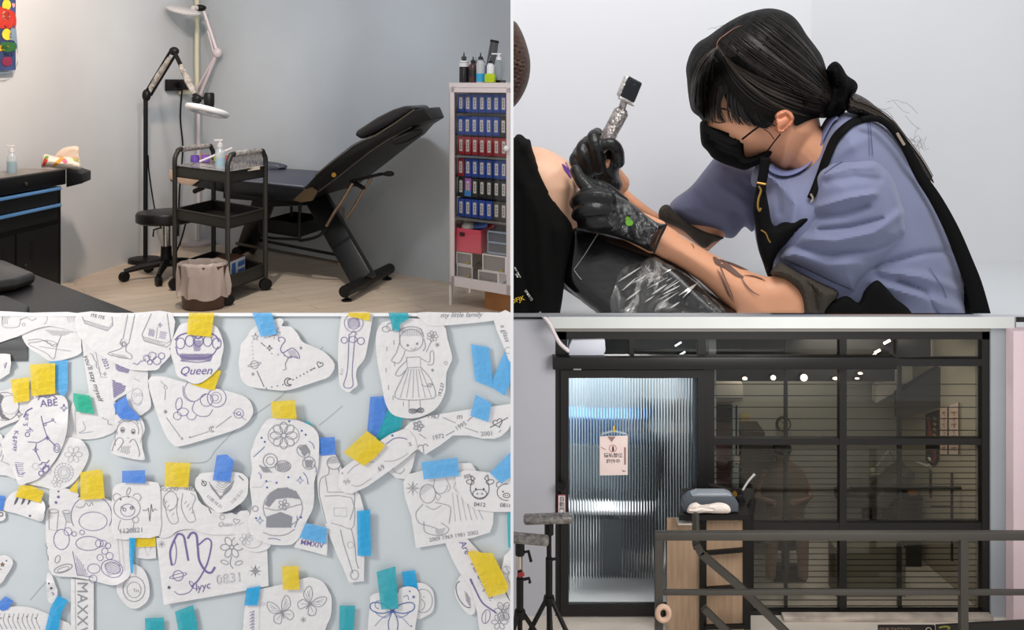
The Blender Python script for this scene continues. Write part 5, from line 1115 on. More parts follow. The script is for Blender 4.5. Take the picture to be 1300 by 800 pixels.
ln(p, [(211, 530), (229, 555)], .8); ln(p, [(240, 556), (265, 548)], .6); moon(p, 269, 545, 3.5, .7, 1); ln(p, [(274, 543), (294, 528)], .6); star(p, 231, 557, 2); dot(p, 241, 555, 1); star(p, 210, 523, 2.5, .7, 3); ln(p, [(210, 495), (209, 508)], .6); circ_(p, 210, 492, 2, .5); squig(p, (204, 485), (210, 490), 1, 4); done(p)
p = paper([(312, 430), (318, 420), (325, 414), (340, 409), (355, 404), (360, 408), (358, 414), (369, 415), (378, 424), (384, 434), (400, 441), (413, 448), (425, 463), (418, 478), (403, 484), (388, 489), (372, 494), (359, 496), (338, 494), (318, 491), (307, 483), (304, 470), (303, 459), (305, 446), (306, 437)], 'sheet with a flamingo, planet and moon joined by dotted lines', 3)
ln(p, [(355, 434), (353, 430), (358, 428), (362, 432), (358, 438), (356, 444), (359, 448), (366, 444), (372, 442), (378, 448), (380, 455), (372, 453), (364, 453), (358, 447)], .9, 2, 4); ln(p, [(366, 454), (362, 462), (363, 469), (359, 470)], .9, 1); ln(p, [(372, 453), (364, 456)], .7, 1); hatch(p, [(364, 445), (374, 444), (379, 454), (368, 452)], 1.6, 30, .5, 2)
planet(p, 323, 463, 5, .8); star(p, 324, 428, 5, .8, 1, 5); star(p, 342, 442, 4, 1, 3); circ_(p, 348, 422, 4, .8, 2); 
for a in range(0, 360, 45): ln(p, [(348+6*math.cos(math.radians(a)), 422+6*math.sin(math.radians(a))), (348+8.5*math.cos(math.radians(a)), 422+8.5*math.sin(math.radians(a)))], .7, 1)
moon(p, 366, 485, 5, 1, 3); heart(p, 406, 463, 4, .8, 3, 20); ln(p, [(326, 471), (335, 491)], .8, 3); ln(p, [(331, 435), (337, 440)], .8, 3); spark(p, 321, 475, 2)
for k in range(7): dot(p, 372+k*4.5, 482-k*2.4, .9, 3)
for k in range(5): dot(p, 345+k*8, 449+k*1.2, .7, 3); dot(p, 320+k*.3, 435+k*5, .6, 1)
for k in range(4): dot(p, 338+k*7, 493-k*1.5, .8, 3)
ln(p, [(394, 470), (400, 467)], .8, 3); star(p, 382, 442, 2, .6, 3); done(p)
p = paper([(434, 400), (440, 397), (471, 397), (471, 415), (468, 432), (463, 455), (454, 467), (452, 478), (454, 489), (448, 494), (442, 498), (432, 491), (430, 478), (429, 450), (431, 420)], 'narrow sheet with an ornate sceptre under yellow tape', 3)
circ_(p, 449, 410, 12, .6, 2); circ_(p, 449, 411, 7, .6, 2); hatch(p, [(440, 404), (456, 403), (458, 415), (442, 417)], 1.8, 40, .6, 2); ln(p, [(443, 424), (441, 470), (436, 489), (442, 493), (448, 489), (447, 470), (451, 424)], .8, 2, 3); circ_(p, 437, 432, 4, .8, 2); circ_(p, 458, 433, 4.5, .8, 2); circ_(p, 448, 431, 5, .7, 2, ry=4); ln(p, [(444, 425), (449, 420), (453, 425)], .7, 2, 3); txt(p, '5.11', 434, 472, 5, -75, 1); done(p)
p = paper([(484, 411), (490, 408), (512, 404), (540, 406), (563, 413), (568, 430), (574, 453), (571, 463), (567, 473), (566, 485), (565, 498), (560, 510), (555, 517), (548, 523), (532, 530), (515, 531), (498, 526), (489, 511), (485, 490), (480, 465), (477, 440), (478, 422)], 'large sheet with a smiling girl in a pleated dress holding a posy', 3)
circ_(p, 522, 432, 15, .7, 1, ry=14); ln(p, [(507, 430), (508, 420), (514, 416), (524, 415), (534, 418), (538, 428)], .8, 1, 4); hatch(p, [(509, 417), (536, 417), (536, 427), (509, 427)], 2.2, 88, .4, 1); dot(p, 517.5, 438.5, 1.6, 1); dot(p, 529.5, 436.5, 1.6, 1); ln(p, [(521, 442), (525, 444), (529, 441)], .6, 1, 3)
ln(p, [(508, 432), (503, 448), (497, 458), (506, 461), (512, 452), (514, 445)], .7, 1, 4); ln(p, [(538, 430), (540, 440), (537, 446)], .7, 1, 4); ln(p, [(516, 454), (533, 453), (534, 466), (517, 467), (516, 454)], .7, 1); ln(p, [(517, 467), (508, 485), (501, 504), (520, 508), (540, 507), (553, 503), (547, 482), (534, 466)], .7, 1, 3)
for k in range(6): ln(p, [(519+k*3, 468), (508+k*8, 505)], .5, 1)
ln(p, [(516, 458), (506, 468), (502, 476), (508, 477), (515, 470)], .7, 1, 3); ln(p, [(534, 455), (545, 460), (546, 448), (550, 446), (550, 462), (542, 463)], .7, 1, 3); ln(p, [(541, 447), (548, 432)], .7, 1); flower(p, 549, 427, 7, 7, .6, 1); ln(p, [(519, 508), (519, 520), (530, 521)], .6); ln(p, [(533, 508), (534, 521)], .6); circ_(p, 524, 522, 5, .8, 3, ry=3); circ_(p, 534, 521, 4, .8, 3, ry=3); hatch(p, [(520, 520), (537, 519), (536, 524), (521, 524)], 1, 0, .5, 3)
circ_(p, 490, 418, 5, .7, 1, ry=3.5); circ_(p, 496, 415, 5, .7, 1); circ_(p, 503, 418, 5, .7, 1, ry=3.5); ln(p, [(535, 488), (541, 491), (548, 488)], .6, 1, 3); heart(p, 546, 489, 3, .6)
for x, y in ((491, 443), (490, 470), (501, 462), (493, 492), (499, 505), (500, 435), (512, 513)): ln(p, [(x, y-3), (x, y+3)], .6, 1)
circ_(p, 566, 461, 2, .5); txt(p, '19.2.27', 560, 495, 6, -75, 3); spark(p, 555, 438, 3); spark(p, 549, 470, 2); done(p)
p = paper([(530, 397), (580, 397), (635, 397), (635, 405), (612, 409), (580, 412), (550, 414), (540, 410)], 'thin top sheet lettered my little family beside the girl drawing', 4)
txt(p, 'my little family', 585, 400, 9, -1, 1, .35); done(p)
p = paper([(627, 408), (634, 397), (648.4, 397), (648.4, 440), (648, 460), (643, 450), (636, 432)], 'slanted sheet with script at the top right end of the wall', 4, sm=2)
txt(p, 'a glass', 641, 423, 9, 72, 1, .2); circ_(p, 645, 445, 4, .6); done(p)
p = paper([(-20, 497), (0, 497), (20, 492), (42, 495), (50, 505), (46, 520), (30, 530), (12, 538), (-20, 546)], 'left sheet with a shaded crescent moon', 1)
circ_(p, 6, 516, 18, .8, 1); hatch(p, [(0, 500), (-6, 516), (2, 532), (14, 534), (4, 526), (1, 514), (5, 503)], 1.2, 30, .9, 3); star(p, 24, 526, 5, .8, 3); circ_(p, 12, 514, 12, .5, 5); done(p)
p = paper([(-20, 548), (2, 552), (6, 575), (14, 592), (26, 608), (20, 609), (8, 604), (-20, 596)], 'sheet with branching twig lines at the left end of the wall', 1)
ln(p, [(-2, 560), (3, 570), (0, 580)], .5); ln(p, [(0, 585), (12, 590)], .5); ln(p, [(2, 585), (4, 578), (9, 574)], .5); done(p)
p = paper([(82, 557), (94, 556), (105, 560), (112, 572), (112, 582), (106, 595), (96, 610), (84, 619), (70, 622), (52, 618), (35, 614), (44, 604), (62, 595), (76, 578)], 'rounded sheet with flowers and a ring pattern beside the violet constellation', 1, curl=((100, 565, 20, .004),))
for r_ in (4, 8, 12): circ_(p, 81, 600, r_, .4, 5)
for a in range(0, 360, 20): ln(p, [(81+5*math.cos(math.radians(a)), 600+5*math.sin(math.radians(a))), (81+13*math.cos(math.radians(a)), 600+13*math.sin(math.radians(a)))], .4, 5)
flower(p, 93, 577, 11, 6, .5, 5); flower(p, 72, 612, 7, 6, .4, 5); done(p)
p = paper([(40, 508), (58, 504), (78, 502), (86, 512), (86, 535), (83, 556), (74, 578), (62, 595), (54, 603), (47, 609), (35, 613), (24, 616), (18, 600), (5, 578), (2, 567), (5, 556), (18, 541), (30, 526)], 'tall sheet with violet lettering and a constellation pointing down', 3, curl=((84, 540, 30, .006), (24, 612, 20, .004)))
txt(p, 'ABE', 62, 512, 13, -5, 2, 0, .02); ln(p, [(48, 508), (52, 503), (60, 505), (66, 502), (72, 506)], 1.2, 2, 3); star(p, 81, 518, 5, 1, 2, 4); ln(p, [(30, 530), (34, 522), (41, 518)], 1.5, 2, 3); txt(p, 'S. ale', 33, 533, 8, -85, 2); txt(p, 'K.g.pyay', 20, 560, 8, 92, 2, 0, .02); txt(p, 'Oly', 36, 549, 9, -70, 2, 0, .03)
ln(p, [(52, 528), (55, 541), (60, 556)], .9, 2); ln(p, [(55, 538), (67, 534), (71, 537)], .8, 2); ln(p, [(60, 556), (48, 562), (35, 561)], .9, 2); ln(p, [(60, 556), (70, 566)], 1.2, 2); circ_(p, 72, 569, 4, .8, 2, ry=5.5); circ_(p, 72, 569, 2, .7, 2, ry=3); ln(p, [(46, 563), (45, 572), (51, 585)], .9, 2); star(p, 45, 571, 4, .8, 2); circ_(p, 57, 539, 1.6, .8, 2); circ_(p, 67, 533, 1.4, .8, 2); star(p, 60, 556, 3, .9, 2)
circ_(p, 52, 601, 3, 1, 2); circ_(p, 58, 596, 4, 1, 2); squig(p, (50, 590), (63, 583), 3, 9, 1, 2); squig(p, (52, 596), (62, 590), 2.5, 8, 1, 2); hatch(p, [(18, 586), (30, 588), (30, 606), (22, 606)], 2.4, 5, .5, 2); ln(p, [(20, 590), (24, 602), (32, 600)], .7, 2, 3); circ_(p, 45, 592, 4, .4, 5); done(p)
p = paper([(17, 625), (30, 622), (44, 626), (56, 638), (57, 650), (53, 662), (38, 658), (20, 652), (3, 647), (8, 634)], 'curled sheet with three dark brush marks under yellow tape', 2, curl=((55, 650, 22, .008),))
for x in (20, 29, 37): ln(p, [(x+3, 629), (x+1, 635), (x-2, 641)], 3, 3, 3, True)
dot(p, 38, 655, 1.5, 3); squig(p, (56, 650), (58, 655), 1, 4, .7, 3); done(p)
p = paper([(-20, 648), (4, 649), (7, 654), (4, 661), (-20, 664)], 'tiny sheet peeking from the left edge below the blue scrap', 1, sm=2); circ_(p, 1, 653, 2.5, 1, 3); done(p)
p = paper([(-20, 708), (0, 706), (7, 705), (16, 711), (15, 720), (8, 731), (0, 742), (-20, 745)], 'small rounded sheet with an orange star at the left end', 2, sm=2)
star(p, 3, 717, 3, 1, 3, 5); dot(p, 8, 712, 1, 3); dot(p, 1, 723, .8, 3); done(p)
m = MB(); m.add([S(u, v, .0042) for u, v in [(3+3.4*(1 if i % 2 == 0 else .5)*math.sin(math.pi*i/5), 717-3.4*(1 if i % 2 == 0 else .5)*math.cos(math.pi*i/5)) for i in range(10)]], [tuple(range(10))], 0, False); 
st_ = m.build('orange_star', M('#e5a82a', .6), bpy.data.objects[[o.name for o in COL.objects if o.get('label', '').startswith('small rounded sheet with an orange')][0]])
p = paper([(63, 621), (92, 622), (100, 628), (92, 650), (78, 660), (66, 655)], 'small sheet with two note dots peeking above the bell drawing', 1, sm=2); dot(p, 74, 631, 1.8, 2); dot(p, 71, 638, 1.8, 2); dot(p, 74, 624, 1.3, 2); ln(p, [(73, 648), (62, 652), (62, 690)], .5); done(p)
p = paper([(60, 646), (78, 640), (92, 634), (112, 630), (132, 632), (146, 640), (160, 655), (166, 690), (166, 728), (152, 741), (140, 743), (120, 738), (95, 733), (66, 729), (60, 700), (58, 670)], 'large square sheet with overlapping round shapes, jars and a bell', 2, curl=((150, 740, 26, .007),))
circ_(p, 116, 655, 26, .7, 2, a0=150, a1=390); circ_(p, 118, 662, 18, .6, 2, ry=12); circ_(p, 78, 685, 10, .7, 2, ry=13); circ_(p, 112, 690, 16, .7, 2, ry=9); circ_(p, 119, 722, 8, .6, 2, ry=6); circ_(p, 118, 735, 5, .6, 2)
for x, y, r_ in ((126, 690, 5), (133, 700, 4), (139, 706, 4.5), (127, 708, 4), (86, 675, 5), (94, 678, 3), (104, 676, 3), (131, 690, 4), (137, 693, 3.5)): circ_(p, x, y, r_, .6, 2)
circ_(p, 142, 722, 14, .7, 2, ry=11, rot=20); circ_(p, 143, 721, 10, .6, 2, ry=7, rot=20); hatch(p, [(132, 716), (152, 712), (154, 728), (136, 732)], 2, 30, .5, 2); circ_(p, 80, 722, 12, .9, 1, ry=4.5, rot=-18); circ_(p, 80, 723, 8, .6, 1, ry=2.5, rot=-18); circ_(p, 73, 710, 3, .7, 1, ry=5, rot=20); ln(p, [(92, 700), (98, 730), (118, 733)], .7, 2); hatch(p, [(94, 703), (104, 714), (112, 730), (98, 732)], 1.8, 80, .4, 2)
ln(p, [(62, 650), (62, 672), (72, 674), (74, 650)], .6, 1); circ_(p, 68, 649, 6, .6, 1, ry=2.5); circ_(p, 84, 650, 5, .6, 1, ry=2); ln(p, [(80, 651), (84, 662), (82, 672)], .5, 1); hatch(p, [(80, 652), (90, 652), (92, 664), (84, 664)], 1.8, 5, .4, 1); squig(p, (58, 690), (61, 712), 1.2, 8, .8, 1); squig(p, (96, 643), (118, 640), 2.5, 10, .6, 1); ln(p, [(152, 660), (158, 725)], .4, 5); ln(p, [(148, 660), (152, 720)], .4, 5); done(p)
p = paper([(143, 622), (152, 614), (172, 611), (195, 612), (203, 618), (204, 650), (202, 680), (175, 683), (145, 684), (142, 655)], 'sheet with a bear-hooded baby, a pulse line and the number 1120821', 4, sm=2)
bear(p, 161, 645, 17, .7, 1, .3, False); circ_(p, 162, 648, 9, .6, 2, ry=8); dot(p, 153, 634, 1.2, 3); dot(p, 163, 631, .9, 3); circ_(p, 158, 647, 2, .7, 3); circ_(p, 167, 645, 2, .7, 3); circ_(p, 163, 624, 2, .7, 1, ry=5, rot=20); ln(p, [(153, 660), (150, 672), (158, 676), (168, 672), (170, 662)], .6, 1, 3); circ_(p, 172, 660, 4, .6, 1)
ln(p, [(181, 648), (186, 648), (188, 645), (190, 662), (192, 640), (194, 650), (196, 646), (199, 648)], .8, 3); txt(p, '1120821', 166, 674, 9, -4, 1, .1); done(p)
p = paper([(196, 622), (212, 618), (240, 617), (248, 624), (256, 640), (285, 652), (314, 648), (316, 662), (314, 675), (290, 679), (262, 678), (244, 672), (226, 674), (214, 682), (200, 680), (195, 650)], 'wide sheet with two baby footprints and a small signature', 3, sm=3)
circ_(p, 216, 636, 9, .6, 1, ry=12, rot=10)
for k in range(5): circ_(p, 204+k*5, 622+abs(k-2)*-.6, 2, .5); circ_(p, 236+k*0+k*3, 620+k*.5, 1.8, .5)
ln(p, [(208, 632), (212, 655), (218, 665), (226, 662), (224, 648), (226, 632)], .6, 1, 4); ln(p, [(232, 626), (230, 642), (234, 655), (240, 663), (248, 660), (244, 645), (248, 632), (242, 626)], .6, 1, 4)
for k in range(4): ln(p, [(234+k*3, 640+k*4), (237+k*3, 636+k*4)], .5); ln(p, [(209+k*3, 640+k*5), (212+k*3, 636+k*5)], .5)
txt(p, 'Quan', 285, 666, 8, 0, 5, .4); heart(p, 300, 662, 4, .6, 1, 10); squig(p, (294, 668), (310, 664), 2, 6, .5, 5); circ_(p, 282, 657, 3, .5); hatch(p, [(292, 650), (304, 640), (308, 645), (300, 654)], 1.2, 40, .9, 3); ln(p, [(265, 646), (268, 652)], 1, 3); done(p)
p = paper([(248, 609), (252, 604), (256, 601), (280, 599), (303, 600), (311, 604), (315, 609), (315, 618), (314, 628), (308, 637), (300, 643), (292, 648), (278, 651), (270, 646), (261, 639), (254, 628), (248, 619)], 'shield-shaped sheet with a thumbprint heart and dates', 5, curl=((280, 650, 14, .002),))
for k in range(9): ln(p, [(265+k*1.2, 612+k*1.5), (270+k, 622+k), (280, 630-k*.4+k*.9), (292-k, 622+k*.4), (297-k*1.6, 610+k*1.6)], .5, 1, 4)
for k in range(4): ln(p, [(276-k, 612+k*3), (283, 616+k*3), (292+k, 608+k*3)], .5, 1, 4)
circ_(p, 259, 614, 3, .8, 3); ln(p, [(256, 609), (261, 617)], .8, 3); ln(p, [(303, 604), (309, 610)], 1, 3); txt(p, '1120.10.31', 272, 637, 5.5, 40, 1); txt(p, '110.12.11', 301, 631, 5.5, -48, 1); done(p)
p = paper([(198, 683), (214, 682), (228, 674), (242, 671), (262, 677), (290, 679), (316, 676), (332, 684), (339, 692), (340, 718), (341, 744), (300, 752), (255, 760), (208, 768), (203, 725)], 'big sheet with a large scorpio sign, planet and ornate initials with 0831', 2, sm=1, curl=((208, 768, 14, .003),))
ln(p, [(218, 718), (216, 700), (223, 682), (227, 678), (233, 681), (236, 695), (239, 712)], 2.4, 2, 5); ln(p, [(221, 684), (224, 700), (222, 715), (218, 718)], 1, 2, 4); ln(p, [(238, 684), (243, 677), (249, 679), (251, 695), (253, 712), (261, 725), (268, 727), (273, 720)], 2.6, 2, 5); ln(p, [(252, 692), (262, 684), (268, 688), (267, 700), (262, 718), (252, 736), (243, 745)], 1.8, 2, 5)
planet(p, 226, 731, 6.5, .8, 2); dot(p, 214.5, 746, 2, 3); ln(p, [(221, 751), (228, 755), (240, 752), (246, 742), (240, 738), (244, 746), (252, 748)], .8, 2, 4); txt(p, 'lyyc', 257, 745, 13, -12, 2, .2); txt(p, '0831', 291, 735, 17, -8, 5, .05); txt(p, '0831', 291.8, 735.5, 15.5, -8, 0, .05)
star(p, 324, 725, 6, .7, 3); spark(p, 324, 725, 8, 1); spark(p, 205, 691, 5, 1); flower(p, 294, 695, 14, 6, .8, 1); ln(p, [(294, 706), (292, 716), (296, 722)], .9, 1, 3); circ_(p, 285, 714, 5, .7, 1, ry=2.5, rot=20); circ_(p, 303, 715, 5, .7, 1, ry=2.5, rot=-20); done(p)
p = paper([(300, 668), (316, 670), (338, 680), (344, 691), (338, 698), (325, 701), (312, 698), (302, 690), (298, 680)], 'small round sheet with faint petals between the scorpio and tall sheets', 3); circ_(p, 320, 688, 12, .5, 5, ry=8); flower(p, 312, 685, 8, 6, .4, 5); done(p)
p = paper([(338, 534), (352, 531), (368, 531), (382, 535), (395, 541), (402, 548), (405, 557), (405, 575), (404, 592), (399, 612), (399, 630), (397, 646), (390, 660), (383, 678), (374, 689), (367, 692), (350, 692), (338, 690), (322, 682), (316, 671), (315, 660), (320, 645), (318, 625), (317, 612), (320, 595), (318, 577), (321, 566), (325, 555)], 'tall figure-eight sheet crowded with flowers, blue dots and shaded round shapes', 4)
flower(p, 360, 553, 17, 8, .8, 1); circ_(p, 360, 553, 20, .6, 1, ry=15)
circ_(p, 343, 585, 9, .9, 1); circ_(p, 343, 585, 5, .7, 1); circ_(p, 359, 592, 10, .9, 1, ry=7); hatch(p, [(350, 588), (366, 586), (368, 597), (352, 599)], 1.6, 75, .8, 1)
circ_(p, 385, 573, 9, .8, 1, ry=7, rot=40); circ_(p, 392, 588, 8, .8, 1); hatch(p, [(378, 568), (388, 564), (394, 574), (386, 580)], 1.3, 50, .9, 1); hatch(p, [(386, 584), (398, 584), (396, 594), (388, 594)], 1.2, 20, .9, 1); hatch(p, [(328, 590), (340, 594), (346, 600), (334, 600)], 1.2, 10, .8, 1)
hatch(p, [(336, 640), (342, 626), (352, 620), (364, 619), (376, 624), (382, 634), (366, 632), (350, 634), (342, 644)], 1.1, 35, 1.1, 1); hatch(p, [(338, 656), (356, 650), (371, 656), (370, 670), (338, 670)], 1.0, 60, 1.1, 1); circ_(p, 359, 645, 25, .8, 1, ry=24); ln(p, [(336, 645), (352, 648), (368, 644), (383, 640)], .8, 1, 4); flower(p, 360, 641, 7, 5, .8, 1); ln(p, [(334, 676), (346, 680), (362, 679), (374, 672)], .8, 1, 3)
for x, y in ((367, 535), (332, 556), (336, 561), (388, 552), (383, 547), (351, 613), (338, 611), (339, 619), (366, 606), (382, 657), (325, 658)): dot(p, x, y, 1.3, 4)
for a, b in (((322, 580), (336, 567)), ((328, 600), (331, 608)), ((385, 600), (391, 615)), ((398, 590), (401, 600)), ((340, 684), (356, 686)), ((374, 670), (377, 655)), ((392, 560), (399, 570))): ln(p, [a, ((a[0]+b[0])/2+1.5, (a[1]+b[1])/2-1), b], .7, 4, 3)
star(p, 381, 610, 5, .6, 4); star(p, 330, 661, 5, .6, 4); circ_(p, 324, 646, 3.5, .8, 1); squig(p, (320, 620), (345, 612), 2, 8, .4, 5); done(p)
p = paper([(388, 664), (402, 667), (416, 670), (416, 688), (415, 706), (394, 700), (373, 695), (381, 680)], 'small sheet lettered MMXIV in violet roman numerals', 3, sm=1)
txt(p, 'MMXIV', 396, 691, 9.5, 10, 2, 0, .02); done(p)
p = paper([(405, 577), (413, 573), (424, 574), (430, 585), (436, 600), (445, 615), (457, 628), (463, 650), (463, 690), (462, 738), (443, 740), (436, 722), (428, 705), (414, 670), (404, 630), (402, 600)], 'tall tapering sheet with a standing figure in overalls', 2, sm=1)
circ_(p, 424, 588, 9, .8, 1, ry=8); hatch(p, [(416, 582), (430, 581), (431, 588), (416, 589)], 1.5, 20, .6, 1); ln(p, [(417, 592), (417, 602), (407, 608), (405, 625), (408, 640), (414, 665)], .7, 1, 3); ln(p, [(429, 594), (432, 602), (444, 608), (450, 625), (449, 645), (444, 660)], .7, 1, 3); ln(p, [(413, 606), (416, 625), (440, 625), (440, 606)], .7, 1); ln(p, [(412, 630), (446, 632), (450, 660), (446, 672), (434, 668), (420, 664)], .6, 1, 2); ln(p, [(424, 645), (424, 655), (440, 656), (440, 645), (424, 645)], .5, 5)
ln(p, [(432, 672), (436, 690), (444, 715), (448, 728)], .7, 1, 3); ln(p, [(446, 672), (450, 690), (452, 712), (455, 722)], .7, 1, 3); circ_(p, 450, 730, 5, .7, 1, ry=6); circ_(p, 445, 692, 4, .5, 5); done(p)
p = paper([(90, 735), (119, 738), (119, 800), (119, 830), (90, 830)], 'vertical strip of tall roman capitals below the round shapes sheet', 1, sm=0, step=12)
for k, ch_ in enumerate('MAXXV'): txt(p, ch_, 104, 746+k*14, 19, 90, 1, 0, -.008)
ln(p, [(95, 735), (96, 800)], .4); done(p)
p = paper([(168, 716), (180, 721), (186, 730), (189, 740), (190, 754), (187, 763), (182, 768), (173, 773), (164, 771), (157, 765), (151, 757), (148, 749), (149, 738), (157, 730), (160, 720)], 'oval sheet with a plain double outline and three short strokes', 2)
circ_(p, 170, 748, 14, .8, 1, ry=16); circ_(p, 170, 749, 9, .6, 1, ry=10)
for k in range(3): ln(p, [(170+k*2.5, 747+k), (171+k*2.5, 752)], .6)
done(p)
p = paper([(60, 728), (66, 731), (70, 742), (73, 750), (72, 760), (66, 766), (61, 762), (59, 745)], 'little curled sheet end with ink dots', 2, curl=((60, 745, 14, .006),)); dot(p, 62, 741, 1.3, 3); dot(p, 65, 747, 1.6, 3); dot(p, 67, 754, 2, 2); done(p)
p = paper([(-20, 777), (0, 773), (18, 770), (36, 771), (52, 776), (75, 786), (92, 797), (92, 830), (-20, 830)], 'wide bottom left sheet with rows of curved hatching', 1)
for k in range(9): ln(p, [(0+k*6, 779), (-2+k*6, 788), (3+k*6, 799)], .6, 1, 3)
for k in range(5): dot(p, 1+k*11, 785-(k % 2)*2, .9, 3)
done(p)
p = paper([(311, 772), (315, 762), (325, 750), (340, 746), (359, 742), (376, 737), (392, 733), (402, 735), (411, 740), (417, 750), (421, 760), (420, 782), (413, 800), (413, 830), (312, 830), (309, 795)], 'rounded sheet with two drifting butterflies', 2)
for (cx_, cy_, s_, rt) in ((358, 778, 1, -20), (393, 767, 1, 35)):
    c, q = math.cos(math.radians(rt)), math.sin(math.radians(rt))
    def tr_(pp): return [(cx_+(a*c-b*q)*s_, cy_+(a*q+b*c)*s_) for a, b in pp]
    for sg in (-1, 1):
        ln(p, tr_([(0, 0), (sg*4, -12), (sg*12, -19), (sg*15, -13), (sg*12, -4), (0, 0)]), .7, 1, 4); ln(p, tr_([(0, 0), (sg*10, 0), (sg*13, 8), (sg*6, 12), (0, 0)]), .7, 1, 4)
        ln(p, tr_([(0, 0), (sg*11, -15)]), .4, 1); ln(p, tr_([(0, 0), (sg*12, -8)]), .4, 1); ln(p, tr_([(0, 0), (sg*9, 6)]), .4, 1); ln(p, tr_([(sg*6, -7), (sg*12, -12)]), .4, 1)
    ln(p, tr_([(0, -3), (0, 8)]), 1.2, 1)
spark(p, 385, 787, 4); dot(p, 393, 781, .8); circ_(p, 334, 767, 2, .4, 5)
for k in range(7): ln(p, [(319-2, 778+k*4), (323, 776+k*4), (318, 782+k*4)], .5, 2, 3)
ln(p, [(330, 752), (329, 800)], .3, 5); done(p)
p = paper([(528, 741), (538, 741), (546, 746), (550, 752), (551.5, 765), (549, 777), (538, 784), (530, 786), (526, 775), (524, 752)], 'round sheet with a double circle right of the bow', 1); circ_(p, 537, 763, 12, .6, 1, ry=15); dot(p, 538, 758, .8); circ_(p, 531, 768, 8, .6, 1, a0=-60, a1=60); done(p)
p = paper([(470, 765), (470, 758), (478, 753), (492, 752), (505, 753), (507, 748), (514, 745), (522, 745), (529, 748), (532, 756), (531, 772), (529, 786), (527, 800), (527, 830), (470, 830)], 'sheet with a looping blue ribbon bow under teal tape', 3)
for sg in (-1, 1):
    ln(p, [(498, 776), (498+sg*10, 768), (498+sg*22, 765), (498+sg*28, 768), (498+sg*26, 775), (498+sg*14, 779), (498, 776)], 1.1, 4, 4); ln(p, [(498, 776), (498+sg*8, 784), (498+sg*18, 781), (498+sg*22, 776)], .6, 4, 4); ln(p, [(499+sg*1, 776), (499+sg*6, 790), (499+sg*5, 803)], .9, 4, 3)
    ln(p, [(498, 776), (498+sg*14, 786), (498+sg*22, 795)], .5, 4, 3)
dot(p, 498.5, 776, 2.2, 4); circ_(p, 481, 768, 5, .6, 4, a0=90, a1=300); ln(p, [(512, 758), (517, 756), (519, 762)], .6, 4, 3); dot(p, 520, 751, 1, 4); spark(p, 525, 758, 2, 4); dot(p, 522, 795, 1, 4); done(p)
# the "Are All Unique" cluster
p = paper([(582, 734), (590, 728), (600, 745), (604, 762), (603, 777), (598, 781), (591, 777), (582, 765), (577, 750)], 'small oval sheet with a shaded leaf beside the yellow lettering tape', 1); circ_(p, 590, 755, 9, .9, 3, ry=18, rot=-25, a0=90, a1=280); hatch(p, [(589, 748), (597, 760), (598, 772), (592, 764)], 1.2, 60, .6, 1); done(p)
p = paper([(565, 689), (580, 686), (593, 684), (606, 698), (622, 716), (634, 738), (642, 755), (648.2, 765), (648.2, 830), (612, 830), (606, 780), (598, 745), (583, 727), (574, 710)], 'slanted sheet lettered Are All Unique above a rose stem', 2, sm=1)
txt(p, 'Are', 590, 695, 12, 62, 2, .2, .01); txt(p, 'All Unique.', 613, 738, 12, 62, 2, .2, .01); ln(p, [(597, 735), (604, 750), (612, 765), (622, 773), (630, 778)], 1.8, 2, 4); ln(p, [(597, 735), (600, 742)], 2.5, 2); circ_(p, 617, 783, 5, .7, 2, ry=9, rot=15); ln(p, [(617, 776), (616, 792)], .5, 2); flower(p, 639, 776, 12, 6, .8, 1); flower(p, 634, 790, 10, 6, .7, 1); hatch(p, [(632, 768), (646, 768), (646, 790), (636, 786)], 2.2, 70, .5, 1); done(p)
p = paper([(640, 706), (648.2, 698), (648.2, 765), (643, 750), (636, 728)], 'curled sheet end at the right edge above the rose', 3, sm=1, curl=((640, 720, 18, .006),)); squig(p, (642, 718), (646, 740), 2, 8, .7, 1); circ_(p, 643, 724, 5, .6); done(p)
# middle right
p = paper([(512, 545), (521, 536), (545, 528), (570, 524), (600, 519), (625, 516), (648.2, 513), (648.2, 540), (645, 546), (636, 554), (628, 557), (612, 557), (595, 553), (575, 553), (558, 566), (540, 577), (532, 572), (520, 566)], 'long arrow-shaped sheet linking the years 1967, 1972, 1995 and 2001', 4, sm=1)
txt(p, '1967', 550, 529, 8, 4, 1); txt(p, '1972', 556, 555, 8, -12, 1); txt(p, '1995', 585, 541, 8, -32, 1); txt(p, '2001', 618, 551, 8, -4, 1)
ln(p, [(562, 530), (578, 537)], .8); ln(p, [(566, 553), (577, 547)], .8); ln(p, [(590, 543), (607, 549)], .8); ln(p, [(593, 535), (600, 529)], .8); ln(p, [(633, 549), (636, 546)], .8); ln(p, [(532, 551), (541, 557)], .8); flower(p, 531, 541, 7, 5, .9, 1); circ_(p, 531, 541, 5, .7, 1)
txt(p, 'm', 583, 529, 10, -4, 1, .2); heart(p, 632, 537, 6, .9, 3, -20); ln(p, [(622, 543), (645, 530)], .9, 3); ln(p, [(532, 571), (533, 575)], .9, 1); circ_(p, 534, 568, 3, .9, 1, a0=180, a1=360); circ_(p, 540, 567, 3, .9, 1, a0=180, a1=360); ln(p, [(537, 568), (538, 575)], .9, 1); done(p)
p = paper([(528, 574), (524, 592), (517, 609), (503, 607), (495, 601), (491, 598), (500, 592), (508, 585)], 'small cut corner sheet under the number 69 strip', 1, sm=1); circ_(p, 506, 594, 7, .5, 5, a0=0, a1=180); ln(p, [(500, 598), (508, 602), (514, 596)], .5, 5, 3); done(p)
p = paper([(431, 598), (440, 591), (460, 576), (482, 560), (496, 551), (512, 545), (520, 547), (527, 556), (530, 570), (512, 585), (486, 604), (466, 618), (446, 627), (436, 625), (430, 617)], 'diagonal rounded strip with a drawn outline and the number 69', 5, sm=1)
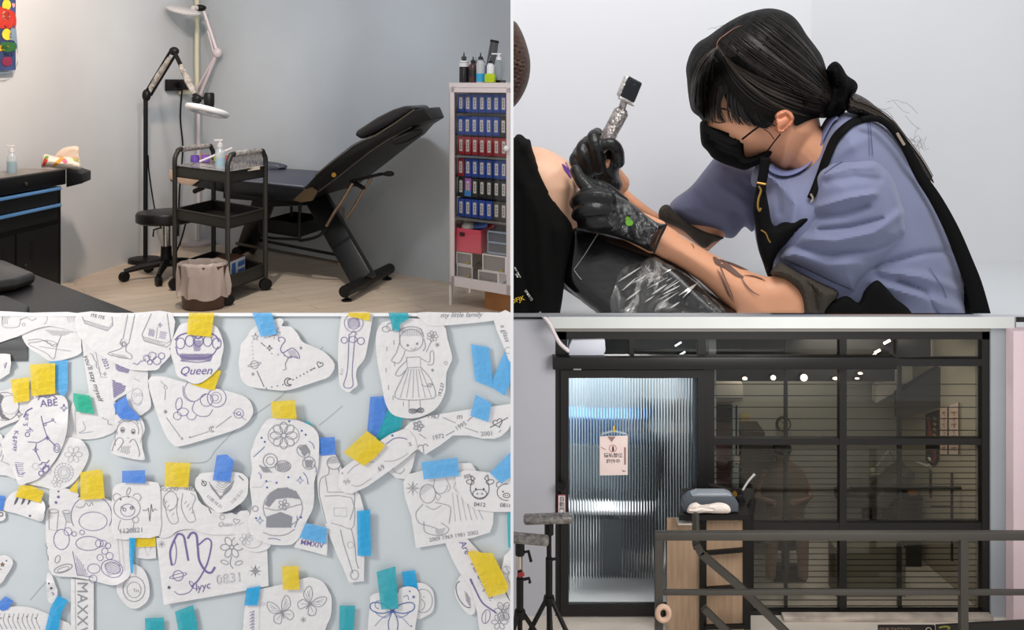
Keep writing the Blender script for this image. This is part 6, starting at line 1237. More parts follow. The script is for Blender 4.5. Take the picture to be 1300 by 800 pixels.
ln(p, [(441, 601), (450, 592), (462, 587), (475, 587)], .8, 5, 4); ln(p, [(446, 616), (456, 617), (472, 607)], .7, 5, 3); ln(p, [(490, 564), (500, 557), (510, 556), (517, 558)], .9, 2, 4); ln(p, [(488, 586), (500, 585), (512, 580), (518, 575)], .7, 5, 4); dot(p, 498, 553, 1.4, 4); dot(p, 434.5, 601, 1, 1); txt(p, '.69', 483, 595, 9, -30, 1); txt(p, '96', 440, 612, 9, -30, 5, .1); txt(p, 'M', 520, 564, 6, 70, 1); squig(p, (474, 570), (482, 577), 2, 6, .7, 1); done(p)
p = paper([(519, 602), (550, 594), (582, 588), (598, 588), (605, 598), (616, 620), (627, 645), (626, 665), (622, 676), (600, 683), (570, 689), (528, 696), (525, 675), (522, 655), (514, 632), (512, 612)], 'square sheet with a family outline above four years of birth', 2, sm=1)
star(p, 524, 620, 7, .5); spark(p, 524, 620, 9); circ_(p, 543, 627, 10, .7, 1, ry=12); hatch(p, [(535, 618), (548, 615), (548, 620), (534, 630)], 2, 40, .4); circ_(p, 559, 616, 9, .6, 1, ry=11, a0=0, a1=180); ln(p, [(552, 606), (550, 620)], .5); ln(p, [(566, 606), (572, 620), (568, 625)], .5); ln(p, [(537, 640), (528, 652), (532, 664), (545, 668), (556, 672)], .7, 1, 4); ln(p, [(552, 638), (562, 640), (572, 645), (570, 665)], .7, 1, 3); ln(p, [(540, 642), (550, 647), (560, 642)], .6, 1, 3)
for k in range(6): ln(p, [(574+k*6, 625+k*3), (578+k*7, 662-k*.5)], .5, 1 if k % 2 else 5)
ln(p, [(538, 662), (540, 676), (560, 680), (570, 672), (560, 664)], .7, 1, 3); hatch(p, [(552, 672), (566, 670), (562, 680), (554, 680)], 1.8, 60, .5); circ_(p, 582, 618, 6, .5, 5); ln(p, [(552, 625), (560, 630), (556, 636), (552, 630)], .6)
txt(p, '2009 1969 1981 2002', 576, 681, 7.2, -9, 1, 0, -.005); done(p)
p = paper([(578, 606), (583, 600), (590, 597), (605, 598), (621, 600), (635, 604), (648.2, 607), (648.2, 650), (625, 650), (605, 647), (596, 642), (588, 634), (580, 621)], 'sheet with a calf head over 0412 and a bear head over 0816', 4, sm=1)
circ_(p, 609, 620, 12, .9, 3, ry=14, a0=-60, a1=240); ln(p, [(599, 612), (598, 604), (603, 608)], .9, 3, 3); ln(p, [(615, 608), (619, 603), (620, 611)], .9, 3, 3); circ_(p, 597, 612, 5, .8, 3, ry=3, rot=10); circ_(p, 622, 612, 5, .8, 3, ry=3, rot=-10); circ_(p, 609, 627, 9, .8, 3, ry=5.5); dot(p, 606, 627, 1, 3); dot(p, 612, 627, 1, 3); dot(p, 604, 621, 1.3, 3); dot(p, 614, 621, 1.3, 3); txt(p, '0412', 609, 641, 7.5, 3, 3); bear(p, 643, 625, 12, .8, 3); txt(p, '0816', 642, 642, 7.5, 3, 3); hatch(p, [(588, 603), (597, 601), (598, 607), (590, 608)], 1.8, 80, .6, 3); done(p)
p = paper([(146, 528), (156, 522), (170, 524), (180, 532), (184, 545), (180, 556), (181, 570), (184, 583), (176, 584), (160, 581), (141, 575), (144, 560), (147, 545)], 'small sheet with a wide-eyed child resting chin on both fists', 3, sm=2)
circ_(p, 162, 547, 14, .7, 1, ry=13, a0=-200, a1=20); circ_(p, 155.5, 546, 2.4, 1, 1, ry=3.2); circ_(p, 169, 548, 2.2, 1, 1, ry=3); dot(p, 155.5, 546.5, 1.4, 3); dot(p, 169, 549, 1.3, 3); ln(p, [(150, 537), (155, 533), (162, 536), (170, 532), (176, 539)], .7, 1, 3); ln(p, [(161, 556), (164, 556)], .6); ln(p, [(142, 573), (145, 563), (150, 556), (155, 557), (156, 562), (149, 572)], .8, 1, 3); ln(p, [(164, 562), (168, 558), (172, 560), (177, 574), (176, 580)], .8, 1, 3); ln(p, [(150, 540), (146, 552), (146, 566)], .7, 1, 3); ln(p, [(178, 536), (181, 548), (178, 562)], .6, 5, 3); hatch(p, [(154, 566), (166, 566), (164, 578), (152, 574)], 2.2, 80, .5); done(p)
p = paper([(-20, 449), (6, 449), (13, 450), (14, 462), (12, 474), (0, 482), (-20, 484)], 'torn little sheet with a violet stroke below the striped photo', 2, sm=1, curl=((14, 460, 12, .005),)); ln(p, [(5, 461), (6, 468), (8, 460)], .9, 2); done(p)
p = paper([(172, 694), (198, 693), (198, 709), (186, 710), (173, 708)], 'torn pale scrap hanging under the horizontal yellow tape', 1, sm=0); ln(p, [(182, 690), (187, 706), (193, 692)], .5, 5); done(p)

# ---------------- tapes
def tape(poly, col, label, z=6, sm=0):
    pl = [tuple(q) for q in poly]; A, fs, d = grid_poly(pl, 7); off = .0016+z*.0011; sd = len(tapes)
    m = MB(); m.add([S(x, y, off+.0005*noise.noise((x*.05, y*.05, sd*2.2))) for x, y in A], fs)
    o = m.build('tape_strip', M(col, .55, bump=.25, bscale=140, var=.05, vscale=90, alpha=.86))
    tapes.append(tag(o, label, 'tape', 'coloured tape strips on the stencil wall'))
tapes = []
YL, LB, MBL, TL_, CY_, GR = '#e8c90c', '#5fb0e6', '#4b86dc', '#16a7b5', '#0aa5dd', '#0fb28f'
for poly, col, lab, z in [
 ([(62, 459), (86, 457), (86, 495), (80, 506), (70, 492), (62, 480)], LB, 'pale blue tape strip right of the upper yellow tape', 2),
 ([(38, 463), (70, 461), (70, 500), (40, 503)], YL, 'large yellow tape square holding the violet constellation sheet', 5),
 ([(13, 482), (37, 479), (37, 509), (18, 512)], YL, 'yellow tape square left of the larger one beside the moon', 5),
 ([(93, 499), (114, 502), (120, 526), (97, 523), (93, 510)], GR, 'green tape piece on the handwriting strip', 4),
 ([(144, 513), (160, 503), (164, 516), (178, 530), (176, 534), (153, 532), (147, 524)], MBL, 'blue tape holding the child drawing', 5),
 ([(240, 397), (272, 397), (268, 428), (237, 425)], YL, 'yellow tape above the crown', 7),
 ([(255, 487), (276, 470), (281, 471), (272, 496), (258, 493), (242, 488)], YL, 'yellow tape corner peeking below the crown sheet', 3),
 ([(320, 397), (345, 397), (352, 424), (331, 428)], LB, 'light blue tape above the flamingo sheet', 6),
 ([(344, 510), (374, 508), (377, 532), (346, 531)], YL, 'yellow tape on top of the figure-eight sheet', 7),
 ([(442, 397), (470, 397), (469, 408), (454, 404), (442, 402)], YL, 'yellow tape end above the sceptre', 6),
 ([(493, 397), (518, 397), (519, 405), (508, 411), (507, 420), (499, 420)], TL_, 'teal tape above the girl drawing', 6),
 ([(598, 437), (621, 441), (625, 475), (626, 493), (603, 484)], LB, 'light blue tape left half of the V shape near the right edge', 2),
 ([(641, 446), (648.3, 456), (648, 485), (641, 503), (624, 492), (627, 477)], LB, 'light blue tape right half of the V shape near the right edge', 3),
 ([(604, 501), (624, 512), (620, 536), (597, 528)], LB, 'light blue tape on the arrow-shaped sheet', 7),
 ([(470, 504), (487, 503), (492, 513), (490, 525), (480, 556), (466, 549)], MBL, 'mid blue tape above the yellow diamond', 2),
 ([(493, 518), (502, 528), (512, 530), (508, 545), (494, 552), (481, 561), (478, 556)], TL_, 'teal tape next to the mid blue tape above the number strip', 2),
 ([(466, 547), (489, 566), (478, 580), (462, 592), (436, 575)], YL, 'yellow diamond-shaped tape on the diagonal strip', 8),
 ([(535, 587), (581, 581), (583, 604), (538, 609)], LB, 'light blue tape on top of the family outline sheet', 6),
 ([(622, 601), (636, 586), (648.3, 574), (648.3, 606), (636, 614)], LB, 'light blue tape on the bear head at the right edge', 7),
 ([(25, 616), (40, 617), (56, 624), (51, 639), (35, 634), (19, 631)], YL, 'yellow tape on the curled sheet with brush marks', 5),
 ([(87, 623), (100, 608), (98, 626)], YL, 'small yellow tape triangle beside the large yellow strip', 3),
 ([(102, 600), (125, 596), (130, 598), (133, 633), (102, 635)], YL, 'yellow tape above the round shapes sheet', 6),
 ([(155, 598), (184, 597), (185, 614), (155, 613)], MBL, 'blue tape above the bear-hooded baby', 7),
 ([(210, 587), (242, 588), (239, 619), (209, 618)], YL, 'yellow tape above the baby footprints', 7),
 ([(275, 578), (288, 577), (297, 585), (292, 612), (270, 610)], MBL, 'blue tape with cut corner on the thumbprint heart sheet', 8),
 ([(400, 556), (425, 555), (426, 577), (407, 579)], MBL, 'blue tape above the standing figure', 3),
 ([(386, 534), (393, 536), (397, 541), (390, 541)], TL_, 'tiny teal tape corner on the figure-eight sheet', 3),
 ([(453, 649), (470, 647), (471, 706), (454, 706)], CY_, 'long cyan tape beside the standing figure', 5),
 ([(388, 664), (415, 670), (414, 691), (380, 683)], LB, 'light blue tape over the roman numerals sheet', 5),
 ([(-10, 628), (0, 629), (7, 630), (4, 648), (-10, 648)], MBL, 'blue tape scrap at the left end below the yellow one', 3),
 ([(7, 757), (17, 763), (10, 774), (3, 776), (-8, 770)], MBL, 'small blue tape scrap at the lower left corner', 2),
 ([(73, 756), (86, 762), (78, 778), (69, 830), (50, 830), (64, 772)], CY_, 'slanted cyan tape near the lower left corner', 4),
 ([(164, 683), (172, 683), (170, 705), (169, 728), (166, 728), (164, 705)], CY_, 'narrow cyan tape sliver above the oval sheet', 5),
 ([(171, 682), (197, 681), (198, 694), (173, 695)], YL, 'horizontal yellow tape below the number 1120821', 3),
 ([(184, 785), (208, 784), (209, 830), (185, 830)], TL_, 'teal tape at the bottom below the oval sheet', 3),
 ([(222, 777), (245, 768), (250, 790), (254, 830), (232, 830)], TL_, 'tilted teal tape at the bottom below the scorpio sheet', 3),
 ([(313, 747), (331, 744), (327, 769), (310, 769)], CY_, 'cyan tape at the corner of the butterfly sheet', 5),
 ([(358, 719), (379, 719), (380, 749), (359, 749)], YL, 'yellow tape above the butterflies', 6),
 ([(478, 726), (502, 719), (504, 745), (506, 773), (484, 774)], TL_, 'long teal tape above the ribbon bow', 7),
 ([(510, 726), (527, 724), (531, 751), (522, 745), (513, 747)], CY_, 'cyan tape right of the long teal tape', 2),
 ([(431, 769), (451, 769), (449, 800), (448, 830), (430, 830)], TL_, 'teal tape at the bottom between butterflies and bow', 3),
 ([(644, 652), (648.3, 650), (648.3, 696), (645, 695)], TL_, 'teal tape sliver at the right edge', 4),
 ([(593, 701), (602, 699), (612, 702), (625, 702), (636, 724), (646, 745), (642, 753), (620, 759), (606, 728)], YL, 'large yellow tape across the words All Unique', 7),
]: tape(poly, col, lab, z)
# pencil traces on the wall itself
m = MB()
for pts in ([(238, 588), (262, 586), (275, 570), (300, 545), (330, 522), (360, 500), (385, 470), (410, 440)], [(405, 540), (420, 528), (435, 515)], [(38, 762), (50, 748), (62, 735)]):
    m.ribbon([tuple(q) for q in cat(pts, 5)], .5, lambda x, y: WD-.0002, 0, .0004)
o = m.build('pencil_line', M('#93a0a6', .8)); tag(o, 'faint pencil lines drawn on the pale wall between the sheets', 'pencil line', None, 'structure')
# ================================================================== SHOP FRONT, ground floor (lower right)
DF = 8.1
def G(y, D): return EZ-(y-HY)/F*D
def fb(mb, x0, y0, x1, y1, D=DF, dep=.08, mi=0, bev=0):
    a = W(x0, y0, D); b = W(x1, y1, D); mb.box(((a.x+b.x)/2, D+dep/2, (a.z+b.z)/2), (abs(b.x-a.x), dep, abs(a.z-b.z)), mi, None, bev); return mb
fr = M('#1b1a19', .45, .2)
# floor, walls
m = MB(); m.box((2.2, 7.4, -.03), (8, 9.4, .06)); struct(m.build('floor_shop', M('#cfc6ba', .5, var=.06, vscale=3)))
m = MB(); a = W(705, 800, DF); m.box((a.x-.9, DF+.06, 1.25), (1.8, .12, 2.56)); struct(m.build('wall_shop_left', M('#b3b4bb', .8, var=.03, vscale=2)))
m = MB(); fb(m, 1258, 402, 1290, 786, DF-.02, .3); o = m.build('wall_shop_right', M('#9fa5ab', .8, var=.05, vscale=2)); struct(o)
m = MB(); a = W(1285, 500, 7.9); m.box((a.x+.8, 7.94, 1.25), (1.6, .12, 2.5)); struct(m.build('wall_shop_far', M('#d3bfc4', .8, var=.03, vscale=2)))
m = MB(); fb(m, 696, 399, 1288, 417, 7.97, .4); struct(m.build('trim_2', M('#c3c6c4', .7, var=.03, vscale=2)))
m = MB(); fb(m, 700, 380, 1290, 421, DF, .3); struct(m.build('wall_shop_lintel', M('#8d8a84', .7)))
m = MB(); fb(m, 995, 784, 1262, 791, 8.0, .09, bev=.01); struct(m.build('trim_3', M('#b7ab9f', .3, var=.35, vscale=6, stretch=(1, 1, 4))))
# ---- dark metal frame of the front
m = MB()
fb(m, 704, 421, 1258, 431); fb(m, 704, 421, 719, 782); fb(m, 1247, 421, 1258, 782); 
struct(m.build('window_1', fr)); wf = bpy.data.objects['window_1']
def wpart(nm, rects, dep=.07, D=DF+.003, mat=fr):
    for r in rects:
        m = MB(); fb(m, *r, D, dep); m.build(nm, mat, wf)
wpart('transom_bar', [(719, 455, 1138, 469), (1138, 456, 1247, 465)], .09)
wpart('mullion', [(799, 431, 805, 455), (886, 431, 896, 455), (1066, 431, 1075, 455), (1066, 465, 1075, 777), (895, 469, 907, 782), (1137.5, 431, 1140, 456)])
wpart('glazing_bar', [(907, 557, 1066, 565), (1075, 557, 1247, 565), (907, 664, 1066, 674), (1075, 664, 1247, 674), (907, 776, 1247, 783)], .06, DF+.008)
m = MB(); fb(m, 702, 454, 1139, 469.5, DF-.10, .10, bev=.004); m.build('sliding_track', M('#1d1c1b', .4, .3), wf)
m = MB(); fb(m, 728, 468.2, 738, 470, DF-.101, .01); m.build('track_slot', M('#8a8a88', .5), wf)
glass = clear_mat((.80, .80, .78), .035, .02); glass2 = clear_mat((.55, .56, .56), .04, .02)
for r in ((805, 431, 886, 455), (896, 431, 1066, 455), (1075, 431, 1247, 456), (907, 469, 1066, 557), (1075, 465, 1247, 557), (907, 565, 1066, 664), (1075, 565, 1247, 664), (907, 674, 1066, 776), (1075, 674, 1247, 776)):
    m = MB(); fb(m, *r, DF+.03, .006); m.build('glass_pane', glass, wf)
# shutter wires behind the glass
def wires(x0, x1, ys, nm='shutter_slats', w=1.0, col='#161514'):
    m = MB()
    for y in ys: fb(m, x0, y-w/2, x1, y+w/2, DF+.11, .004)
    o = m.build(nm, M(col, .6), wf); o['kind'] = 'stuff'
ys = [488+14.6*k for k in range(5)]
wires(907, 1066, ys+[571+7.35*k for k in range(28)]); wires(1075, 1240, ys+[571+7.35*k for k in range(28)])
wpart('inner_post', [(996, 469, 1000, 777), (1140, 465, 1145, 777), (996, 433, 999, 455)], .03, DF+.13, M('#262624', .5))
# ---- sliding door with reeded glass
dr_ = bpy.data.objects.new('door_1', None); COL.objects.link(dr_); dr_.location = W(800, 781, DF-.02); struct(dr_)
m = MB(); fb(m, 712, 470, 722, 782, DF-.03, .05); fb(m, 886, 470, 895, 782, DF-.03, .05); fb(m, 722, 470, 886, 480, DF-.03, .05); fb(m, 722, 768, 886, 782, DF-.03, .05); m.build('door_frame', fr, dr_)
m = MB(); fb(m, 878, 480, 888, 768, DF+.03, .03); m.build('glass_edge_post', M('#5c666c', .5), dr_)
rg = bpy.data.materials.new('material'); rg.use_nodes = True; b_ = rg.node_tree.nodes['Principled BSDF']
b_.inputs['Base Color'].default_value = (.93, .95, .97, 1); b_.inputs['Transmission Weight'].default_value = 1; b_.inputs['Roughness'].default_value = .10; b_.inputs['IOR'].default_value = 1.3
m = MB(); n_r = 46; vs = []; fs = []; xa, xb = W(722, 600, DF).x, W(886, 600, DF).x; z0, z1 = G(768, DF), G(480, DF); NS = n_r*6
for i in range(NS+1):
    x = xa+(xb-xa)*i/NS; ph = (i % 6)/6; d_ = .0075*math.sin(math.pi*ph)
    for z in (z0, z1): vs.append((x, DF-.002-d_, z))
for i in range(NS+1):
    x = xa+(xb-xa)*i/NS
    for z in (z0, z1): vs.append((x, DF+.006, z))
o2 = 2*(NS+1)
for i in range(NS): fs.append((2*i, 2*i+2, 2*i+3, 2*i+1)); fs.append((o2+2*i, o2+2*i+1, o2+2*i+3, o2+2*i+2)); fs.append((2*i+1, 2*i+3, o2+2*i+3, o2+2*i+1)); fs.append((2*i, o2+2*i, o2+2*i+2, 2*i+2))
fs += [(0, 1, o2+1, o2), (2*NS, o2+2*NS, o2+2*NS+1, 2*NS+1)]
m.add(vs, fs); m.build('reeded_glass', rg, dr_, angle=80)
m = MB(); c_ = W(713.5, 617, DF-.07); m.lathe([(.036, 0), (.036, .02), (.028, .03)], c_, 20, rot=Matrix.Rotation(math.pi/2, 3, 'X')); m.build('lock', BLK, dr_)
m = MB(); fb(m, 708.5, 628.5, 718, 652, DF-.036, .004); lk = m.build('lock_label', M('#e3dcdc', .5), dr_)
m = MB(); dlk = lambda x, y: DF-.037
m.ribbon([(708.5, 629), (718, 629)], 1.2, dlk); m.ribbon([(708.7, 629), (708.7, 652)], .7, dlk); m.ribbon([(717.8, 629), (717.8, 652)], .7, dlk); m.build('label_border', M('#b0525c', .5), lk)
m = MB(); 
for k, ch_ in enumerate('自動門'): text_on(m, ch_, 713.3, 634+k*7, 7, 0, dlk, bold=.03)
m.build('label_lettering', M('#2a2a2c', .5), lk)
# notice in a clear sleeve
t = thing('door_notice', W(780, 603, DF-.02), 'pinkish notice in a clear sleeve hung by a yellow clip on the reeded door', 'notice')
dn = lambda x, y: DF-.024
m = MB(); m.prism([W(761.5, 554, DF-.02), W(797, 553, DF-.02), W(797, 603, DF-.02), W(761.5, 603.5, DF-.02)], (0, -.003, 0)); m.build('sheet', M('#e6d3cd', .6, var=.04, vscale=8), t)
m = MB(); m.ribbon([(779.5, 541), (779.5, 549)], 2.6, dn); m.build('yellow_clip', M('#d6b62e', .5), t)
m = MB(); m.ribbon([(762, 553), (779.5, 546), (797, 552)], .9, dn); m.ribbon([(764, 551), (779, 547), (795, 551)], 2.5, lambda x, y: dn(x, y)+.002); m.build('sleeve_top', M('#c3d0d6', .3, alpha=.6), t)
m = MB(); m.add([W(771, 554.5, DF-.025), W(781.5, 554.5, DF-.025), W(776.5, 561.5, DF-.025)], [(0, 1, 2)]); m.ribbon([(793.5, 568), (793.5, 590)], 2.2, dn); m.build('brown_marks', M('#8f7370', .6), t)
m = MB(); m.ribbon(circ(778, 569.5, 4.5, 20), .7, dn); m.ribbon([(763, 568), (769, 571)], .7, dn); m.build('red_ring', M('#b8465a', .6), t)
m = MB(); m.ell(W(778.2, 567.6, DF-.026), (.007, .002, .007)); m.ribbon([(778.2, 568.5), (778.4, 573)], 2.2, dn); m.build('figure_icon', M('#1a1a1c', .6), t)
m = MB(); text_on(m, '隱私部位', 778.5, 578.6, 6.0, 0, dn, bold=.03); text_on(m, '施作中', 778.5, 586, 6.0, 0, dn, bold=.03); m.ribbon([(790, 597), (792, 599), (794, 598)], 1, dn); m.build('lettering', M('#3a3a40', .6), t)
# ---- interior shell
iw = M('#96948a', .85, var=.05, vscale=1.5)
DB = 9.45
xl, xm, xr0, xr1 = W(700, 600, DB).x-.25, W(902, 600, DF).x+.02, W(1140, 600, DB).x, W(1238, 600, DF+.15).x
m = MB(); m.box(((xm+xr0)/2+.1, DB+.04, 1.25), (xr0-xm+.6, .08, 2.5)); struct(m.build('wall_inside_back', iw))
m = MB(); m.prism([(xr0, DB, 0), (xr1, DF+.15, 0), (xr1+.08, DF+.15, 0), (xr0+.08, DB, 0)], (0, 0, 2.5)); struct(m.build('wall_inside_right', M('#a59c88', .85)))
m = MB(); m.box((xm+.3, (DF+.14+DB)/2, 1.25), (.06, DB-DF-.14, 2.5)); o = m.build('wall_inside_divider', M('#8d9296', .8)); struct(o)
o.location.x = W(903, 600, DF+.2).x
m = MB(); m.box((W(800, 600, 9.9).x, 9.94, 1.25), (2.4, .08, 2.5)); struct(m.build('wall_door_back', M('#9fb0ba', .8)))
m = MB(); m.box((W(706, 600, DF).x-.05, 9.1, 1.25), (.06, 1.7, 2.5)); struct(m.build('wall_door_left', M('#a7b2b8', .8)))
m = MB(); m.box((2.4, 9.15, 2.53), (4.8, 2.0, .05)); struct(m.build('ceiling_shop', M('#2c2b29', .8)))
m = MB(); m.box((W(800, 600, 9).x, 8.98, .003), (1.75, 1.7, .006)); struct(m.build('floor_door_room', M('#dcdedd', .5)))
m = MB(); fb(m, 905, 425, 1136, 484, 8.62, .35); struct(m.build('beam_inside', M('#1d1c1b', .7)))  # dark beam, made taller so the transom panes look unlit
wp0 = Vector((xr0-.004, DB, 0)); wpn = Vector((-(DF+.15-DB), xr1-xr0, 0)).normalized()
if wpn.x > 0: wpn = -wpn
def RW(x, y, e=.01): return raypl(x, y, wp0+wpn*e, wpn)
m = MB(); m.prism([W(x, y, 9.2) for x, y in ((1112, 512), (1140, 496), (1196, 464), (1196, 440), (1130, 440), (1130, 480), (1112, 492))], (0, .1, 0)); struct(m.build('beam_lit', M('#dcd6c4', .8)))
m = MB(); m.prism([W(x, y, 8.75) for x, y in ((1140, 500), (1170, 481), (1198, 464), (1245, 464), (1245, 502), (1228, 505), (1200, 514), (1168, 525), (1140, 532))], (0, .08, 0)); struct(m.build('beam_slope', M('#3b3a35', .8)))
m = MB(); fb(m, 714, 425, 893, 472, 8.62, .3); struct(m.build('shade_block_door', M('#3a3d3f', .7)))  # dark block added so the transom over the door looks unlit
m = MB(); fb(m, 1136, 422, 1240, 461, 8.9, .3); struct(m.build('shade_block_corner', M('#3b3a36', .7)))  # dark block added to keep the right transom pane in shade
# spotlights on the beam
for (x, y, rx_, ry_, lab) in ((945.5, 480.5, 3, 2, 'leftmost small glowing'), (981.5, 479.5, 3.2, 3, 'second small glowing'), (1020.5, 479.5, 4.4, 4.4, 'brightest round glowing'), (1060.5, 480.5, 3.6, 1.6, 'flat glowing'), (1092, 474, 3, 1.3, 'upper flat glowing right-hand'), (1088, 480.5, 2.6, 1.0, 'lower flat glowing right-hand')):
    t = thing('ceiling_spot', W(x, y, 8.6), '%s spotlight on the dark beam behind the shop glass' % lab, 'spotlight', 'spotlights behind the shop glass')
    m = MB(); R_ = Matrix.Rotation(math.pi/2, 3, 'X'); m.lathe([(rx_/F*8.6*1.25, 0), (rx_/F*8.6*1.3, -.05)], W(x, y, 8.57), 16, rot=R_, sy=ry_/rx_); m.build('housing', BLK, t)
    m = MB(); m.lathe([(rx_/F*8.6, 0), (rx_/F*8.6, .006)], W(x, y, 8.57), 16, rot=R_, sy=ry_/rx_); m.build('bulb', M('#ffe8c8', .5, emit=6), t)
for (x, y) in ((861, 437), (866, 449)):
    t = thing('linear_light', W(x, y, 8.595), 'short slanted glowing tube %s behind the transom over the door' % ('upper' if y < 440 else 'lower'), 'tube light', 'tube lights behind the transom')
    m = MB(); m.tube([W(x-4, y+2.5, 8.58), W(x+4, y-2.5, 8.58)], .008, 8); m.build('tube', M('#dfe6f2', .5, emit=4), t); m = MB(); m.box(W(x, y, 8.6), (.06, .03, .03)); m.build('fitting', BLK, t)
for (x, y, r_) in ((1126, 434, 4), (1114, 446, 3.4), (1109, 451, 3)):
    t = thing('track_light', W(x, y, 8.58), 'glowing track light head %s behind the right transom pane' % {434: 'topmost', 446: 'middle', 451: 'lowest'}[y], 'spotlight', 'track lights behind the transom')
    m = MB(); m.tube([W(x-r_, y+r_*.6, 8.57), W(x+r_, y-r_*.5, 8.57)], .012, 8); m.build('bulb', M('#f4ead8', .5, emit=4), t); m = MB(); m.tube([W(x-r_, y+2.5, 8.6), W(x+r_-2, y+.5, 8.6)], .02, 8); m.build('housing', BLK, t)
# white air duct seen through the first transom pane, and the trunking outside
m = MB(); m.prism([W(x, y, 8.07) for x, y in ((722, 452), (722, 440), (726, 432), (768, 431), (769, 446), (765, 453), (758, 454))], (0, .25, 0), bevel=.01); tag(m.build('air_unit', M('#c9ccd6', .4, emit=.0)), 'white air conditioner unit poking through the transom opening over the door', 'air conditioner')
m = MB(); m.tube([W(p.x, p.y, 7.93) for p in cat([(674, 385), (686, 397), (697, 410), (704, 424), (711, 436), (722, 446)], 5)], .021, 10, flat=.8); m.build
o = m.build('pipe_cover', M('#d3c8ca', .5)); tag(o, 'curved pale pipe cover bending from the wall into the transom', 'pipe')
# things inside, seen through the panes
t = thing('wall_air_conditioner', W(926, 510, 9.35), 'wall air conditioner glowing pale behind the top left shop pane', 'air conditioner')
m = MB(); fb(m, 909, 487, 944, 506, 9.2, .2, bev=.02); m.build('body', M('#e6ddcf', .5), t); m = MB(); fb(m, 909, 506, 943, 510, 9.22, .18); m.build('louvre', M('#8c8478', .6), t)
t = thing('wall_clock', W(994, 547, 9.4), 'small round dark-rimmed wall clock seen through the shop glass', 'clock')
m = MB(); R_ = Matrix.Rotation(math.pi/2, 3, 'X'); m.lathe([(.072, 0), (.072, .03)], W(994, 537.5, 9.43), 28, rot=R_); m.build('rim', M('#1d1b18', .5), t)
m = MB(); m.lathe([(.058, 0), (.058, .033)], W(994, 537.5, 9.43), 28, rot=R_); m.build('dial', M('#9b937c', .6), t)
m = MB(); dc = lambda x, y: 9.395
for k in range(12): a = math.radians(30*k); m.ribbon([(994+5.2*math.sin(a), 537.5-5.2*math.cos(a)), (994+6.6*math.sin(a), 537.5-6.6*math.cos(a))], .8, dc)
m.ribbon([(994, 537.5), (990, 533)], .8, dc); m.ribbon([(994, 537.5), (997, 535)], .8, dc); m.build('hands', M('#1d1b18', .5), t)
m = MB(); fb(m, 940, 525, 953, 547, 9.42, .01); t = m.build('yellow_notice', M('#a8996a', .7)); tag(t, 'small yellowish notice on the back wall left of the clock', 'notice')
m = MB(); 
for k in range(4): m.ribbon([(942, 530+k*3.5), (951, 530+k*3.5)], .6, lambda x, y: 9.415)
m.build('print_lines', M('#6e5c3c', .7), t)
t = thing('shelf_cabinet', W(956, 690, 9.2), 'dark cabinet with lid below the yellow notice inside the shop', 'cabinet')
m = MB(); fb(m, 941, 549, 971, 556, 9.1, .3); m.build('lid', M('#3b3833', .6), t); m = MB(); fb(m, 941, 566, 984, 690, 9.15, .25); m.build('body', M('#4a463e', .6), t)
m = MB(); fb(m, 930, 515, 938, 714, 9.0, .06); t = m.build('white_post', M('#8f9a98', .6)); tag(t, 'pale narrow post with dark cable left of the cabinet inside', 'post')
m = MB(); fb(m, 934, 515, 936, 590, 8.99, .008); m.build('cable', BLK, t); m = MB(); fb(m, 932, 579, 939, 588, 8.98, .01); m.build('switch_plate', M('#b9b0a8', .5), t)
m = MB(); fb(m, 908, 516, 929, 536, 9.40, .048); fb(m, 908, 536, 929, 556, 9.41, .038, 1); tag(m.build('picture_panel', [M('#232b2a', .6), M('#5a4a45', .6)]), 'dark panel in two tones behind the top left pane', 'panel')
t = thing('portrait_poster', W(918, 625, 9.2), 'dusky pink poster with a faint face behind the left pane', 'poster')
m = MB(); fb(m, 908, 560, 929, 625, 9.43, .018); m.build('sheet', M('#7a5a58', .7, var=.1, vscale=9), t)
m = MB(); dp_ = lambda x, y: 9.425
m.ribbon(circ(918, 588, 7, 16, 9), 1, dp_); m.ribbon([(911, 583), (925, 583)], 1.2, dp_); m.ribbon([(914, 593), (922, 593)], 1, dp_); m.build('face_lines', M('#3c2624', .7), t)
# posters on the right inner wall
def rwp(poly, col, nm, lab, var=.0):
    m = MB(); P_ = [RW(x, y, .008) for x, y in poly]; m.prism(P_, wpn*-.006); o = m.build(nm, M(col, .7, var=var, vscale=14)); return tag(o, lab, 'poster')
o = rwp([(1175, 526), (1192, 520), (1192, 583), (1187, 592), (1178, 590), (1175, 584)], '#2b2521', 'hanging_banner', 'black and red hanging banner on the right inner wall', .3)
m = MB(); fn = lambda x, y: RW(x, y, .012).y
for r in ([(1178, 530), (1180, 545), (1178, 560)], [(1186, 570), (1187, 580), (1184, 588)], [(1181, 545), (1184, 560)]): m.ribbon(cat(r, 4), 3.2, fn)
m.build('red_pattern', M('#8c3a2c', .7), o)
m = MB(); 
for k in range(5): m.ribbon([(1185, 530+k*7), (1188, 533+k*7)], 3, fn)
m.build('ochre_pattern', M('#a08a4a', .7), o)
for x0, x1, ya, yb, lab in ((1193.5, 1202.5, 519, 516, 'pale scroll with red script next to the dark banner'), (1205, 1216.5, 515, 511, 'wider pale scroll nearest the right window edge')):
    o = rwp([(x0, ya), (x1, yb), (x1, 577), (x0, 577)], '#cdb6a4', 'wall_scroll', lab)
    m = MB()
    for k in range(7):
        y = 524+k*7.5; m.ribbon([(x0+2.5, y), (x1-2.5, y-.8)], 1.2, fn); m.ribbon([((x0+x1)/2, y+1), ((x0+x1)/2+1, y+4)], 1, fn)
    m.build('red_script', M('#8e5a4c', .7), o); m = MB(); m.ribbon([(x1+.8, yb), (x1+.8, 577)], 1.4, fn); m.build('scroll_edge', M('#3a2420', .7), o)
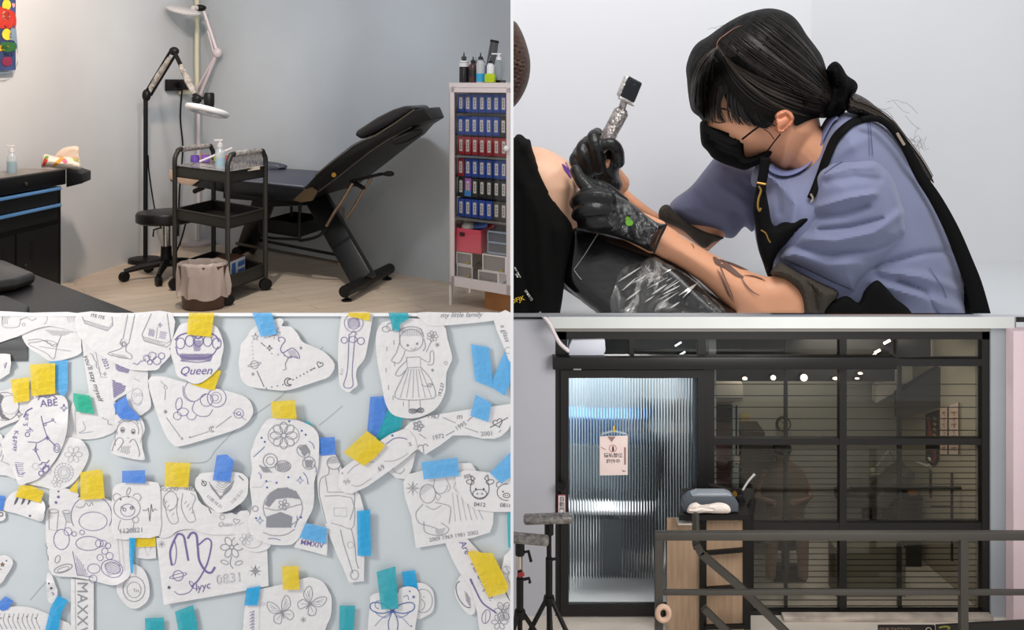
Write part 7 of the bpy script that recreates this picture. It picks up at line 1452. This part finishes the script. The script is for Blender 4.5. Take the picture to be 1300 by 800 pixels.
# lamp, bed and cabinet inside
t = thing('desk_lamp', W(1134, 640, 9.2), 'folding arm lamp inside the shop in front of the back wall', 'lamp'); sm_ = M('#a39d8c', .35, .5)
m = MB(); m.tube([W(1112, 594, 9.1), W(1129, 571, 9.1)], .012); m.tube([W(1129, 571, 9.1), W(1138, 585, 9.1)], .016); m.tube([W(1138, 585, 9.1), W(1146, 600, 9.12), W(1147, 640, 9.12)], .010); m.build('arm', sm_, t)
m = MB(); m.box(W(1107, 598, 9.1), (.05, .05, .08), bevel=.01); m.box(W(1112, 601, 9.1), (.09, .04, .025), bevel=.01); m.build('lamp_head', M('#b5ae9c', .4), t)
t = thing('ring_lamp', W(1181, 640, 9.0), 'ring lamp with splayed pale arms next to the hanging banner', 'lamp')
m = MB(); m.tube([W(1163, 586, 8.9), W(1180, 593, 8.9), W(1200, 588, 8.9)], .02, 8, flat=.5); m.tube([W(1178, 590, 8.9), W(1205, 600, 8.9)], .014, 8); m.tube([W(1180, 585, 8.9), W(1184, 582, 8.9)], .03, 8); m.build('arms', M('#c4bba8', .5), t); m = MB(); m.tube([W(1181, 593, 8.92), W(1181, 632, 8.92)], .01); m.build('pole', BLKM, t)
t = thing('tool_chest', W(1162, 690, 9.0), 'black tool chest inside the shop with a bag on top', 'cabinet')
m = MB(); fb(m, 1132, 632, 1172, 636, 8.9, .3); m.build('lid', M('#24221e', .5), t); m = MB(); fb(m, 1134, 636, 1170, 723, 8.92, .28); m.build('body', M('#2a2823', .5), t)
m = MB(); m.inflate([(1152, 632), (1151, 624), (1156, 620), (1163, 623), (1168, 628), (1166, 632)], 9.0, T=.05, R=6, step=2.5); tag(m.build('paper_bag', M('#a87c54', .7)), 'small tan bag on the black tool chest inside', 'bag')
t = thing('inside_bed', W(1110, 715, 8.9), 'grey reclining bed with raised backrest inside the shop', 'treatment bed')
m = MB(); m.prism([W(x, y, 8.8) for x, y in ((1070, 632), (1112, 634), (1140, 606), (1155, 597), (1163, 602), (1158, 612), (1125, 645), (1070, 645))], (0, .25, 0), bevel=.01); m.build('cushion', M('#4a4a44', .5), t)
m = MB(); m.bar(W(1100, 645, 8.9), W(1105, 722, 8.9), .08, .06); m.bar(W(1080, 716, 8.9), W(1130, 716, 8.9), .05, .05); m.build('base', BLK, t)
m = MB(); fb(m, 1072, 618, 1110, 628, 8.75, .2, bev=.01); tag(m.build('instrument_tray', M('#6e6c64', .3, .3, var=.4, vscale=40)), 'shiny tray of instruments above the grey bed inside', 'tray')
t = thing('pipe_rack', W(1200, 760, 8.5), 'thin black pipe rack standing by the right inner wall', 'rack')
for nm, a, b, r_ in (('upright', (1182, 598), (1182, 632), .009), ('upright', (1208.5, 600), (1208.5, 712), .012), ('cross_bar', (1080, 618.5), (1222, 619.5), .014), ('cross_bar', (1182, 643), (1208, 643), .008)):
    m = MB(); m.tube([W(*a, 8.45), W(*b, 8.45)], r_, 8); m.build(nm, M('#24211d', .5), t)
m = MB(); m.lathe([(.03, 0), (.03, .02)], W(1223, 619.5, 8.45), 14, rot=Matrix.Rotation(math.pi/2, 3, 'Y')); m.build('flange', M('#24211d', .5), t)
m = MB(); m.box((W(1100, 700, 8.5).x, 8.50, G(697, 8.4)/2), (.62, .2, G(697, 8.4))); o = m.build('low_counter', M('#77705f', .7, var=.1, vscale=3)); tag(o, 'low grey-brown counter behind the lower shop panes', 'counter')
# solid figure on an added stool, standing in for a reflection on the glass
ps = thing('reflection_figure', W(995, 735, 8.75), 'figure in khaki jacket and dark cap standing in for a reflection on the glass', 'person')
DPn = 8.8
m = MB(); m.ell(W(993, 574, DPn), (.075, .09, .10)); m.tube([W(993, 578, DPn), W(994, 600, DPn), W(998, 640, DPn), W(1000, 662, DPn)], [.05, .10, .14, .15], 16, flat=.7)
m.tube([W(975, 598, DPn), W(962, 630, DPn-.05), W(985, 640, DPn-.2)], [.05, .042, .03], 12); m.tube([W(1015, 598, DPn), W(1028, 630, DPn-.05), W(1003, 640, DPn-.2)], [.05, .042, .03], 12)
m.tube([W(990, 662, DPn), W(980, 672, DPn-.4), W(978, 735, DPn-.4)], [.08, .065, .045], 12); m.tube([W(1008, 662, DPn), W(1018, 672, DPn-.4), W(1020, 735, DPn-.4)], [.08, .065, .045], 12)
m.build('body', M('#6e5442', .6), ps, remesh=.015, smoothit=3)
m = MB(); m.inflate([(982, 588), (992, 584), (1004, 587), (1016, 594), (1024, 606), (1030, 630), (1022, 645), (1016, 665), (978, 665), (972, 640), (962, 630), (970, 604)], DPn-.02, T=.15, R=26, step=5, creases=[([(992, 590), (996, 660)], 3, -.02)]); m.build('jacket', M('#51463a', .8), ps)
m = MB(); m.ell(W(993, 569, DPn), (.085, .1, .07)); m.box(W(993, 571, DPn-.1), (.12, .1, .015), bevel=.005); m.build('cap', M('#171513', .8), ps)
m = MB(); m.box((W(997, 690, DPn).x, DPn, .32), (.36, .30, .08), bevel=.02); m.box((W(997, 690, DPn).x, DPn, .16), (.06, .06, .3)); m.box((W(997, 690, DPn).x, DPn, .01), (.3, .3, .02)); tag(m.build('stool', BLK), 'dark stool added under the reflection figure behind the glass', 'stool')
# behind the reeded door
m = MB(); m.box(W(757, 541, 9.2), (.42, .3, .26), bevel=.02); o = tag(m.build('blue_box', M('#4a78b0', .6)), 'blurred blue box behind the upper left of the reeded door', 'box')
m = MB(); m.box(W(757, 585, 9.2), (.44, .34, .41), bevel=.01); tag(m.build('grey_shelf', M('#7d8a93', .6)), 'blurred grey shelf unit under the blue box behind the door', 'shelf')
m = MB(); m.box((W(757, 560, 9.2).x, 9.2, G(612, 9.2)/2), (.5, .4, G(612, 9.2))); tag(m.build('steel_cabinet', M('#5d666c', .5)), 'blurred dark cabinet behind the left of the reeded door', 'cabinet')
m = MB(); m.box(W(768, 645, 8.75), (.54, .22, .035), bevel=.008); tag(m.build('white_shelf_board', M('#eef0f4', .5)), 'blurred bright white board across the middle behind the door', 'board')
bpy.data.objects['white_shelf_board'].location.z -= 0
m = MB(); m.box((W(775, 700, 8.8).x, 8.85, G(652, 8.8)/2), (.55, .3, G(652, 8.8)-.02)); tag(m.build('low_cabinet', M('#59636b', .5)), 'blurred slate low cabinet under the white board behind the door', 'cabinet')
pd = thing('standing_person', W(838, 730, 8.8), 'dark-clothed person standing blurred behind the right of the reeded door', 'person')
m = MB(); m.ell(W(838, 528, 8.8), (.10, .11, .13)); m.tube([W(838, 540, 8.8), W(838, 560, 8.8), W(838, 600, 8.8), W(836, 650, 8.8)], [.06, .17, .19, .16], 16, flat=.7)
for s_ in (-1, 1): m.tube([W(838+s_*20, 562, 8.8), W(838+s_*25, 600, 8.8), W(838+s_*18, 628, 8.7)], [.06, .05, .04], 10); m.tube([W(838+s_*9, 650, 8.8), W(838+s_*10, 700, 8.8), W(838+s_*10, 732, 8.8)], [.09, .07, .05], 10)
m.build('body', M('#7a6558', .7), pd, remesh=.02, smoothit=3)
m = MB(); m.inflate([(826, 548), (850, 548), (864, 562), (868, 600), (862, 640), (858, 700), (818, 700), (814, 640), (806, 600), (812, 562)], 8.8, T=.24, R=22, step=6); m.build('coat', M('#2f363c', .8), pd)
m = MB(); m.ell(W(838, 522, 8.79), (.115, .125, .12)); m.build('hair', M('#2e2823', .8), pd)

# ---- armrest stands
def stand(px, py, w, D, name, label, tilt, legs, neck, extra=0):
    t = thing(name, (W(px, py, D).x, D, 0), label, 'armrest stand', 'armrest stands by the shop door')
    m = MB(); a = W(px-w/2, py+tilt, D); b = W(px+w/2, py-tilt, D); m.bar(a, b, .06, .10, up=(0, 1, 0), bevel=.022)
    m.build('pad', M('#6b6662', .15, bump=1, bscale=30, var=.7, vscale=24, spec=.9), t)
    zc = G(legs, D); top = G(py, D)-.03; x = W(neck, py, D).x
    m = MB(); m.tube([(x, D, top), (x, D, top-.09)], .035, 12); m.build('pad_mount', BLKM, t)
    m = MB(); m.tube([(x, D, top-.05), (x, D, zc-.3)], .019, 10); m.tube([(x, D, G(py+50, D)), (x, D, zc-.02)], .027, 10); m.build('pole', BLK, t)
    m = MB(); m.lathe([(.04, -.03), (.045, 0), (.04, .03)], (x, D, zc), 12); m.build('collar', BLK, t)
    m = MB(); m.tube([(x+.02, D, G(py+52, D)), (x+.07, D, G(py+52, D)+.01), (x+.075, D, G(py+56, D))], .012, 8); m.build('clamp_knob', BLK, t)
    for k in range(3):
        a_ = math.radians(-35+120*k+extra); e = Vector((math.cos(a_), math.sin(a_), 0))
        m = MB(); m.tube([Vector((x, D, zc))+e*.03, Vector((x, D, .02))+e*.42], .018, 8); l = m.build('leg', BLK, t)
        m = MB(); m.ell(Vector((x, D, .018))+e*.43, (.025, .025, .018)); m.build('rubber_foot', BLK, l)
    return t
stand(696, 658.5, 63, 7.25, 'armrest_stand', 'taller tripod armrest stand with film-wrapped pad next to the door frame', 1, 762, 697)
s2 = stand(668, 684, 58, 7.1, 'armrest_stand', 'lower tripod armrest stand with thin wrapped pad at the left wall', -2.5, 780, 660, 30)
m = MB(); x = W(659, 700, 7.1).x; m.tube([(x, 7.1, G(703, 7.1)), (x, 7.1, G(722, 7.1))], .024, 12); m.build('silver_sleeve', CHR, s2)
m = MB(); m.tube([(x, 7.07, G(728, 7.1)), (x+.03, 7.06, G(725, 7.1))], .018, 8); m.build('red_clip', M('#9c2a2c', .5), s2)
m = MB(); m.tube([(x+.02, 7.1, G(702, 7.1)), (x+.07, 7.1, G(700, 7.1)), (x+.09, 7.1, G(713, 7.1))], .012, 8); m.build('lever', BLK, s2)
# ---- wooden console with black frame
cx0 = 7.75; wood = M('#a58a70', .55, var=.16, vscale=7, stretch=(5, 5, .5))
t = thing('reception_console', W(895, 805, cx0), 'oak-fronted reception console with black metal frame behind the railing', 'console')
for (x0, x1) in ((847, 889), (893, 943)):
    m = MB(); fb(m, x0, 659, x1, 812, cx0, .03); m.build('wood_panel', wood, t)
m = MB(); a = W(862, 655, cx0-.16); b = W(950, 655, cx0-.16); c = W(958, 634, cx0+.34); d = W(866, 634, cx0+.34)
a.z = G(651.5, 7.62)-.045
for p in (b, c, d): p.z = a.z
m.prism([a, b, c, d], (0, 0, .045)); m.build('top_shelf', BLKM, t)
for (x0, y0, x1, y1, D_) in ((944, 650, 953, 800, cx0-.02), (889, 652, 897, 812, cx0-.04), (951, 640, 957, 775, cx0+.3)):
    m = MB(); fb(m, x0, y0, x1, y1, D_, .05); m.build('upright', BLKM, t)
for (a, b, w_) in (((897, 702), (945, 698), .03), ((897, 748), (940, 745), .03), ((895, 796), (945, 795), .03)):
    m = MB(); m.bar(W(*a, cx0-.06), W(*b, cx0-.06), .03, .03); m.build('rail', BLKM, t)
m = MB(); m.tube([W(930, 650.5, cx0-.1)+Vector((0, 0, -.02)), W(934, 651, cx0-.1)+Vector((.01, 0, -.02))], .015); tag(m.build('yellow_roll', M('#d8b52c', .5)), 'tiny yellow roll tucked under the console top', 'roll')
bpy.data.objects['yellow_roll'].location = W(934, 661, cx0-.06)
zt_ = G(651.5, 7.62)
def onT(x, D): return Vector((W(x, 640, D).x, D, zt_))
t = thing('label_printer', onT(905, 7.75), 'grey-blue rounded printer on the console top', 'printer')
p0 = onT(905, 7.78); m = MB(); hh = .13; m.prism([W(x, y, 7.62) for x, y in ((868, 651), (869, 639), (876, 632), (884, 629), (926, 629), (934, 634), (938, 640), (938, 651))], (0, .13, 0), bevel=.012); m.build('body', M('#474d54', .4), t)
m = MB(); m.prism([W(x, y, 7.625) for x, y in ((878, 630), (886, 627), (922, 627), (930, 630))], (0, .10, 0), bevel=.004); m.build('lid', M('#8f969f', .35), t)
m = MB(); m.inflate([(873, 651), (873, 645), (877, 640), (884, 638), (890, 641), (900, 640), (912, 638), (922, 640), (927, 645), (926, 651), (912, 652), (896, 651), (884, 652)], 7.57, T=.035, R=6, step=2.2, creases=[([(877, 647), (890, 645), (905, 647)], 1.2, -.015), ([(880, 649), (888, 650)], 1, .01)]); tag(m.build('folded_cloth', M('#ddd2ca', .85)), 'white crumpled cloth lying in front of the grey printer', 'cloth')
t = thing('desktop_machine', onT(940, 7.9), 'black jointed machine arm with brass knob behind the printer', 'machine')
m = MB(); m.bar(W(898, 617, 7.88), W(932, 626, 7.88), .045, .06, bevel=.01); m.lathe([(.055, -.03), (.055, .03)], W(934, 627, 7.88), 16, rot=Matrix.Rotation(math.pi/2, 3, 'X')); m.bar(W(936, 626, 7.86), W(944, 641, 7.86), .09, .06, bevel=.01); m.build('arm', BLK, t)
m = MB(); m.lathe([(.022, 0), (.022, .02)], W(932, 626.5, 7.835), 14, rot=Matrix.Rotation(math.pi/2, 3, 'X')); m.build('brass_knob', M('#b8863a', .3, 1), t)
m = MB(); m.tube(cat([W(943, 622, 7.9), W(950, 611, 7.9), W(958, 602, 7.9)], 4), [.009]*8+[.012], 8); m.build('pale_rod', M('#b9b9b4', .4), t)
m = MB(); m.inflate([(946, 650), (948, 642), (953, 634), (959, 634), (958, 648), (952, 654)], 7.75, T=.03, R=4, step=2); m.build('side_box', BLK, t)
m = MB(); m.box((W(870, 657, cx0-.1).x, cx0-.07, G(659, cx0)+.012), (.12, .1, .012)); tag(m.build('paper_stack', M('#cfc9c2', .6)), 'small stack of paper on the oak panel edge under the top', 'paper')
# ---- railing in front
DR = 7.2
t = thing('metal_railing', (W(1060, 700, DR).x, DR, 0), 'dark metal railing with square bars crossing in front of the shop', 'railing')
rm = M('#45423d', .5, .2)
m = MB(); fb(m, 832, 677, 1420, 687, DR, .055, bev=.006); m.build('top_rail', rm, t)
m = MB(); fb(m, 842, 750.5, 1420, 756.5, DR+.01, .035, bev=.004); m.build('lower_rail', rm, t)
for x0 in (832, 1220, 1415):
    a = W(x0, 682, DR); m = MB(); m.box((a.x+.03, DR+.0275, G(684, DR)/2), (.058, .05, G(684, DR))); m.build('post', rm, t)
m = MB(); pts = [(884, 655), (884, 692), (889, 702), (935, 741), (985, 790), (1010, 815)]
m.tube([W(x, y, 7.4) for x, y in [(883, 652), (883, 690), (885, 697)]], .028, 4); [m.bar(W(*pts[i], 7.4), W(*pts[i+1], 7.4), .055, .055, up=(0, 1, 0)) for i in (2, 3, 4)]
m.bar(W(883.5, 690, 7.4), W(890, 703, 7.4), .055, .055, up=(0, 1, 0)); m.build('stair_stringer', rm, t)
m = MB(); m.bar(W(893, 772, 7.4), W(930, 808, 7.4), .05, .05, up=(0, 1, 0)); m.build('brace', rm, t)
m = MB(); R_ = Matrix.Rotation(math.pi/2, 3, 'X'); c_ = W(842, 779, DR-.03)
m.tube([c_+Vector((math.cos(a)*.043, 0, math.sin(a)*.052)) for a in [2*math.pi*k/24 for k in range(24)]], .021, 8, closed=True); tag(m.build('tape_roll', M('#c8a893', .7)), 'tan ring hanging on the end post of the railing', 'roll')
# sign boards on the floor at the bottom edge
t = thing('floor_sign', W(1151, 806, 7.55), 'low black board lettered TATTOO standing at the foot of the railing', 'sign')
m = MB(); fb(m, 1115.5, 795, 1187, 828, 7.55, .02); m.build('board', M('#15110f', .5), t)
ds = lambda x, y: 7.545
m = MB(); text_on(m, 'OUR TATTOO', 1136, 799.6, 6, 0, ds, bold=.02); m.build('lettering', M('#8c7462', .5), t); m = MB(); m.ribbon(circ(1179, 800.5, 3.6, 16), 1, ds); m.build('ring_emblem', M('#b9b3ad', .5), t)
t = thing('floor_mat_board', W(1250, 806, 7.5), 'black board with olive mark in the lower corner next to the lettered sign', 'sign')
m = MB(); m.prism([W(1189, 794.5, 7.5), W(1320, 787, 7.5), W(1320, 830, 7.5), W(1189, 830, 7.5)], (0, .02, 0)); m.build('board', M('#171614', .5), t)
m = MB(); m.ribbon(cat([(1192, 797), (1200, 795.5), (1206, 797), (1203, 799)], 4), 2.2, lambda x, y: 7.495); m.build('olive_mark', M('#83803a', .6), t)
